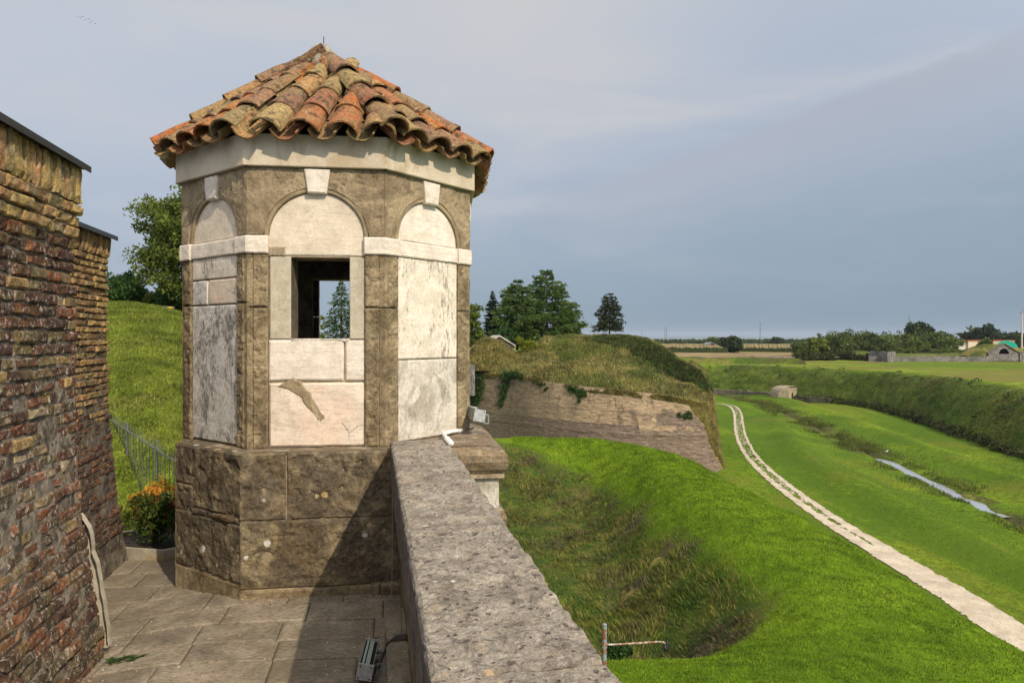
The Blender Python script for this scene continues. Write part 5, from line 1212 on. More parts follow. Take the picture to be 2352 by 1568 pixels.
X_ = rs.uniform(-12, 0, 90000); Y_ = 6.2*(32/6.2)**rs.uniform(0, 1, 90000); X_ = -Y_*rs.uniform(.44, .64, 90000); k = X_ < .4-.2034*Y_
blades('lawn_grass', X_[k], Y_[k], mound(X_[k], Y_[k]), .04+.0016*Y_[k], .006+.0011*Y_[k], 'blade_lawn', rs, .8, label='mown green grass on the mound behind the planter')
Y_ = 27*(100/27)**rs.uniform(0, 1, 150000); X_ = rs.uniform(13, 60, 150000); cl_ = fbm(np.stack([X_*2, Y_*.25, X_*0], -1)*.12, 15, 4); dpp = np.abs(X_-np.interp(Y_, pth[:320, 1], pth[:320, 0])); k = (dpp > np.interp(Y_, (30, 50, 80), (1.25, 1.0, .9))) & (np.abs(X_-stream_x(Y_)) > .7) & (X_ < .78*Y_) & (rs.uniform(0, 1, len(X_)) > sstep(Y_, 38, 98)*.9+.15)
for q_, m__, lb_ in ((0, 'blade_bright', 'short green grass on the ditch floor beside the path'), (1, 'blade_lawn', 'yellowish thinner grass in patches on the ditch floor')):
    w_ = k & ((cl_+rs.normal(0, .1, len(X_)) > .10) == bool(q_)); blades('ditch_grass', X_[w_], Y_[w_], moat(X_[w_], Y_[w_]), .05+.0006*Y_[w_], .012+.0008*Y_[w_], m__, rs, .9, label=lb_)
# ditch grasses along the stream
n_ = 34000; Y_ = rs.uniform(45, 165, n_); X_ = stream_x(Y_)+rs.normal(0, 1.5, n_)+.8*fbm(np.stack([Y_*.2, Y_*0, Y_*0], -1), 2, 2); cl_ = fbm(np.stack([X_, Y_, X_*0], -1)*.25, 5, 3)
k = (cl_ > -.05) & ((np.abs(X_-stream_x(Y_)) > 1.0) | (Y_ > 84)); blades('stream_rushes', X_[k], Y_[k], moat(X_[k], Y_[k]), np.where(Y_[k] > 84, .42, .28), .06, 'blade_scarp', rs, .7, label='dark rushes lining the narrow stream in the ditch')
# scrub on the counterscarp
n_ = 110000; ia = rs.integers(0, 259, n_); lb = rs.uniform(0, 1, n_)**1.1; il = np.clip((lb*21).astype(int), 0, 20); k0 = (SY[ia, il] > 55) & (rs.uniform(0, 1, n_) > sstep(lb, .55, .97))
ia, lb, il = ia[k0], lb[k0], il[k0]; f1 = rs.uniform(0, 1, len(ia)); f2 = rs.uniform(0, 1, len(ia))
def bil(G): return G[ia, il]*(1-f1)*(1-f2)+G[ia+1, il]*f1*(1-f2)+G[ia, il+1]*(1-f1)*f2+G[ia+1, il+1]*f1*f2
bx_, by_, bz_ = bil(SX), bil(SY), bil(SZ)
sel_ = fbm(np.stack([bx_, by_, bx_*0], -1)*.09+4, 71, 4)+rs.normal(0, .10, len(bx_)); hb_ = .10+.16*np.clip(fbm(np.stack([bx_, by_, bx_*0], -1)*.2, 3, 3)+.2, 0, 1)
for q_, m__, lb_, hs_ in ((0, 'blade_scarp', 'rough green grass covering the bank across the ditch', 1), (1, 'blade_weed', 'brownish weeds in patches on the bank across the ditch', 1), (2, 'blade_green', 'darker green growth in patches on the bank across the ditch', .9)):
    w_ = np.where(sel_ > .14, 1, np.where(sel_ < -.22, 2, 0)) == q_; blades('bank_scrub', bx_[w_], by_[w_], bz_[w_], hb_[w_]*hs_, .12, m__, rs, 1.0, label=lb_)
def puffs(name, label, cents, rads, nl, size, m_, kind='stuff', cat='scrub', sq=.75, group=None):
    V_ = []; rs_ = np.random.default_rng(len(label))
    for (c, r_) in zip(cents, rads):
        nn_ = int(nl*max(.25, r_*r_)); d = rs_.normal(0, 1, (nn_, 3)); d /= np.linalg.norm(d, axis=1)[:, None]; rad_ = r_*(rs_.uniform(.45, 1, nn_)**.5)*(1+.25*vn(d*2.2+np.array(c), 3))
        p = np.array(c)+d*rad_[:, None]*np.array((1, 1, sq)); s1 = rs_.normal(0, 1, (nn_, 3)); s1 /= np.linalg.norm(s1, axis=1)[:, None]; s2 = np.cross(s1, rs_.normal(0, 1, (nn_, 3))); s2 /= np.linalg.norm(s2, axis=1)[:, None]
        z_ = size*rs_.uniform(.6, 1.4, nn_)[:, None]; V_.append(np.stack([p-s1*z_, p+s2*z_*.6, p+s1*z_, p-s2*z_*.6], 1).reshape(-1, 3))
    V_ = np.concatenate(V_); o = mesh(name, V_, np.arange(len(V_)).reshape(-1, 4), m_); return tag(o, label, cat, group, kind)
rs = np.random.default_rng(5)
cs_, rd_ = [], []
for i in range(30, 250):
    if basel[i, 1] < 60 or (basel[i, 0] < 63 and basel[i, 1] > 150): continue
    for _ in range(3): j = rs.uniform(0, 1); q_ = basel[i]+np.array((*bn[i]*rs.uniform(-.2, 1.3), 0)); cs_.append((q_[0], q_[1]+rs.uniform(-.4, .4), ZM+rs.uniform(.1, 1.0))); rd_.append(rs.uniform(.5, 1.0))
puffs('bank_foot_brambles', 'dark brown brambles along the foot of the bank on the right', cs_, rd_, 90, .16, 'leaf_bramble')
cs_, rd_ = [], []
for _ in range(120):
    i = int(rs.integers(60, 250)); b_ = int(rs.integers(3, 20)); 
    if SY[i, b_] < 60: continue
    cs_.append((SX[i, b_], SY[i, b_], SZ[i, b_])); rd_.append(rs.uniform(.35, .9))
puffs('bank_shrubs', 'low dark shrubs dotted over the bank across the ditch', cs_, rd_, 130, .14, 'leaf_ivy')

# ================================================================ bastion
BAS = empty('brick_bastion', (12, 80, ZM), 'big rounded brick bastion with a wild grassy top across the terrace', 'bastion')
# columns: base(px,py-ish via X,Y), brick top (px,py,Y), mid (px,py,Y), crest (px,py,Y)
cols = [
 # bx,   by,   tpx, tpy,  tY,  mpx, mpy, mY,   cpx, cpy, cY
 (-14, 96,   930, 850, 98, 930, 840, 102, 940, 815, 110),
 (-7.5, 90,  1050, 856, 92, 1050, 842, 96, 1055, 815, 106),
 (-3.4, 86.5, 1112, 856, 89, 1110, 842, 93, 1112, 818, 103),
 (-1.0, 84.5, 1158, 858, 87, 1155, 840, 91, 1152, 820, 101),
 (1.4, 82.0, 1196, 862, 84.5, 1190, 838, 89, 1190, 818, 99),
 (4.8, 78.5, 1262, 876, 81, 1250, 832, 87, 1245, 778, 98),
 (8.2, 75.2, 1332, 886, 78, 1320, 832, 85, 1300, 770.5, 97),
 (11.8, 73.0, 1404, 893, 76, 1390, 838, 84, 1370, 768, 96),
 (15.2, 71.8, 1475, 901, 75, 1455, 846, 83, 1430, 770, 95),
 (18.4, 71.2, 1538, 909, 74.6, 1520, 856, 81, 1485, 777, 92),
 (20.6, 71.3, 1578, 918, 74.4, 1562, 868, 79.0, 1526, 796, 88),
 (21.9, 71.9, 1610, 926, 74.8, 1596, 876, 78.0, 1562, 822, 85),
 (22.75, 73.2, 1634, 926, 76.0, 1622, 878, 78.8, 1592, 834, 84),
 (23.3, 75.6, 1642, 916, 78, 1630, 872, 80.5, 1606, 838, 86),
 (23.7, 80, 1628, 895, 83, 1618, 862, 85, 1600, 836, 92),
 (24.0, 90, 1580, 880, 95, 1575, 862, 98, 1560, 826, 105),
 (24.0, 112, 1520, 850, 118, 1518, 840, 120, 1500, 810, 126)]
cols = np.array(cols, dtype=float)
nc_ = 220; tt = np.linspace(0, len(cols)-1, nc_); C_ = np.stack([np.interp(tt, np.arange(len(cols)), cols[:, k]) for k in range(cols.shape[1])], -1)
ker = np.ones(9)/9
for k in range(C_.shape[1]): 
    pad = np.r_[[C_[0, k]]*4, C_[:, k], [C_[-1, k]]*4]; C_[:, k] = np.convolve(pad, ker, 'valid')
Bp = np.stack([C_[:, 0], C_[:, 1], np.full(nc_, ZM-.4)], -1)
def PP(a, b, Y): return np.stack([(a-CX)/F*Y, Y, EYE+(HY-b)/F*Y], -1)
Tp = PP(C_[:, 2], C_[:, 3], C_[:, 4]); Mp = PP(C_[:, 5], C_[:, 6], C_[:, 7]); Cp = PP(C_[:, 8], C_[:, 9], C_[:, 10])
nb = 46; lb = np.linspace(0, 1, nb)[None, :, None]
Wl = Bp[:, None]*(1-lb)+Tp[:, None]*lb; nrm_ = np.array((.45, -.89, 0))
Wl = Wl+nrm_*(.20*fbm(Wl*.5, 3, 4)+.10*fbm(Wl*np.array((1.5, 1.5, 4)), 5, 3))[..., None]
zc_ = Wl[..., 2]; Wl = Wl+nrm_*(.16*np.exp(-((zc_+8.75)/.12)**2))[..., None]   # cordon course
fi_ = np.repeat(np.arange(nc_), nb).reshape(nc_, nb).astype(float); fj_ = np.tile(np.arange(nb), nc_).reshape(nc_, nb).astype(float)
def up(A, k, ax):
    n_ = A.shape[ax]; t_ = np.linspace(0, n_-1, (n_-1)*k+1); i_ = np.minimum(t_.astype(int), n_-2); f_ = t_-i_; sh_ = [1]*A.ndim; sh_[ax] = -1; f_ = f_.reshape(sh_)
    return np.take(A, i_, ax)*(1-f_)+np.take(A, i_+1, ax)*f_
Wf = up(up(Wl, 3, 0), 3, 1); Fi = up(up(fi_, 3, 0), 3, 1); Fj = up(up(fj_, 3, 0), 3, 1)
Wf = Wf+nrm_*(.10*fbm(Wf*np.array((2.2, 2.2, 6.5)), 15, 4)+.05*np.minimum(0, vn(Wf*np.array((1.0, 1.0, 9)), 16)))[..., None]
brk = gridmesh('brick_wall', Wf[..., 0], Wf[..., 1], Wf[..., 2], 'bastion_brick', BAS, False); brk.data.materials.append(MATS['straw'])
jn = 7*fbm(np.stack([Fi*.13, Fj*.16, Fi*0], -1), 8, 4); thr = np.interp(Fj, (0, 8, 16, 30, 45), (163, 156, 150, 145, 138)); sm_ = ((Fi+jn) > thr)[:-1, :-1]
brk.data.polygons.foreach_set('material_index', sm_.ravel().astype(np.int32))
# grassy top: brick edge -> mid -> crest -> back
n1 = 60; seg = []
back = Cp+np.array((0, 14, -.0)); back[:, 2] = np.minimum(Cp[:, 2]-.3, .6)-.6
ctl = [Tp+np.array((0, .2, -.05)), Tp*.5+Mp*.5+np.array((0, 0, .35)), Mp, Mp*.5+Cp*.5+np.array((0, 0, .45)), Cp, back]
tk = np.array((0, .16, .34, .62, .86, 1.0)); tv = np.linspace(0, 1, n1); G_ = np.zeros((nc_, n1, 3))
for a_ in range(3):
    M_ = np.stack([c[:, a_] for c in ctl], 1)
    for i in range(nc_): G_[i, :, a_] = np.interp(tv, tk, M_[i])
for _ in range(2): G_[:, 1:-1] = (G_[:, :-2]+2*G_[:, 1:-1]+G_[:, 2:])/4
bumps = .85*fbm(G_*np.array((.15, .15, .0)), 51, 4)+.30*fbm(G_*np.array((.6, .6, 0)), 52, 3)
edge = np.clip(np.minimum(tv/.12, 1), 0, 1)*np.clip((.98-tv)/.2, .15, 1); G_[..., 2] += bumps*edge
gt = gridmesh('grassy_top', G_[..., 0], G_[..., 1], G_[..., 2], 'grass_dry', BAS)
def surf_scatter(G, n_, mask=None, rs=rs):
    ia = rs.integers(0, G.shape[0]-1, n_); ja = rs.integers(0, G.shape[1]-1, n_); f1 = rs.uniform(0, 1, n_)[:, None]; f2 = rs.uniform(0, 1, n_)[:, None]
    p = G[ia, ja]*(1-f1)*(1-f2)+G[ia+1, ja]*f1*(1-f2)+G[ia, ja+1]*(1-f1)*f2+G[ia+1, ja+1]*f1*f2
    return p, ia, ja
p, ia, ja = surf_scatter(G_[:, :52], 90000); jc_ = np.interp(ia, (80, 110, 130, 150, 165), (44, 39, 32, 27, 24)); jw_ = np.interp(ia, (80, 110, 130, 150, 165), (3, 7, 12, 15, 15)); dk = sstep(ia, 78, 100)*(1-sstep(ia, 160, 172))*(1-sstep(np.abs(ja-jc_), jw_*.6, jw_*1.35))
kk = np.ones(len(p), bool)
cl_ = fbm(p*.35, 4, 3); hh_ = .28+.4*np.clip(cl_+.2, 0, 1); fl_ = 2.4+2*fbm(p*.15, 9, 2)
dks = (dk*1.15+.6*fbm(p*.28, 91, 4) > rs.uniform(.3, .95, len(p))).astype(float); PTS = p
sel_ = fbm(p*np.array((.25, .25, .25)), 81, 4)+rs.normal(0, .12, len(p)); kd = np.where(sel_ > .08, 1, np.where(sel_ < -.24, 2, 0))
for q_, m__, lb_ in ((0, 'blade_dry', 'tall dry grass tufts on top of the brick bastion'), (1, 'blade_scarp', 'green grass patches among the dry grass on the bastion'), (2, 'blade_weed', 'brown weeds among the dry grass on the bastion')):
    w_ = kk & (kd == q_) & (dks < .5); blades('dry_grass', p[w_, 0], p[w_, 1], p[w_, 2], hh_[w_]*.85, .10, m__, rs, 1.0, fl_[w_], label=lb_)
p, ia, ja = surf_scatter(Wl, 120000); kk = (ia+6*fbm(np.stack([ia*.13, ja*.16, ia*0], -1), 8, 3) > np.interp(ja, (0, 8, 16, 30, 45), (165, 157, 151, 146, 138))) & (ia < 205)
blades('wall_grass', p[kk, 0], p[kk, 1], p[kk, 2], .26, .08, 'blade_straw', rs, 1.0, label='straw coloured grass hanging down the receding side of the bastion')
p, ia, ja = surf_scatter(Wl[:, 42:], 9000); kk = (ia < 150) & (fbm(p*.35, 14, 3) > -.05); blades('edge_grass', p[kk, 0], p[kk, 1]-.05, p[kk, 2]-.05, .26, .09, 'blade_dry', rs, 1.3, label='ragged grass fringe over the upper edge of the bastion brickwork')
# dark scrub patch on the bastion's shoulder, ivy on the wall
cs_, rd_ = [], []
w_ = dks >= .5; blades('shoulder_scrub', PTS[w_, 0], PTS[w_, 1], PTS[w_, 2], .42, .14, 'blade_scrub', rs, 1.0, label='dense dark scrub over the right shoulder of the bastion top')
for _ in range(150):
    i = int(rs.integers(112, 176)); j = int(np.clip(rs.normal(27-(i-140)*.10, 8), 9, 48)); q_ = G_[i, j]
    if fbm(q_*.3, 77, 2) < -.18: continue
    cs_.append(tuple(q_+np.array((0, 0, .05)))); rd_.append(rs.uniform(.3, .6))
puffs('dark_scrub', 'dark green scrub patch on the right shoulder of the bastion top', cs_, rd_, 300, .08, 'leaf_ivy', sq=.55)
cs_, rd_ = [], []
WPX = CX+F*Wl[..., 0]/Wl[..., 1]; WPY = HY-F*(Wl[..., 2]-EYE)/Wl[..., 1]
for (px0, py0, px1, py1, n_, r_, sp_) in ((1168, 852, 1150, 930, 70, .5, 6), (1175, 850, 1195, 866, 30, .6, 6), (1100, 855, 1090, 935, 60, .8, 9), (1300, 890, 1350, 906, 22, .4, 6), (1335, 900, 1328, 916, 10, .4, 4), (1232, 878, 1258, 890, 8, .3, 5), (1560, 950, 1600, 965, 14, .3, 7)):
    for k in range(n_):
        f_ = rs.uniform(0, 1)**1.3; qx, qy = px0+(px1-px0)*f_+rs.normal(0, sp_)*(1-.6*f_), py0+(py1-py0)*f_+rs.normal(0, 4); d_ = (WPX-qx)**2+(WPY-qy)**2; i_, j_ = np.unravel_index(np.argmin(d_), d_.shape); cs_.append(tuple(Wl[i_, j_]+nrm_*.1)); rd_.append(r_*rs.uniform(.5, 1.0)*(1-.4*f_))
puffs('ivy', 'dark ivy clumps hanging on the left part of the bastion wall', cs_, rd_, 240, .09, 'leaf_ivy', sq=1)
# small traverse mound with a stone shed on the left of the bastion
gx, gy = np.meshgrid(np.linspace(-8.5, 3.6, 60), np.linspace(88.5, 103, 40), indexing='ij')
hz = 3.9*np.exp(-np.abs((gx+3.2)/(np.where(gx > -3.2, 4.0, 3.2)))**2.4)*sstep(gy, 88.5, 93)*(1-sstep(gy, 98, 103)); gz = -2.6+hz+.25*fbm(np.stack([gx, gy, gx*0], -1)*.5, 5, 3)
gridmesh('traverse_mound', gx, gy, gz, 'grass_dry', BAS)
p, ia, ja = surf_scatter(np.stack([gx, gy, gz], -1)[:, :28], 14000); blades('mound_grass', p[:, 0], p[:, 1], p[:, 2], .4, .10, 'blade_dry', rs, 1.0, label='dry grass on the small mound at the left end of the bastion')
mb = MB(); a_ = P(1083, 905, 86.5); mb.box((-5.9, 88.4, -3.8), 2.2, .8, 4.0); mb.build('plank_facing', 'far_stone', BAS)
SHD = empty('stone_shed', (-3, 96, -1), 'stone shed with a pale pitched roof and rubble gable peeping over the bastion mound', 'shed')
def wp(px, py, Y): return np.array(P(px, py, Y))
r0 = wp(1148, 773, 95.5); e0 = wp(1097, 799, 95.5); e1 = wp(1185, 796, 95.5); r0b = wp(1110, 779, 100)+0; bk = np.array((-1.2, 6.5, 0))
mb = MB(); g0, g1, g2 = wp(1112, 800, 95.7), wp(1148, 775.5, 95.7), wp(1180, 798, 95.7); lo = np.array((0, 0, -3.0))
mb.add([g0+lo, g2+lo, g2, g1, g0, g0+lo+bk, g2+lo+bk, g2+bk, g1+bk, g0+bk], [(0, 1, 2, 3, 4), (9, 8, 7, 6, 5), (1, 6, 7, 2), (5, 0, 4, 9)]); mb.build('gable_wall', 'limestone_grey', SHD)
mb = MB(); th = np.array((0, 0, .22)); ov = np.array((0, -.35, 0))
for (a_, b_) in ((e0, r0), (r0, e1)):
    V = [a_+ov, b_+ov, b_+bk, a_+bk, a_+ov+th, b_+ov+th, b_+bk+th, a_+bk+th]; mb.add(V, [(3, 2, 1, 0), (4, 5, 6, 7), (0, 1, 5, 4), (1, 2, 6, 5), (2, 3, 7, 6), (3, 0, 4, 7)])
mb.build('roof', 'roof_pale', SHD)

# stone hut at the foot of the counterscarp
HUT = empty('stone_hut', PZ(1806, 916, ZM), 'small vaulted stone hut with a dark doorway at the foot of the far bank', 'hut')
hx0, hy0, _ = PZ(1812, 917.5, ZM); 
def hv(u, v, z_): d1 = np.array((1, .06)); d2 = np.array((-.22, .97)); return np.array((hx0+d1[0]*u*.82+d2[0]*v, hy0+d1[1]*u+d2[1]*v, ZM+z_))
mb = MB(); fw = [(0, 0), (2.1, 0), (2.65, 2.9), (0, 2.9)]
# front wall with a doorway
def quad(mb, *p): mb.add(p, [(0, 1, 2, 3)])
for (u0, u1, z0, z1) in ((-.2, .75, -.3, 2.7), (1.25, 1.95, -.3, 2.7), (.75, 1.25, 1.55, 2.7)):
    V = [hv(u, v, z_) for z_ in (z0, z1) for (u, v) in ((u0, 0), (u1+(.45 if u1 > 1.9 and z_ > 1 else 0), 0), (u1+(.45 if u1 > 1.9 and z_ > 1 else 0), .5), (u0, .5))]; mb.add(V, [(0, 1, 5, 4), (1, 2, 6, 5), (2, 3, 7, 6), (3, 0, 4, 7), (4, 5, 6, 7)])
mb.build('front_wall', 'hut_stone', HUT)
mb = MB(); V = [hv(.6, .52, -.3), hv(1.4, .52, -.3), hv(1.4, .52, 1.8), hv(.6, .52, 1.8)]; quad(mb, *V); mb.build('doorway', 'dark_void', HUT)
mb = MB(); pr_ = [(-2.5, -.3), (-2.45, .9), (-2.25, 1.6), (-1.9, 2.15), (-1.2, 2.6), (-.2, 2.95), (2.3, 3.0)]; V = []
for v in (-.08, 4.2): V += [hv(u, v+(0 if u > -.5 else .9 if v < 0 else 0), z_) for u, z_ in pr_]
k = len(pr_); mb.add(V, [(i, i+1, k+i+1, k+i) for i in range(k-1)]); 
V = [hv(u, -.08+(0 if u > -.5 else .9), z_) for u, z_ in pr_]+[hv(-.2, 0, -.3)]; mb.add(V, [tuple(range(k-1))+(k,)]); mb.build('vault', 'hut_stone', HUT)
mb = MB(); V = [hv(1.95, 0, -.3), hv(2.4, 0, 2.95), hv(2.4, 4, 3.0), hv(1.95, 4, -.3)]; quad(mb, *V); mb.build('side_wall', 'hut_stone', HUT)

# ================================================================ trees
def quads(name, p, size, m_, parent, rs_, flat=None, asp=.6):
    n_ = len(p); s1 = rs_.normal(0, 1, (n_, 3))
    if flat is not None: s1 = flat+s1*.35
    s1 /= np.linalg.norm(s1, axis=1)[:, None]; s2 = np.cross(s1, rs_.normal(0, 1, (n_, 3))); s2 /= np.linalg.norm(s2, axis=1)[:, None]+1e-9
    z_ = (size*rs_.uniform(.55, 1.45, n_))[:, None]; V = np.stack([p-s1*z_, p+s2*z_*asp, p+s1*z_, p-s2*z_*asp], 1).reshape(-1, 3)
    return mesh(name, V, np.arange(len(V)).reshape(-1, 4), m_, parent)
def conifer(name, label, base, H, Rr, m_, seed, tight=1.0, nl=26, per=26, size=.22, droop=.25, low=.08, profile=None, clump=.0, cat='tree', group=None, gap=0):
    rs_ = np.random.default_rng(seed); T_ = empty(name, tuple(base), label, cat, group); base = np.array(base)
    mb = MB(); mb.tube([base-(0, 0, .3), base+(0, 0, H*.5), base+(0, 0, H*.97)], (H*.022, H*.013, H*.003), 7); pts = []; fl = []
    prof = profile or (lambda t_: (1-t_)**.85)
    for l in range(nl):
        t_ = low+(1-low)*(l+rs_.uniform(-.3, .3))/nl; t_ = min(max(t_, low), .995); R_ = Rr*prof(t_); nb_ = max(4, int(4+R_/Rr*7)); a0 = rs_.uniform(0, 6.28)
        for b in range(nb_):
            a = a0+b*2*PI/nb_+rs_.normal(0, .2); L_ = R_*rs_.uniform(.62, 1.12)
            if rs_.uniform() < gap: L_ *= .5
            d = np.array((math.cos(a), math.sin(a), 0)); z0 = base[2]+H*t_; k = max(5, int(per*L_/Rr)+4); f_ = rs_.uniform(.12, 1, k)**.7
            c = base+np.array((0, 0, H*t_))+d*(L_*f_)[:, None]+np.array((0, 0, 1))*((-droop*f_+.35*droop*f_**3)*L_)[:, None]
            wd = (.30*L_*(1-f_*.55)+.05)*tight; c = c+rs_.normal(0, 1, (k, 3))*np.stack([wd*.42, wd*.42, wd*.22+clump], -1)
            pts.append(c); fl.append(np.repeat(d[None]+(0, 0, -.1), k, 0))
            if l % 2 == 0 and b % 2 == 0: mb.tube([base+(0, 0, H*t_), base+np.array((0, 0, H*t_))+d*L_*.8+np.array((0, 0, -droop*L_*.6))], (H*.005, H*.0015), 4, False)
    mb.build('trunk', 'bark', T_); pts = np.concatenate(pts); fl = np.concatenate(fl)
    quads('crown', pts, size, m_, T_, rs_, fl, .42); return T_
def broad(name, label, base, H, Rr, m_, seed, ncl=60, per=110, size=.16, crown0=.25, squash=1.0, cat='tree', group=None, off=(0, 0), trunk=True, clr=.26, parts=True):
    rs_ = np.random.default_rng(seed); base = np.array(base, dtype=float); T_ = empty(name, tuple(base), label, cat, group) if parts else None
    c0 = base+np.array((off[0], off[1], H*(crown0+(1-crown0)/2))); rz_ = H*(1-crown0)/2
    d = rs_.normal(0, 1, (ncl, 3)); d /= np.linalg.norm(d, axis=1)[:, None]; d[:, 2] *= .95; rr_ = rs_.uniform(.25, 1, ncl)**.45*(1+.22*vn(d*1.6+seed, 3))
    cc = c0+d*rr_[:, None]*np.array((Rr*.86, Rr*.86, rz_*.86)); cr_ = Rr*clr*rs_.uniform(.55, 1.25, ncl); P_ = []
    for c, r_ in zip(cc, cr_):
        k = int(per*rs_.uniform(.6, 1.3)); q = rs_.normal(0, 1, (k, 3)); q /= np.linalg.norm(q, axis=1)[:, None]; P_.append(c+q*(r_*rs_.uniform(.3, 1.1, k)[:, None])*np.array((1, 1, .72)))
    P_ = np.concatenate(P_)
    if not parts:
        return P_
    mb = MB(); 
    if trunk:
        mb.tube([base-(0, 0, .3), base+np.array((off[0]*.3, off[1]*.3, H*crown0)), c0], (H*.028, H*.02, H*.008), 7)
        for c in cc[::max(1, ncl//14)]: mb.tube([base+np.array((off[0]*.4, off[1]*.4, H*(crown0*1.05))), (c+c0)/2+(0, 0, -.05*H), c], (H*.011, H*.006, H*.002), 4, False)
        mb.build('trunk', 'bark', T_)
    quads('crown', P_, size, m_, T_, rs_); return T_
def bx(px, py, Y): return P(px, py, Y)
# on the bastion
conifer('cypress', 'narrow dark cypress standing left of the big pines', bx(1131, 792, 112), 8.9, 1.9, 'leaf_cypress', 3, nl=34, per=30, size=.2, droop=-.5, low=.03, profile=lambda t_: (1-t_**1.7)**.9*(.75+.35*t_))
pine_prof = lambda t_: min(1, 1.25*(1-t_)**.72)*(1-.25*max(0, .2-t_)/.2)
conifer('pine_tree', 'tallest broad green pine behind the bastion crest', bx(1256, 800, 113), 13.4, 6.5, 'leaf_pine', 5, tight=.62, nl=19, per=190, size=.23, droop=-.22, low=.03, profile=pine_prof, clump=.10, gap=.22)
conifer('pine_tree', 'second green pine, left of and shorter than the tallest', bx(1188, 800, 110), 11.2, 4.7, 'leaf_pine', 6, tight=.62, nl=18, per=160, size=.23, droop=-.22, low=.03, profile=lambda t_: min(1, 1.3*(1-t_)**.6)*.98, clump=.10, gap=.22)
conifer('pine_tree', 'low dense green pine filling the right foot of the tallest pine', bx(1300, 796, 116), 6.8, 3.2, 'leaf_pine', 8, tight=.7, nl=14, per=120, size=.22, droop=-.1, low=.02, profile=lambda t_: (1-t_)**.5, clump=.3)
conifer('pine_tree', 'very small green pine on the crest just right of the pine group', bx(1322, 777, 104), 1.9, .9, 'leaf_pine', 9, nl=12, per=26, size=.16, droop=-.1, low=.02, clump=.1)
conifer('spruce_tree', 'lone dark spruce with a bare lower trunk on the bastion crest', bx(1400, 772, 100), 6.5, 2.75, 'leaf_spruce', 10, nl=26, per=44, size=.15, droop=.22, low=.17, tight=.75, profile=lambda t_: (1-t_**2.3)**.62*min(1, .85+t_)*(1-.12*t_), clump=.03, gap=.2)
broad('broadleaf_tree', 'light green broadleaf tree half hidden by the right edge of the turret', bx(1073, 800, 70), 5.1, 1.9, 'leaf_maple', 11, ncl=46, per=90, size=.13, crown0=.1)
puffs('yellow_shrub', 'bright yellow-green shrub beside the shed under the pines', [tuple(P(a, b, 93)) for a, b in ((1196, 784), (1206, 790), (1218, 788), (1230, 795), (1240, 800), (1250, 797), (1215, 800), (1200, 796), (1228, 806), (1244, 806), (1190, 779))], [.55, .6, .6, .65, .6, .5, .6, .5, .5, .45, .4], 330, .13, 'leaf_yellow', kind=None, cat='shrub', sq=.85)
puffs('crest_shrub', 'small dark shrub on the bastion crest below the lone spruce', [tuple(P(1345, 773, 97)), tuple(P(1352, 773, 97)), tuple(P(1426, 775, 95))], [.35, .3, .3], 300, .09, 'leaf_ivy', kind=None, cat='shrub')
broad('bush', 'dense dark green bush filling the gap below the cypress', bx(1165, 800, 106), 3.6, 2.6, 'leaf_dark', 13, ncl=44, per=90, size=.16, crown0=.02, cat='bush')
broad('bush', 'low green bush behind the shed roof beside the turret', bx(1090, 800, 103), 3.0, 2.3, 'leaf_maple', 14, ncl=36, per=90, size=.16, crown0=.02, cat='bush')
# left mound
broad('maple_tree', 'large airy green tree rising behind the turret on the left mound', (-15.4, 34, 2.3), 7.5, 3.6, 'leaf_maple', 15, ncl=230, per=170, size=.085, crown0=.02, clr=.19)
broad('bush', 'rounded dark green bush on the mound at the far left beside the brick wall', (-20.6, 36, 2.7), 2.5, 1.7, 'leaf_dark', 16, ncl=60, per=150, size=.08, crown0=.02, cat='bush')
broad('bush', 'low green bush at the left foot of the large airy tree on the mound', (-16.9, 35, 2.6), 2.0, 1.4, 'leaf_dark', 77, ncl=44, per=130, size=.08, crown0=.02, cat='bush')
broad('bush', 'lighter green bush on the mound between the dark bush and the large tree', (-18.3, 36, 2.7), 1.7, 1.1, 'leaf_maple', 17, ncl=30, per=130, size=.08, crown0=.02, cat='bush')
mb = MB(); a_ = P(325, 701, 31.5); mb.tube([P(322, 701, 31.5), P(400, 706, 31.5)], .03, 6); 
for q in (325, 350, 375, 398): mb.tube([P(q, 701+(q-322)*.06, 31.5), P(q, 712, 31.5)], .03, 5)
tag(mb.build('rail_barrier', 'galvanised'), 'low thin grey rail barrier along the crest of the left mound', 'barrier')
mb = MB(); mb.box(P(391, 706.5, 31), .16, .06, .09); mb.box(P(389.5, 708, 30.95), .06, .05, .10, taper=.4); mb.box(P(393, 708, 30.95), .06, .05, .10, taper=.4); tag(mb.build('yellow_marker', 'yellow_paint'), 'tiny yellow object on the mound crest beside the turret', 'marker')
# seen through the window
conifer('fir_tree', 'dark conifer seen through the turret window', (-15.0, 60, -1.4), 8.2, 3.6, 'leaf_fir', 18, nl=36, per=44, size=.13, droop=.3, low=.03, clump=.05, profile=lambda t_: (1-t_)**.8)
broad('broadleaf_tree', 'sparse pale green tree left of the conifer seen through the turret window', (-16.6, 56, -1.2), 6.6, 1.9, 'leaf_maple', 19, ncl=38, per=70, size=.10, crown0=.05, clr=.2)

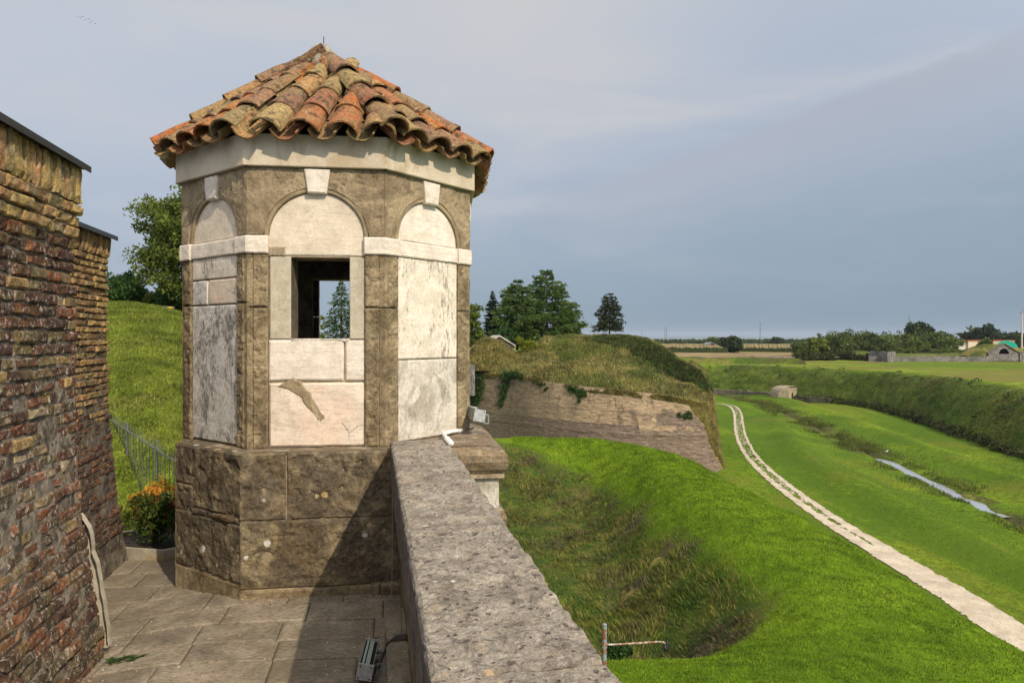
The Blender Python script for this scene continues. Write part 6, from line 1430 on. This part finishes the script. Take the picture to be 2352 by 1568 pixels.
# ---------------- the far plain
def far_tree(name, label, px, pbase, ptop, w_, m_, seed, Y, ncl=16, per=26, group='trees on the far plain', squash=1, c0=.02):
    base = P(px, pbase, Y); H = (pbase-ptop+3)/F*Y; Rr = w_*1.12/2/F*Y
    return broad(name, label, base, H, Rr, m_, seed, ncl=ncl, per=per, size=Rr*.14, crown0=c0, group=group, clr=.38)
far_tree('round_tree', 'round dark tree standing alone at the end of the corn', 1680.5, 812, 771, 44, 'leaf_far_dark', 20, 300, ncl=40, per=60)
far_tree('poplar_tree', 'lighter green tree behind and left of the round dark tree', 1641, 803, 773, 36, 'leaf_far', 21, 420, ncl=30, per=40)
far_tree('big_tree', 'large dark tree standing tallest on the right skyline left of the pale building', 2116, 806, 743, 56, 'leaf_far_dark', 22, 330, ncl=60, per=60, c0=.02)
far_tree('big_tree', 'green tree right of and lower than the large dark skyline tree', 2160, 806, 763, 36, 'leaf_far', 23, 325, ncl=34, per=46)
far_tree('big_tree', 'dark spreading tree behind the pale building', 2256, 800, 749, 62, 'leaf_far_dark', 24, 400, ncl=54, per=56)
far_tree('big_tree', 'dark tree clump at the right edge behind the floodlight mast', 2325, 800, 767, 58, 'leaf_far_dark', 25, 380, ncl=44, per=50)
far_tree('small_tree', 'olive green small tree in front of the pale building', 2262, 812, 779, 34, 'leaf_far', 26, 260, ncl=30, per=44)
far_tree('big_tree', 'dark green tree in the middle of the right tree belt', 2062, 806, 767, 38, 'leaf_far', 27, 320, ncl=34, per=44)
far_tree('big_tree', 'darker green tree above the yellow shrub at the left of the right tree belt', 1915, 818, 769, 44, 'leaf_far', 28, 270, ncl=40, per=50)
far_tree('slender_tree', 'slender tree with a flat top in the right tree belt', 1972, 812, 769, 20, 'leaf_far', 29, 290, ncl=20, per=40, c0=.35)
far_tree('yellow_tree', 'yellow-green rounded tree at the left end of the right tree belt', 1866, 830, 782, 58, 'leaf_far_light', 30, 235, ncl=44, per=54)
far_tree('dark_tree', 'low dark green tree next to the yellow-green rounded tree', 1838, 822, 783, 36, 'leaf_far', 31, 250, ncl=30, per=44)
for k, (px_, w_, lb_) in enumerate(((2093, 18, 'small yellow-green tree in front of the large dark skyline tree'), (2130, 18, 'small yellow-green tree right of the large dark skyline tree foot'), (1785, 30, 'dark hedge tree where the far field ends'))):
    far_tree('small_tree', lb_, px_, 811 if k < 2 else 792, 788 if k < 2 else 775, w_, 'leaf_far_light' if k < 2 else 'leaf_far_dark', 40+k, 270 if k < 2 else 560, ncl=18, per=34)
# belts of woodland that read as one mass
def wood(name, label, x0, x1, pb, pt, Y, m_, n_, seed, jit=3, sz=1.0):
    rs_ = np.random.default_rng(seed); P_ = []
    for k in range(n_):
        px_ = x0+(x1-x0)*(k+rs_.uniform(0, 1))/n_; y_ = Y*rs_.uniform(.95, 1.1); top = pt+rs_.normal(0, jit)*.7; H = (pb-top)/F*y_; base = P(px_, pb, y_); Rr = H*rs_.uniform(.4, .62)
        P_.append(broad('', '', base, H, Rr, None, seed*100+k, ncl=16, per=44, crown0=.0, parts=False, clr=.4))
    P_ = np.concatenate(P_); n2 = len(P_); 
    s1 = rs_.normal(0, 1, (n2, 3)); s1 /= np.linalg.norm(s1, axis=1)[:, None]; s2 = np.cross(s1, rs_.normal(0, 1, (n2, 3))); s2 /= np.linalg.norm(s2, axis=1)[:, None]; z_ = (pb-pt)/F*Y*.060*sz*rs_.uniform(.6, 1.4, n2)[:, None]
    V = np.stack([P_-s1*z_, P_+s2*z_*.7, P_+s1*z_, P_-s2*z_*.7], 1).reshape(-1, 3); o = mesh(name, V, np.arange(len(V)).reshape(-1, 4), m_); return tag(o, label, 'wood', kind='stuff')
wood('far_wood', 'distant wood along the horizon in the centre of the plain', 1690, 1850, 792, 778, 900, 'leaf_wood', 46, 1, 1.4)
wood('far_wood', 'distant tree line beyond the corn on the left of the plain', 1470, 1625, 797, 780, 620, 'leaf_wood', 40, 2, 2.0)
wood('far_wood', 'distant wood behind the trees on the right of the plain', 1850, 2120, 800, 775.5, 560, 'leaf_wood', 60, 3, 1.6)
wood('tree_belt', 'mixed green tree belt across the right of the plain', 1890, 2190, 812, 764, 300, 'leaf_far', 64, 4, 8, .75)
wood('horizon_wood', 'thin dark line of woods on the far horizon', 1400, 2450, 786, 777.5, 1300, 'leaf_wood', 120, 9, .8, 1.5)
wood('far_wood', 'low distant wood behind the pale building', 2150, 2420, 797, 779, 600, 'leaf_wood', 40, 5, 2)
wood('scrub_belt', 'dark scrub belt in front of the trees on the right', 1830, 2044, 840, 808, 225, 'leaf_bramble', 44, 6, 4, 1.1)
wood('scrub_belt', 'low green scrub above the long stone wall', 2040, 2290, 818, 800, 245, 'leaf_far', 50, 7, 2, 1.2)
cs_ = [tuple(P(a, b, 150)) for a, b in ((2235, 864), (2247, 863), (2260, 865), (2222, 863))]; puffs('dark_bush', 'low dark bush on the bright meadow near the right edge', cs_, [1.0, 1.1, 1.0, .7], 130, .2, 'leaf_far_dark', kind=None, cat='bush', sq=.5)
cs_ = [tuple(P(a, b, 140)) for a, b in ((2290, 868), (2300, 868))]; puffs('dark_bush', 'smaller dark bush right of the low dark bush on the meadow', cs_, [.75, .7], 130, .2, 'leaf_far_dark', kind=None, cat='bush', sq=.5)
wood('hedge_bank', 'dark hedge along the near edge of the brown field', 1600, 1830, 829, 820.5, 235, 'leaf_far', 40, 8, 1.0, 1.3)
# bank with darker growth between the two lawns of the ravelin
bk_ = [PZ(a, b, ZP)[:2] for a, b in ((1350, 834), (1600, 834), (1700, 834.5), (1800, 836), (1850, 838))]
for kb, (dy, hh_) in enumerate(((0, 1.5),)):
    q = smoothline([(*p, 0) for p in bk_], 60)[:, :2]; lam_ = np.array((0, .25, .5, .75, 1)); bxx = q[:, 0][:, None]+0*lam_; byy = q[:, 1][:, None]+lam_*9-2; bzz = ZP+np.array((-.3, .5, 1, 1.05, -.3))*hh_+.25*fbm(np.stack([bxx, byy, byy*0], -1)*.3, 3)
    tag(gridmesh('berm', bxx, byy, bzz, 'scarp_scrub'), kind='structure')

# long old stone works on the plateau
def gable(name, label, pxc, pb, ptop, w_, Y, arch_, m_='far_stone', side=None, shoulder=.45):
    c = np.array(P(pxc, pb, Y)); H = (pb-ptop)/F*Y; W2 = w_/2/F*Y; T_ = empty(name, tuple(c), label, 'casemate'); sh = H*shoulder; mb = MB(); D_ = 1.2
    ar, az0 = W2*arch_[0], H*arch_[1]; az = W2*arch_[2]; n_ = 14; an = np.linspace(PI, 0, n_); arc = [(ar*math.cos(a), az0+az*math.sin(a)) for a in an]
    outl = [(-W2, 0), (-W2, sh), (0, H), (W2, sh), (W2, 0)]
    def v(u, z_, y=0): return (c[0]+u, c[1]+y, c[2]+z_)
    # front face around the arched opening: fans left/right
    V = [v(*p) for p in outl]+[v(*p) for p in arc]+[v(-ar, az0), v(ar, az0)]; o = 5; L_ = o+n_
    Fc = [(0, L_, o, 1), (4, 3, o+n_-1, L_+1), (0, 4, L_+1, L_)]
    half = n_//2
    Fc += [(1, o+i, o+i+1) for i in range(half//1-3)]; i0 = half-3; Fc += [(1, o+i0, 2)]; Fc += [(2, o+i, o+i+1) for i in range(i0, n_-1-i0)]; Fc += [(2, o+n_-1-i0, 3)]; Fc += [(3, o+i, o+i+1) for i in range(n_-1-i0, n_-1)]
    mb.add(V, Fc); V = [v(-W2, -1), v(-W2, sh), v(-W2, sh, D_), v(-W2, -1, D_), v(W2, -1), v(W2, sh), v(W2, sh, D_), v(W2, -1, D_)]; mb.add(V, [(0, 1, 2, 3), (4, 7, 6, 5)]); mb.build('front_wall', m_, T_)
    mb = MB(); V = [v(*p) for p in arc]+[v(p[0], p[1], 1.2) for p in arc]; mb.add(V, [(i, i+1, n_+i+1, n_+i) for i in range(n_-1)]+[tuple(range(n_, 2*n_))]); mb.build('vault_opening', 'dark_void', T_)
    mb = MB(); V = []; g_ = .35
    for y in (-.3, D_): V += [v(-W2-g_, sh-.1, y), v(0, H+g_*.3, y), v(W2+g_, sh-.1, y), v(-W2-g_, sh+.12, y), v(0, H+.3+g_*.3, y), v(W2+g_, sh+.12, y)]
    mb.add(V, [(0, 1, 4, 3), (1, 2, 5, 4), (3, 4, 10, 9), (4, 5, 11, 10), (6, 7, 1, 0), (7, 8, 2, 1), (9, 10, 7, 6), (10, 11, 8, 7)]); mb.build('coping_stones', 'low_wall_stone', T_)
    return T_
gable('stone_casemate', 'old stone casemate with a dark semicircular arch at the right end of the long wall', 2306, 829, 790.5, 70, 205, (.34, .42, .36), shoulder=.46)
gable('small_casemate', 'tiny white gabled casemate entrance beyond the far lawn', 1728, 828.5, 820, 31, 216, (.36, .02, .28), m_='plaster_pale', shoulder=.35)
ribbon('stone_wall', 'long grey streaked stone wall running to the arched casemate', [P(1995, 0, 209)[:2], P(2072, 0, 208)[:2], P(2200, 0, 206)[:2], P(2275, 0, 205)[:2]], ZP-.9, EYE+(HY-818)/F*207, .8, 'far_stone')
ribbon('stone_wall', 'grey stone wall continuing right of the arched casemate', [P(2341, 0, 205)[:2], P(2480, 0, 204)[:2]], ZP-.9, EYE+(HY-808)/F*204, .8, 'far_stone')
ribbon('stone_wall', 'taller grey stone block with a sloping grassy top at the left of the long wall', [P(2000, 0, 214)[:2], P(2043, 0, 205)[:2], P(2052, 0, 209)[:2]], ZP-.9, EYE+(HY-807.5)/F*207, 1.2, 'far_stone')
ribbon('stone_wall', 'far low grey wall on both sides of the tiny white casemate', [PZ(1762, 825, ZP)[:2], PZ(1880, 826, ZP)[:2]], ZP-.6, EYE+(HY-819.5)/F*226, .6, 'far_stone')
tag(mesh('stone_wall', [P(1688, 827, 220), P(1812, 827, 220), P(1812, 819.5, 220), P(1688, 819.5, 220), P(1688, 819.5, 221), P(1812, 819.5, 221), P(1688, 827, 221), P(1812, 827, 221)], [(0, 1, 2, 3), (3, 2, 5, 4), (6, 0, 3, 4), (1, 7, 5, 2)], 'far_stone'), 'far low grey wall behind the tiny white casemate', 'wall')
# grass mounds over the old works
def mnd(name, pts, Y, pb, m_='grass_dry', depth=16):
    px_ = np.linspace(pts[0][0], pts[-1][0], 70); tops = np.interp(px_, [p[0] for p in pts], [p[1] for p in pts]); lam_ = np.linspace(0, 1, 10)
    X0 = (px_-CX)/F*Y; gx_ = X0[:, None]+0*lam_; gy_ = Y+lam_*depth+0*gx_; zt_ = EYE+(HY-tops)/F*(Y+depth*.45); zb_ = EYE+(HY-pb)/F*Y-.8
    prof_ = np.sin(np.clip(lam_/.9, 0, 1)*PI/2)**.8*(1-sstep(lam_, .75, 1)*.7); gz_ = zb_+(zt_-zb_)[:, None]*prof_+.3*fbm(np.stack([gx_, gy_, gy_*0], -1)*.3, 5, 3)*prof_
    tag(gridmesh(name, gx_, gy_, gz_, m_), kind='structure')
mnd('earth_mound', [(2262, 816), (2285, 800), (2305, 792), (2330, 788), (2360, 791), (2420, 800), (2480, 816)], 207.5, 816)
mnd('earth_mound', [(1990, 813), (2010, 806.5), (2044, 805), (2060, 811), (2090, 812.5), (2180, 811), (2290, 811)], 214, 818, 'scarp_scrub', 20)
wh = empty('warehouse', P(2250, 806, 360), 'long low pale building with a thin red roof edge behind the scrub', 'building')
def boxp(mb, x0, x1, y0, y1, Y, D_):
    a = P(x0, y1, Y); b = P(x1, y0, Y); V = [(a[0], Y, a[2]), (b[0], Y, a[2]), (b[0], Y+D_, a[2]), (a[0], Y+D_, a[2]), (a[0], Y, b[2]), (b[0], Y, b[2]), (b[0], Y+D_, b[2]), (a[0], Y+D_, b[2])]
    mb.add(V, [(0, 3, 2, 1), (4, 5, 6, 7), (0, 1, 5, 4), (1, 2, 6, 5), (2, 3, 7, 6), (3, 0, 4, 7)])
mb = MB(); boxp(mb, 2177, 2224, 784, 812, 361, 20); mb.build('side_wall', 'plaster_pale', wh)
mb = MB(); boxp(mb, 2224, 2330, 783, 812, 360, 20); mb.build('front_wall', 'plaster_cream', wh)
mb = MB(); boxp(mb, 2174, 2224, 781.5, 784, 360.8, 21); boxp(mb, 2222, 2332, 781, 783, 359.7, 22); mb.build('roof_edge', 'red_trim', wh)
mb = MB(); a = P(2312, 781.8, 352); n_ = 16; V = []
for y in (352, 356): V += [P(2312+26*math.cos(t_), 798-16*math.sin(t_), y) for t_ in np.linspace(PI, 0, n_)]
mb.add(V, [(i, i+1, n_+i+1, n_+i) for i in range(n_-1)]+[tuple(range(n_-1, -1, -1))]); tag(mb.build('green_canopy', 'green_roof'), 'curved bright teal roof in front of the warehouse at the right', 'roof')
FH = empty('farmhouse', P(1735*0+1725, 802, 500), 'small orange farmhouse with a grey pitched roof beside the corn', 'farmhouse')
FH.location = P(1722-0, 802, 500)
xx = 1733
mb = MB(); boxp(mb, 1714-90, 1736-90, 791, 803, 400, 8); mb.build('wall', 'farm_brick', FH)
mb = MB(); a0, a1, a2 = P(1712-90, 791.3, 399), P(1725-90, 785.5, 399), P(1738-90, 791.3, 399); V = [a0, a1, a2]+[(p[0], p[1]+10, p[2]) for p in (a0, a1, a2)]+[(p[0], p[1], p[2]-.5) for p in (a0, a1, a2)]; mb.add(V, [(0, 1, 4, 3), (1, 2, 5, 4), (0, 6, 7, 1), (1, 7, 8, 2)]); mb.build('roof', 'farm_roof', FH)
mb = MB(); mb.tube([P(1505, 797, 420), P(1560, 795, 430), P(1622, 796, 440)], .16, 5)
for q in range(1510, 1622, 14): mb.tube([P(q, 796, 428), P(q, 801, 428)], .10, 4)
tag(mb.build('irrigation_boom', 'pale_metal'), 'long thin pale irrigation boom over the corn', 'irrigator')
mb = MB(); mb.tube([P(1660-2, 803, 480), P(1660-2, 786, 480)], .25, 6); mb.box(P(1658, 786, 480), 1.3, 1.3, 2.0); 
mbt = MB(); mbt.tube([P(1664-0.5-0, 790, 520)], .2) if False else None
tw = empty('water_tower', P(1660, 797, 520), 'slim pale water tower among the far left trees', 'tower')
mb = MB(); c_ = np.array(P(1660, 797, 520)); px_t = P(1600+64-0, 0, 520)
c_ = np.array(P(1664, 797, 520)); c_[0] = (1660.5-CX)/F*520
c_ = np.array(P(1660.5*0+1660, 797, 520)); 
mb.tube([c_, c_+(0, 0, 4.5)], .45, 8); mb.build('shaft', 'plaster_pale', tw); mb = MB(); mb.tube([c_+(0, 0, 4.5), c_+(0, 0, 5.0), c_+(0, 0, 6.4), c_+(0, 0, 6.7)], (.5, 1.1, 1.1, .4), 10); mb.build('tank', 'plaster_pale', tw)
# pylons and wires
def pylon(label, px_, pb, pt, Y, arms, two=False):
    T_ = empty('pylon', P(px_, pb, Y), label, 'pylon', 'power pylons'); c = np.array(P(px_, pb, Y)); H = (pb-pt)/F*Y; w0, w1 = H*.022, H*.008; mb = MB()
    for dx_ in ((-.05*H, .05*H) if two else (0,)):
        lg = [(-1, -1), (1, -1), (1, 1), (-1, 1)]
        for a, b in lg: mb.tube([c+(dx_+a*w0, b*w0, -2), c+(dx_+a*w1, b*w1, H)], .11, 4, False)
        for k in range(14): 
            f0, f1 = k/14, (k+1)/14; r0_, r1_ = w0+(w1-w0)*f0, w0+(w1-w0)*f1; s_ = (-1)**k
            mb.tube([c+(dx_-s_*r0_, -r0_, H*f0), c+(dx_+s_*r1_, -r1_, H*f1)], .07, 3, False); mb.tube([c+(dx_-s_*r0_, r0_, H*f0), c+(dx_+s_*r1_, r1_, H*f1)], .07, 3, False)
    mb.build('lattice_mast', 'pylon_metal', T_)
    for (f_, l_) in arms: mb = MB(); mb.tube([c+(-l_*H, 0, H*f_), c+(0, 0, H*f_+.3), c+(l_*H, 0, H*f_)], .13, 4); mb.build('crossarm', 'pylon_metal', T_)
    return [c+(s_*l_*H, 0, H*f_) for (f_, l_) in arms for s_ in (-1, 1)]
pa = pylon('twin-legged far pylon at the left of the plain', 1529, 790, 751.5, 1000, ((.99, .10), (.8, .10), (.58, .10)), True)
pb_ = pylon('tall thin pylon in the middle of the horizon', 1746, 790, 738, 900, ((.80, .05), (.66, .055), (.52, .05)))
pc_ = pylon('thin pylon left of the large dark skyline tree', 2088.5, 780, 726, 750, ((.80, .05), (.64, .055), (.50, .05)))
pylon('faintest small pylon at the far left of the plain', 1474, 785, 759, 1300, ((.9, .06),))
def cat_(a, b, sag): t_ = np.linspace(0, 1, 14); return [np.array(a)*(1-u)+np.array(b)*u-np.array((0, 0, sag*4*u*(1-u))) for u in t_]
mb = MB()
for k in (0, 2, 4): mb.tube(cat_(pb_[k+1], pc_[k], 9), .035, 3, False); mb.tube(cat_(pc_[k+1], (620+k*3, 690, 24-k), 9), .035, 3, False); mb.tube(cat_(pa[k+1], pb_[k], 8), .035, 3, False)
tag(mb.build('power_lines', 'pylon_metal'), 'faint power lines strung between the far pylons', 'wires')
MST = empty('floodlight_mast', P(2347, 802, 330), 'tall pale floodlight mast at the right edge of the picture', 'mast'); c = np.array(P(2347, 802, 330)); mb = MB(); mb.tube([c, c+(0, 0, 18.2)], (.42, .26), 8); mb.build('mast', 'mast_paint', MST)
for (dx_, dz_) in ((-.4, 17.9), (.8, 19.0), (2.0, 19.6), (1.8, 18.2)):
    mb = MB(); mb.box(c+(dx_, -.4, dz_), 1.3, .5, .55); mb.build('lamp_head', 'pylon_metal', MST)
mb = MB(); mb.tube([c+(-.5, 0, 18.4), c+(2.6, 0, 19.9)], .10, 4); mb.tube([c+(-.5, 0, 17.6), c+(2.6, 0, 17.9)], .10, 4); mb.build('gantry', 'mast_paint', MST)
# distant hills, just above the horizon
hx = np.linspace(-9000, 12000, 200); hz_ = 10+40*np.clip(fbm(np.stack([hx*.0007, hx*0, hx*0], -1), 3, 4)+.35, 0, 1); V = np.concatenate([np.stack([hx, hx*0+11000, hx*0-8], -1), np.stack([hx, hx*0+12500, hz_], -1), np.stack([hx, hx*0+14500, hx*0-8], -1)])
tag(mesh('hills', V, [(i, i+1, 201+i, 200+i) for i in range(199)]+[(200+i, 201+i, 401+i, 400+i) for i in range(199)], 'hills_far'), kind='structure')
# rusty pole with a bar and a hanging black bag near the parapet
RP = empty('rusty_pole', P(1388, 1520, 14.2), 'rusty painted iron pole with a thin side bar rising beyond the parapet', 'pole')
mb = MB(); mb.tube([(P(1388, 1431, 14.2)[0], 14.2, -8.4), P(1388, 1500, 14.2), P(1388, 1433, 14.2), P(1388, 1431, 14.2)], (.052, .052, .052, .03), 10); mb.build('post', 'rusty_paint', RP)
mb = MB(); mb.tube([P(1388, 1480, 14.15), P(1450, 1477, 14.1), P(1510, 1473, 14.05), P(1524, 1474, 14.0), P(1531, 1479, 14.0)], .019, 7); mb.build('side_bar', 'pale_rust', RP)
mb = MB(); mb.tube([P(1388, 1480, 14.2)+np.array((0, 0, -.05)), P(1388, 1480, 14.2)+np.array((0, 0, .05))], .066, 10); mb.build('collar', 'rusty_paint', RP)
mb = MB(); U_, V_ = np.meshgrid(np.linspace(0, 2*PI, 13), np.linspace(0, PI, 9), indexing='ij'); p = np.stack([np.cos(U_)*np.sin(V_), np.sin(U_)*np.sin(V_), np.cos(V_)], -1); p = p*(1+.35*vn(p*3, 4))[..., None]*np.array((.06, .06, .10))+np.array(P(1530, 1485, 14.0)); idx = np.arange(13*9).reshape(13, 9)
mb.add(p.reshape(-1, 3), [(idx[i, j], idx[i, j+1], idx[i+1, j+1], idx[i+1, j]) for i in range(12) for j in range(8)]); tag(mb.build('black_bag', 'black_plastic'), 'crumpled black bag hanging from the end of the thin side bar', 'bag')
rs = np.random.default_rng(31)
puffs('dock_plant', 'leafy dark green plant at the foot of the rusty pole', [tuple(P(a, b, 14.6)) for a, b in ((1412, 1490), (1428, 1488), (1420, 1497), (1400, 1495), (1438, 1492))], [.17, .17, .15, .14, .14], 1500, .045, 'leaf_dark', kind=None, cat='plant')
def plume(label, px_, py_, Y, n_, L_, m_):
    x0, y0, _ = P(px_, py_, Y); z0 = EYE+(HY-py_)/F*Y; V = []
    for k in range(n_):
        a = rs.uniform(-.5, 2.2); l = L_*rs.uniform(.6, 1.1); d = np.array((math.cos(a), rs.uniform(-.4, .4), 0)); pts = [np.array((x0, y0, z0))+d*l*t_*.9+np.array((0, 0, 1))*(l*(1.5*t_-1.15*t_*t_)) for t_ in np.linspace(0, 1, 7)]
        for i in range(6): w_ = .016*(1-i/7); V += [pts[i]-(0, 0, w_), pts[i]+(0, 0, w_), pts[i+1]+(0, 0, w_*.8), pts[i+1]-(0, 0, w_*.8)]
    tag(mesh('reed_clump', V, np.arange(len(V)).reshape(-1, 4), m_), label, 'reeds', 'arching reed clumps in the weeds')
plume('arching pale reed clump in the weeds above the rusty pole', 1425, 1388, 19.5, 26, .75, 'blade_dry')
plume('small upright reed clump in the middle of the weeds', 1490, 1310, 23, 18, .8, 'blade_dry')
plume('reed clump at the upper left of the weed hollow beside the turret ledge', 1225, 1150, 32, 34, 1.2, 'blade_weed')
plume('reed clump at the top of the weed hollow below the bastion', 1330, 1110, 38, 34, 1.2, 'blade_weed')
# birds
for k, (a, b) in enumerate(((178, 38), (184, 41), (190, 39), (196, 46), (203, 44), (210, 49), (218, 55), (206, 53))):
    c = np.array(P(a, b, 220)); s_ = .28; mb = MB(); mb.add([c, c+(s_, .0, .12), c+(.6*s_, .1, .02), c+(-s_, 0, .12), c+(-.6*s_, .1, .02), c+(0, .22, .02), c+(0, -.2, 0), c+(0, 0, -.06)], [(6, 1, 2, 5), (6, 5, 4, 3), (6, 0, 1), (6, 3, 0), (6, 7, 5)])
    tag(mb.build('bird', 'bird'), 'tiny dark bird in a scattered flock high in the left of the sky', 'bird', 'distant flock of birds')
c = np.array(PZ(2037, 1041, ZM)); mb = MB(); mb.tube([c+(-.15, 0, .24), c+(-.05, 0, .26), c+(.06, 0, .29), c+(.12, 0, .38), c+(.11, 0, .48), c+(.18, 0, .49)], (.02, .06, .05, .02, .02, .005), 8)
eg = mb.build('egret', 'egret_white', None, True); tag(eg, 'small white egret standing by the narrow stream', 'egret'); mb = MB(); mb.tube([c+(0, 0, .25), c+(0, 0, 0)], .008, 5); 
lg_ = mb.build('legs', 'black_plastic'); lg_.parent = eg

# ================================================================ thin air haze over the plain
hb = MB(); hb.box((500, 4700, 30), 7000, 9800, 92)
hz = mesh('haze', np.concatenate(hb.V), hb.F, None); tag(hz, kind='stuff')
hm = bpy.data.materials.new('haze'); hm.use_nodes = True; ht = hm.node_tree; ht.nodes.clear(); ho = ht.nodes.new('ShaderNodeOutputMaterial'); hv_ = ht.nodes.new('ShaderNodeVolumePrincipled')
hv_.inputs['Density'].default_value = .00006; hv_.inputs['Color'].default_value = (.80, .88, 1.0, 1); hv_.inputs['Anisotropy'].default_value = .0
ht.links.new(hv_.outputs[0], ho.inputs['Volume']); hz.data.materials.append(hm)
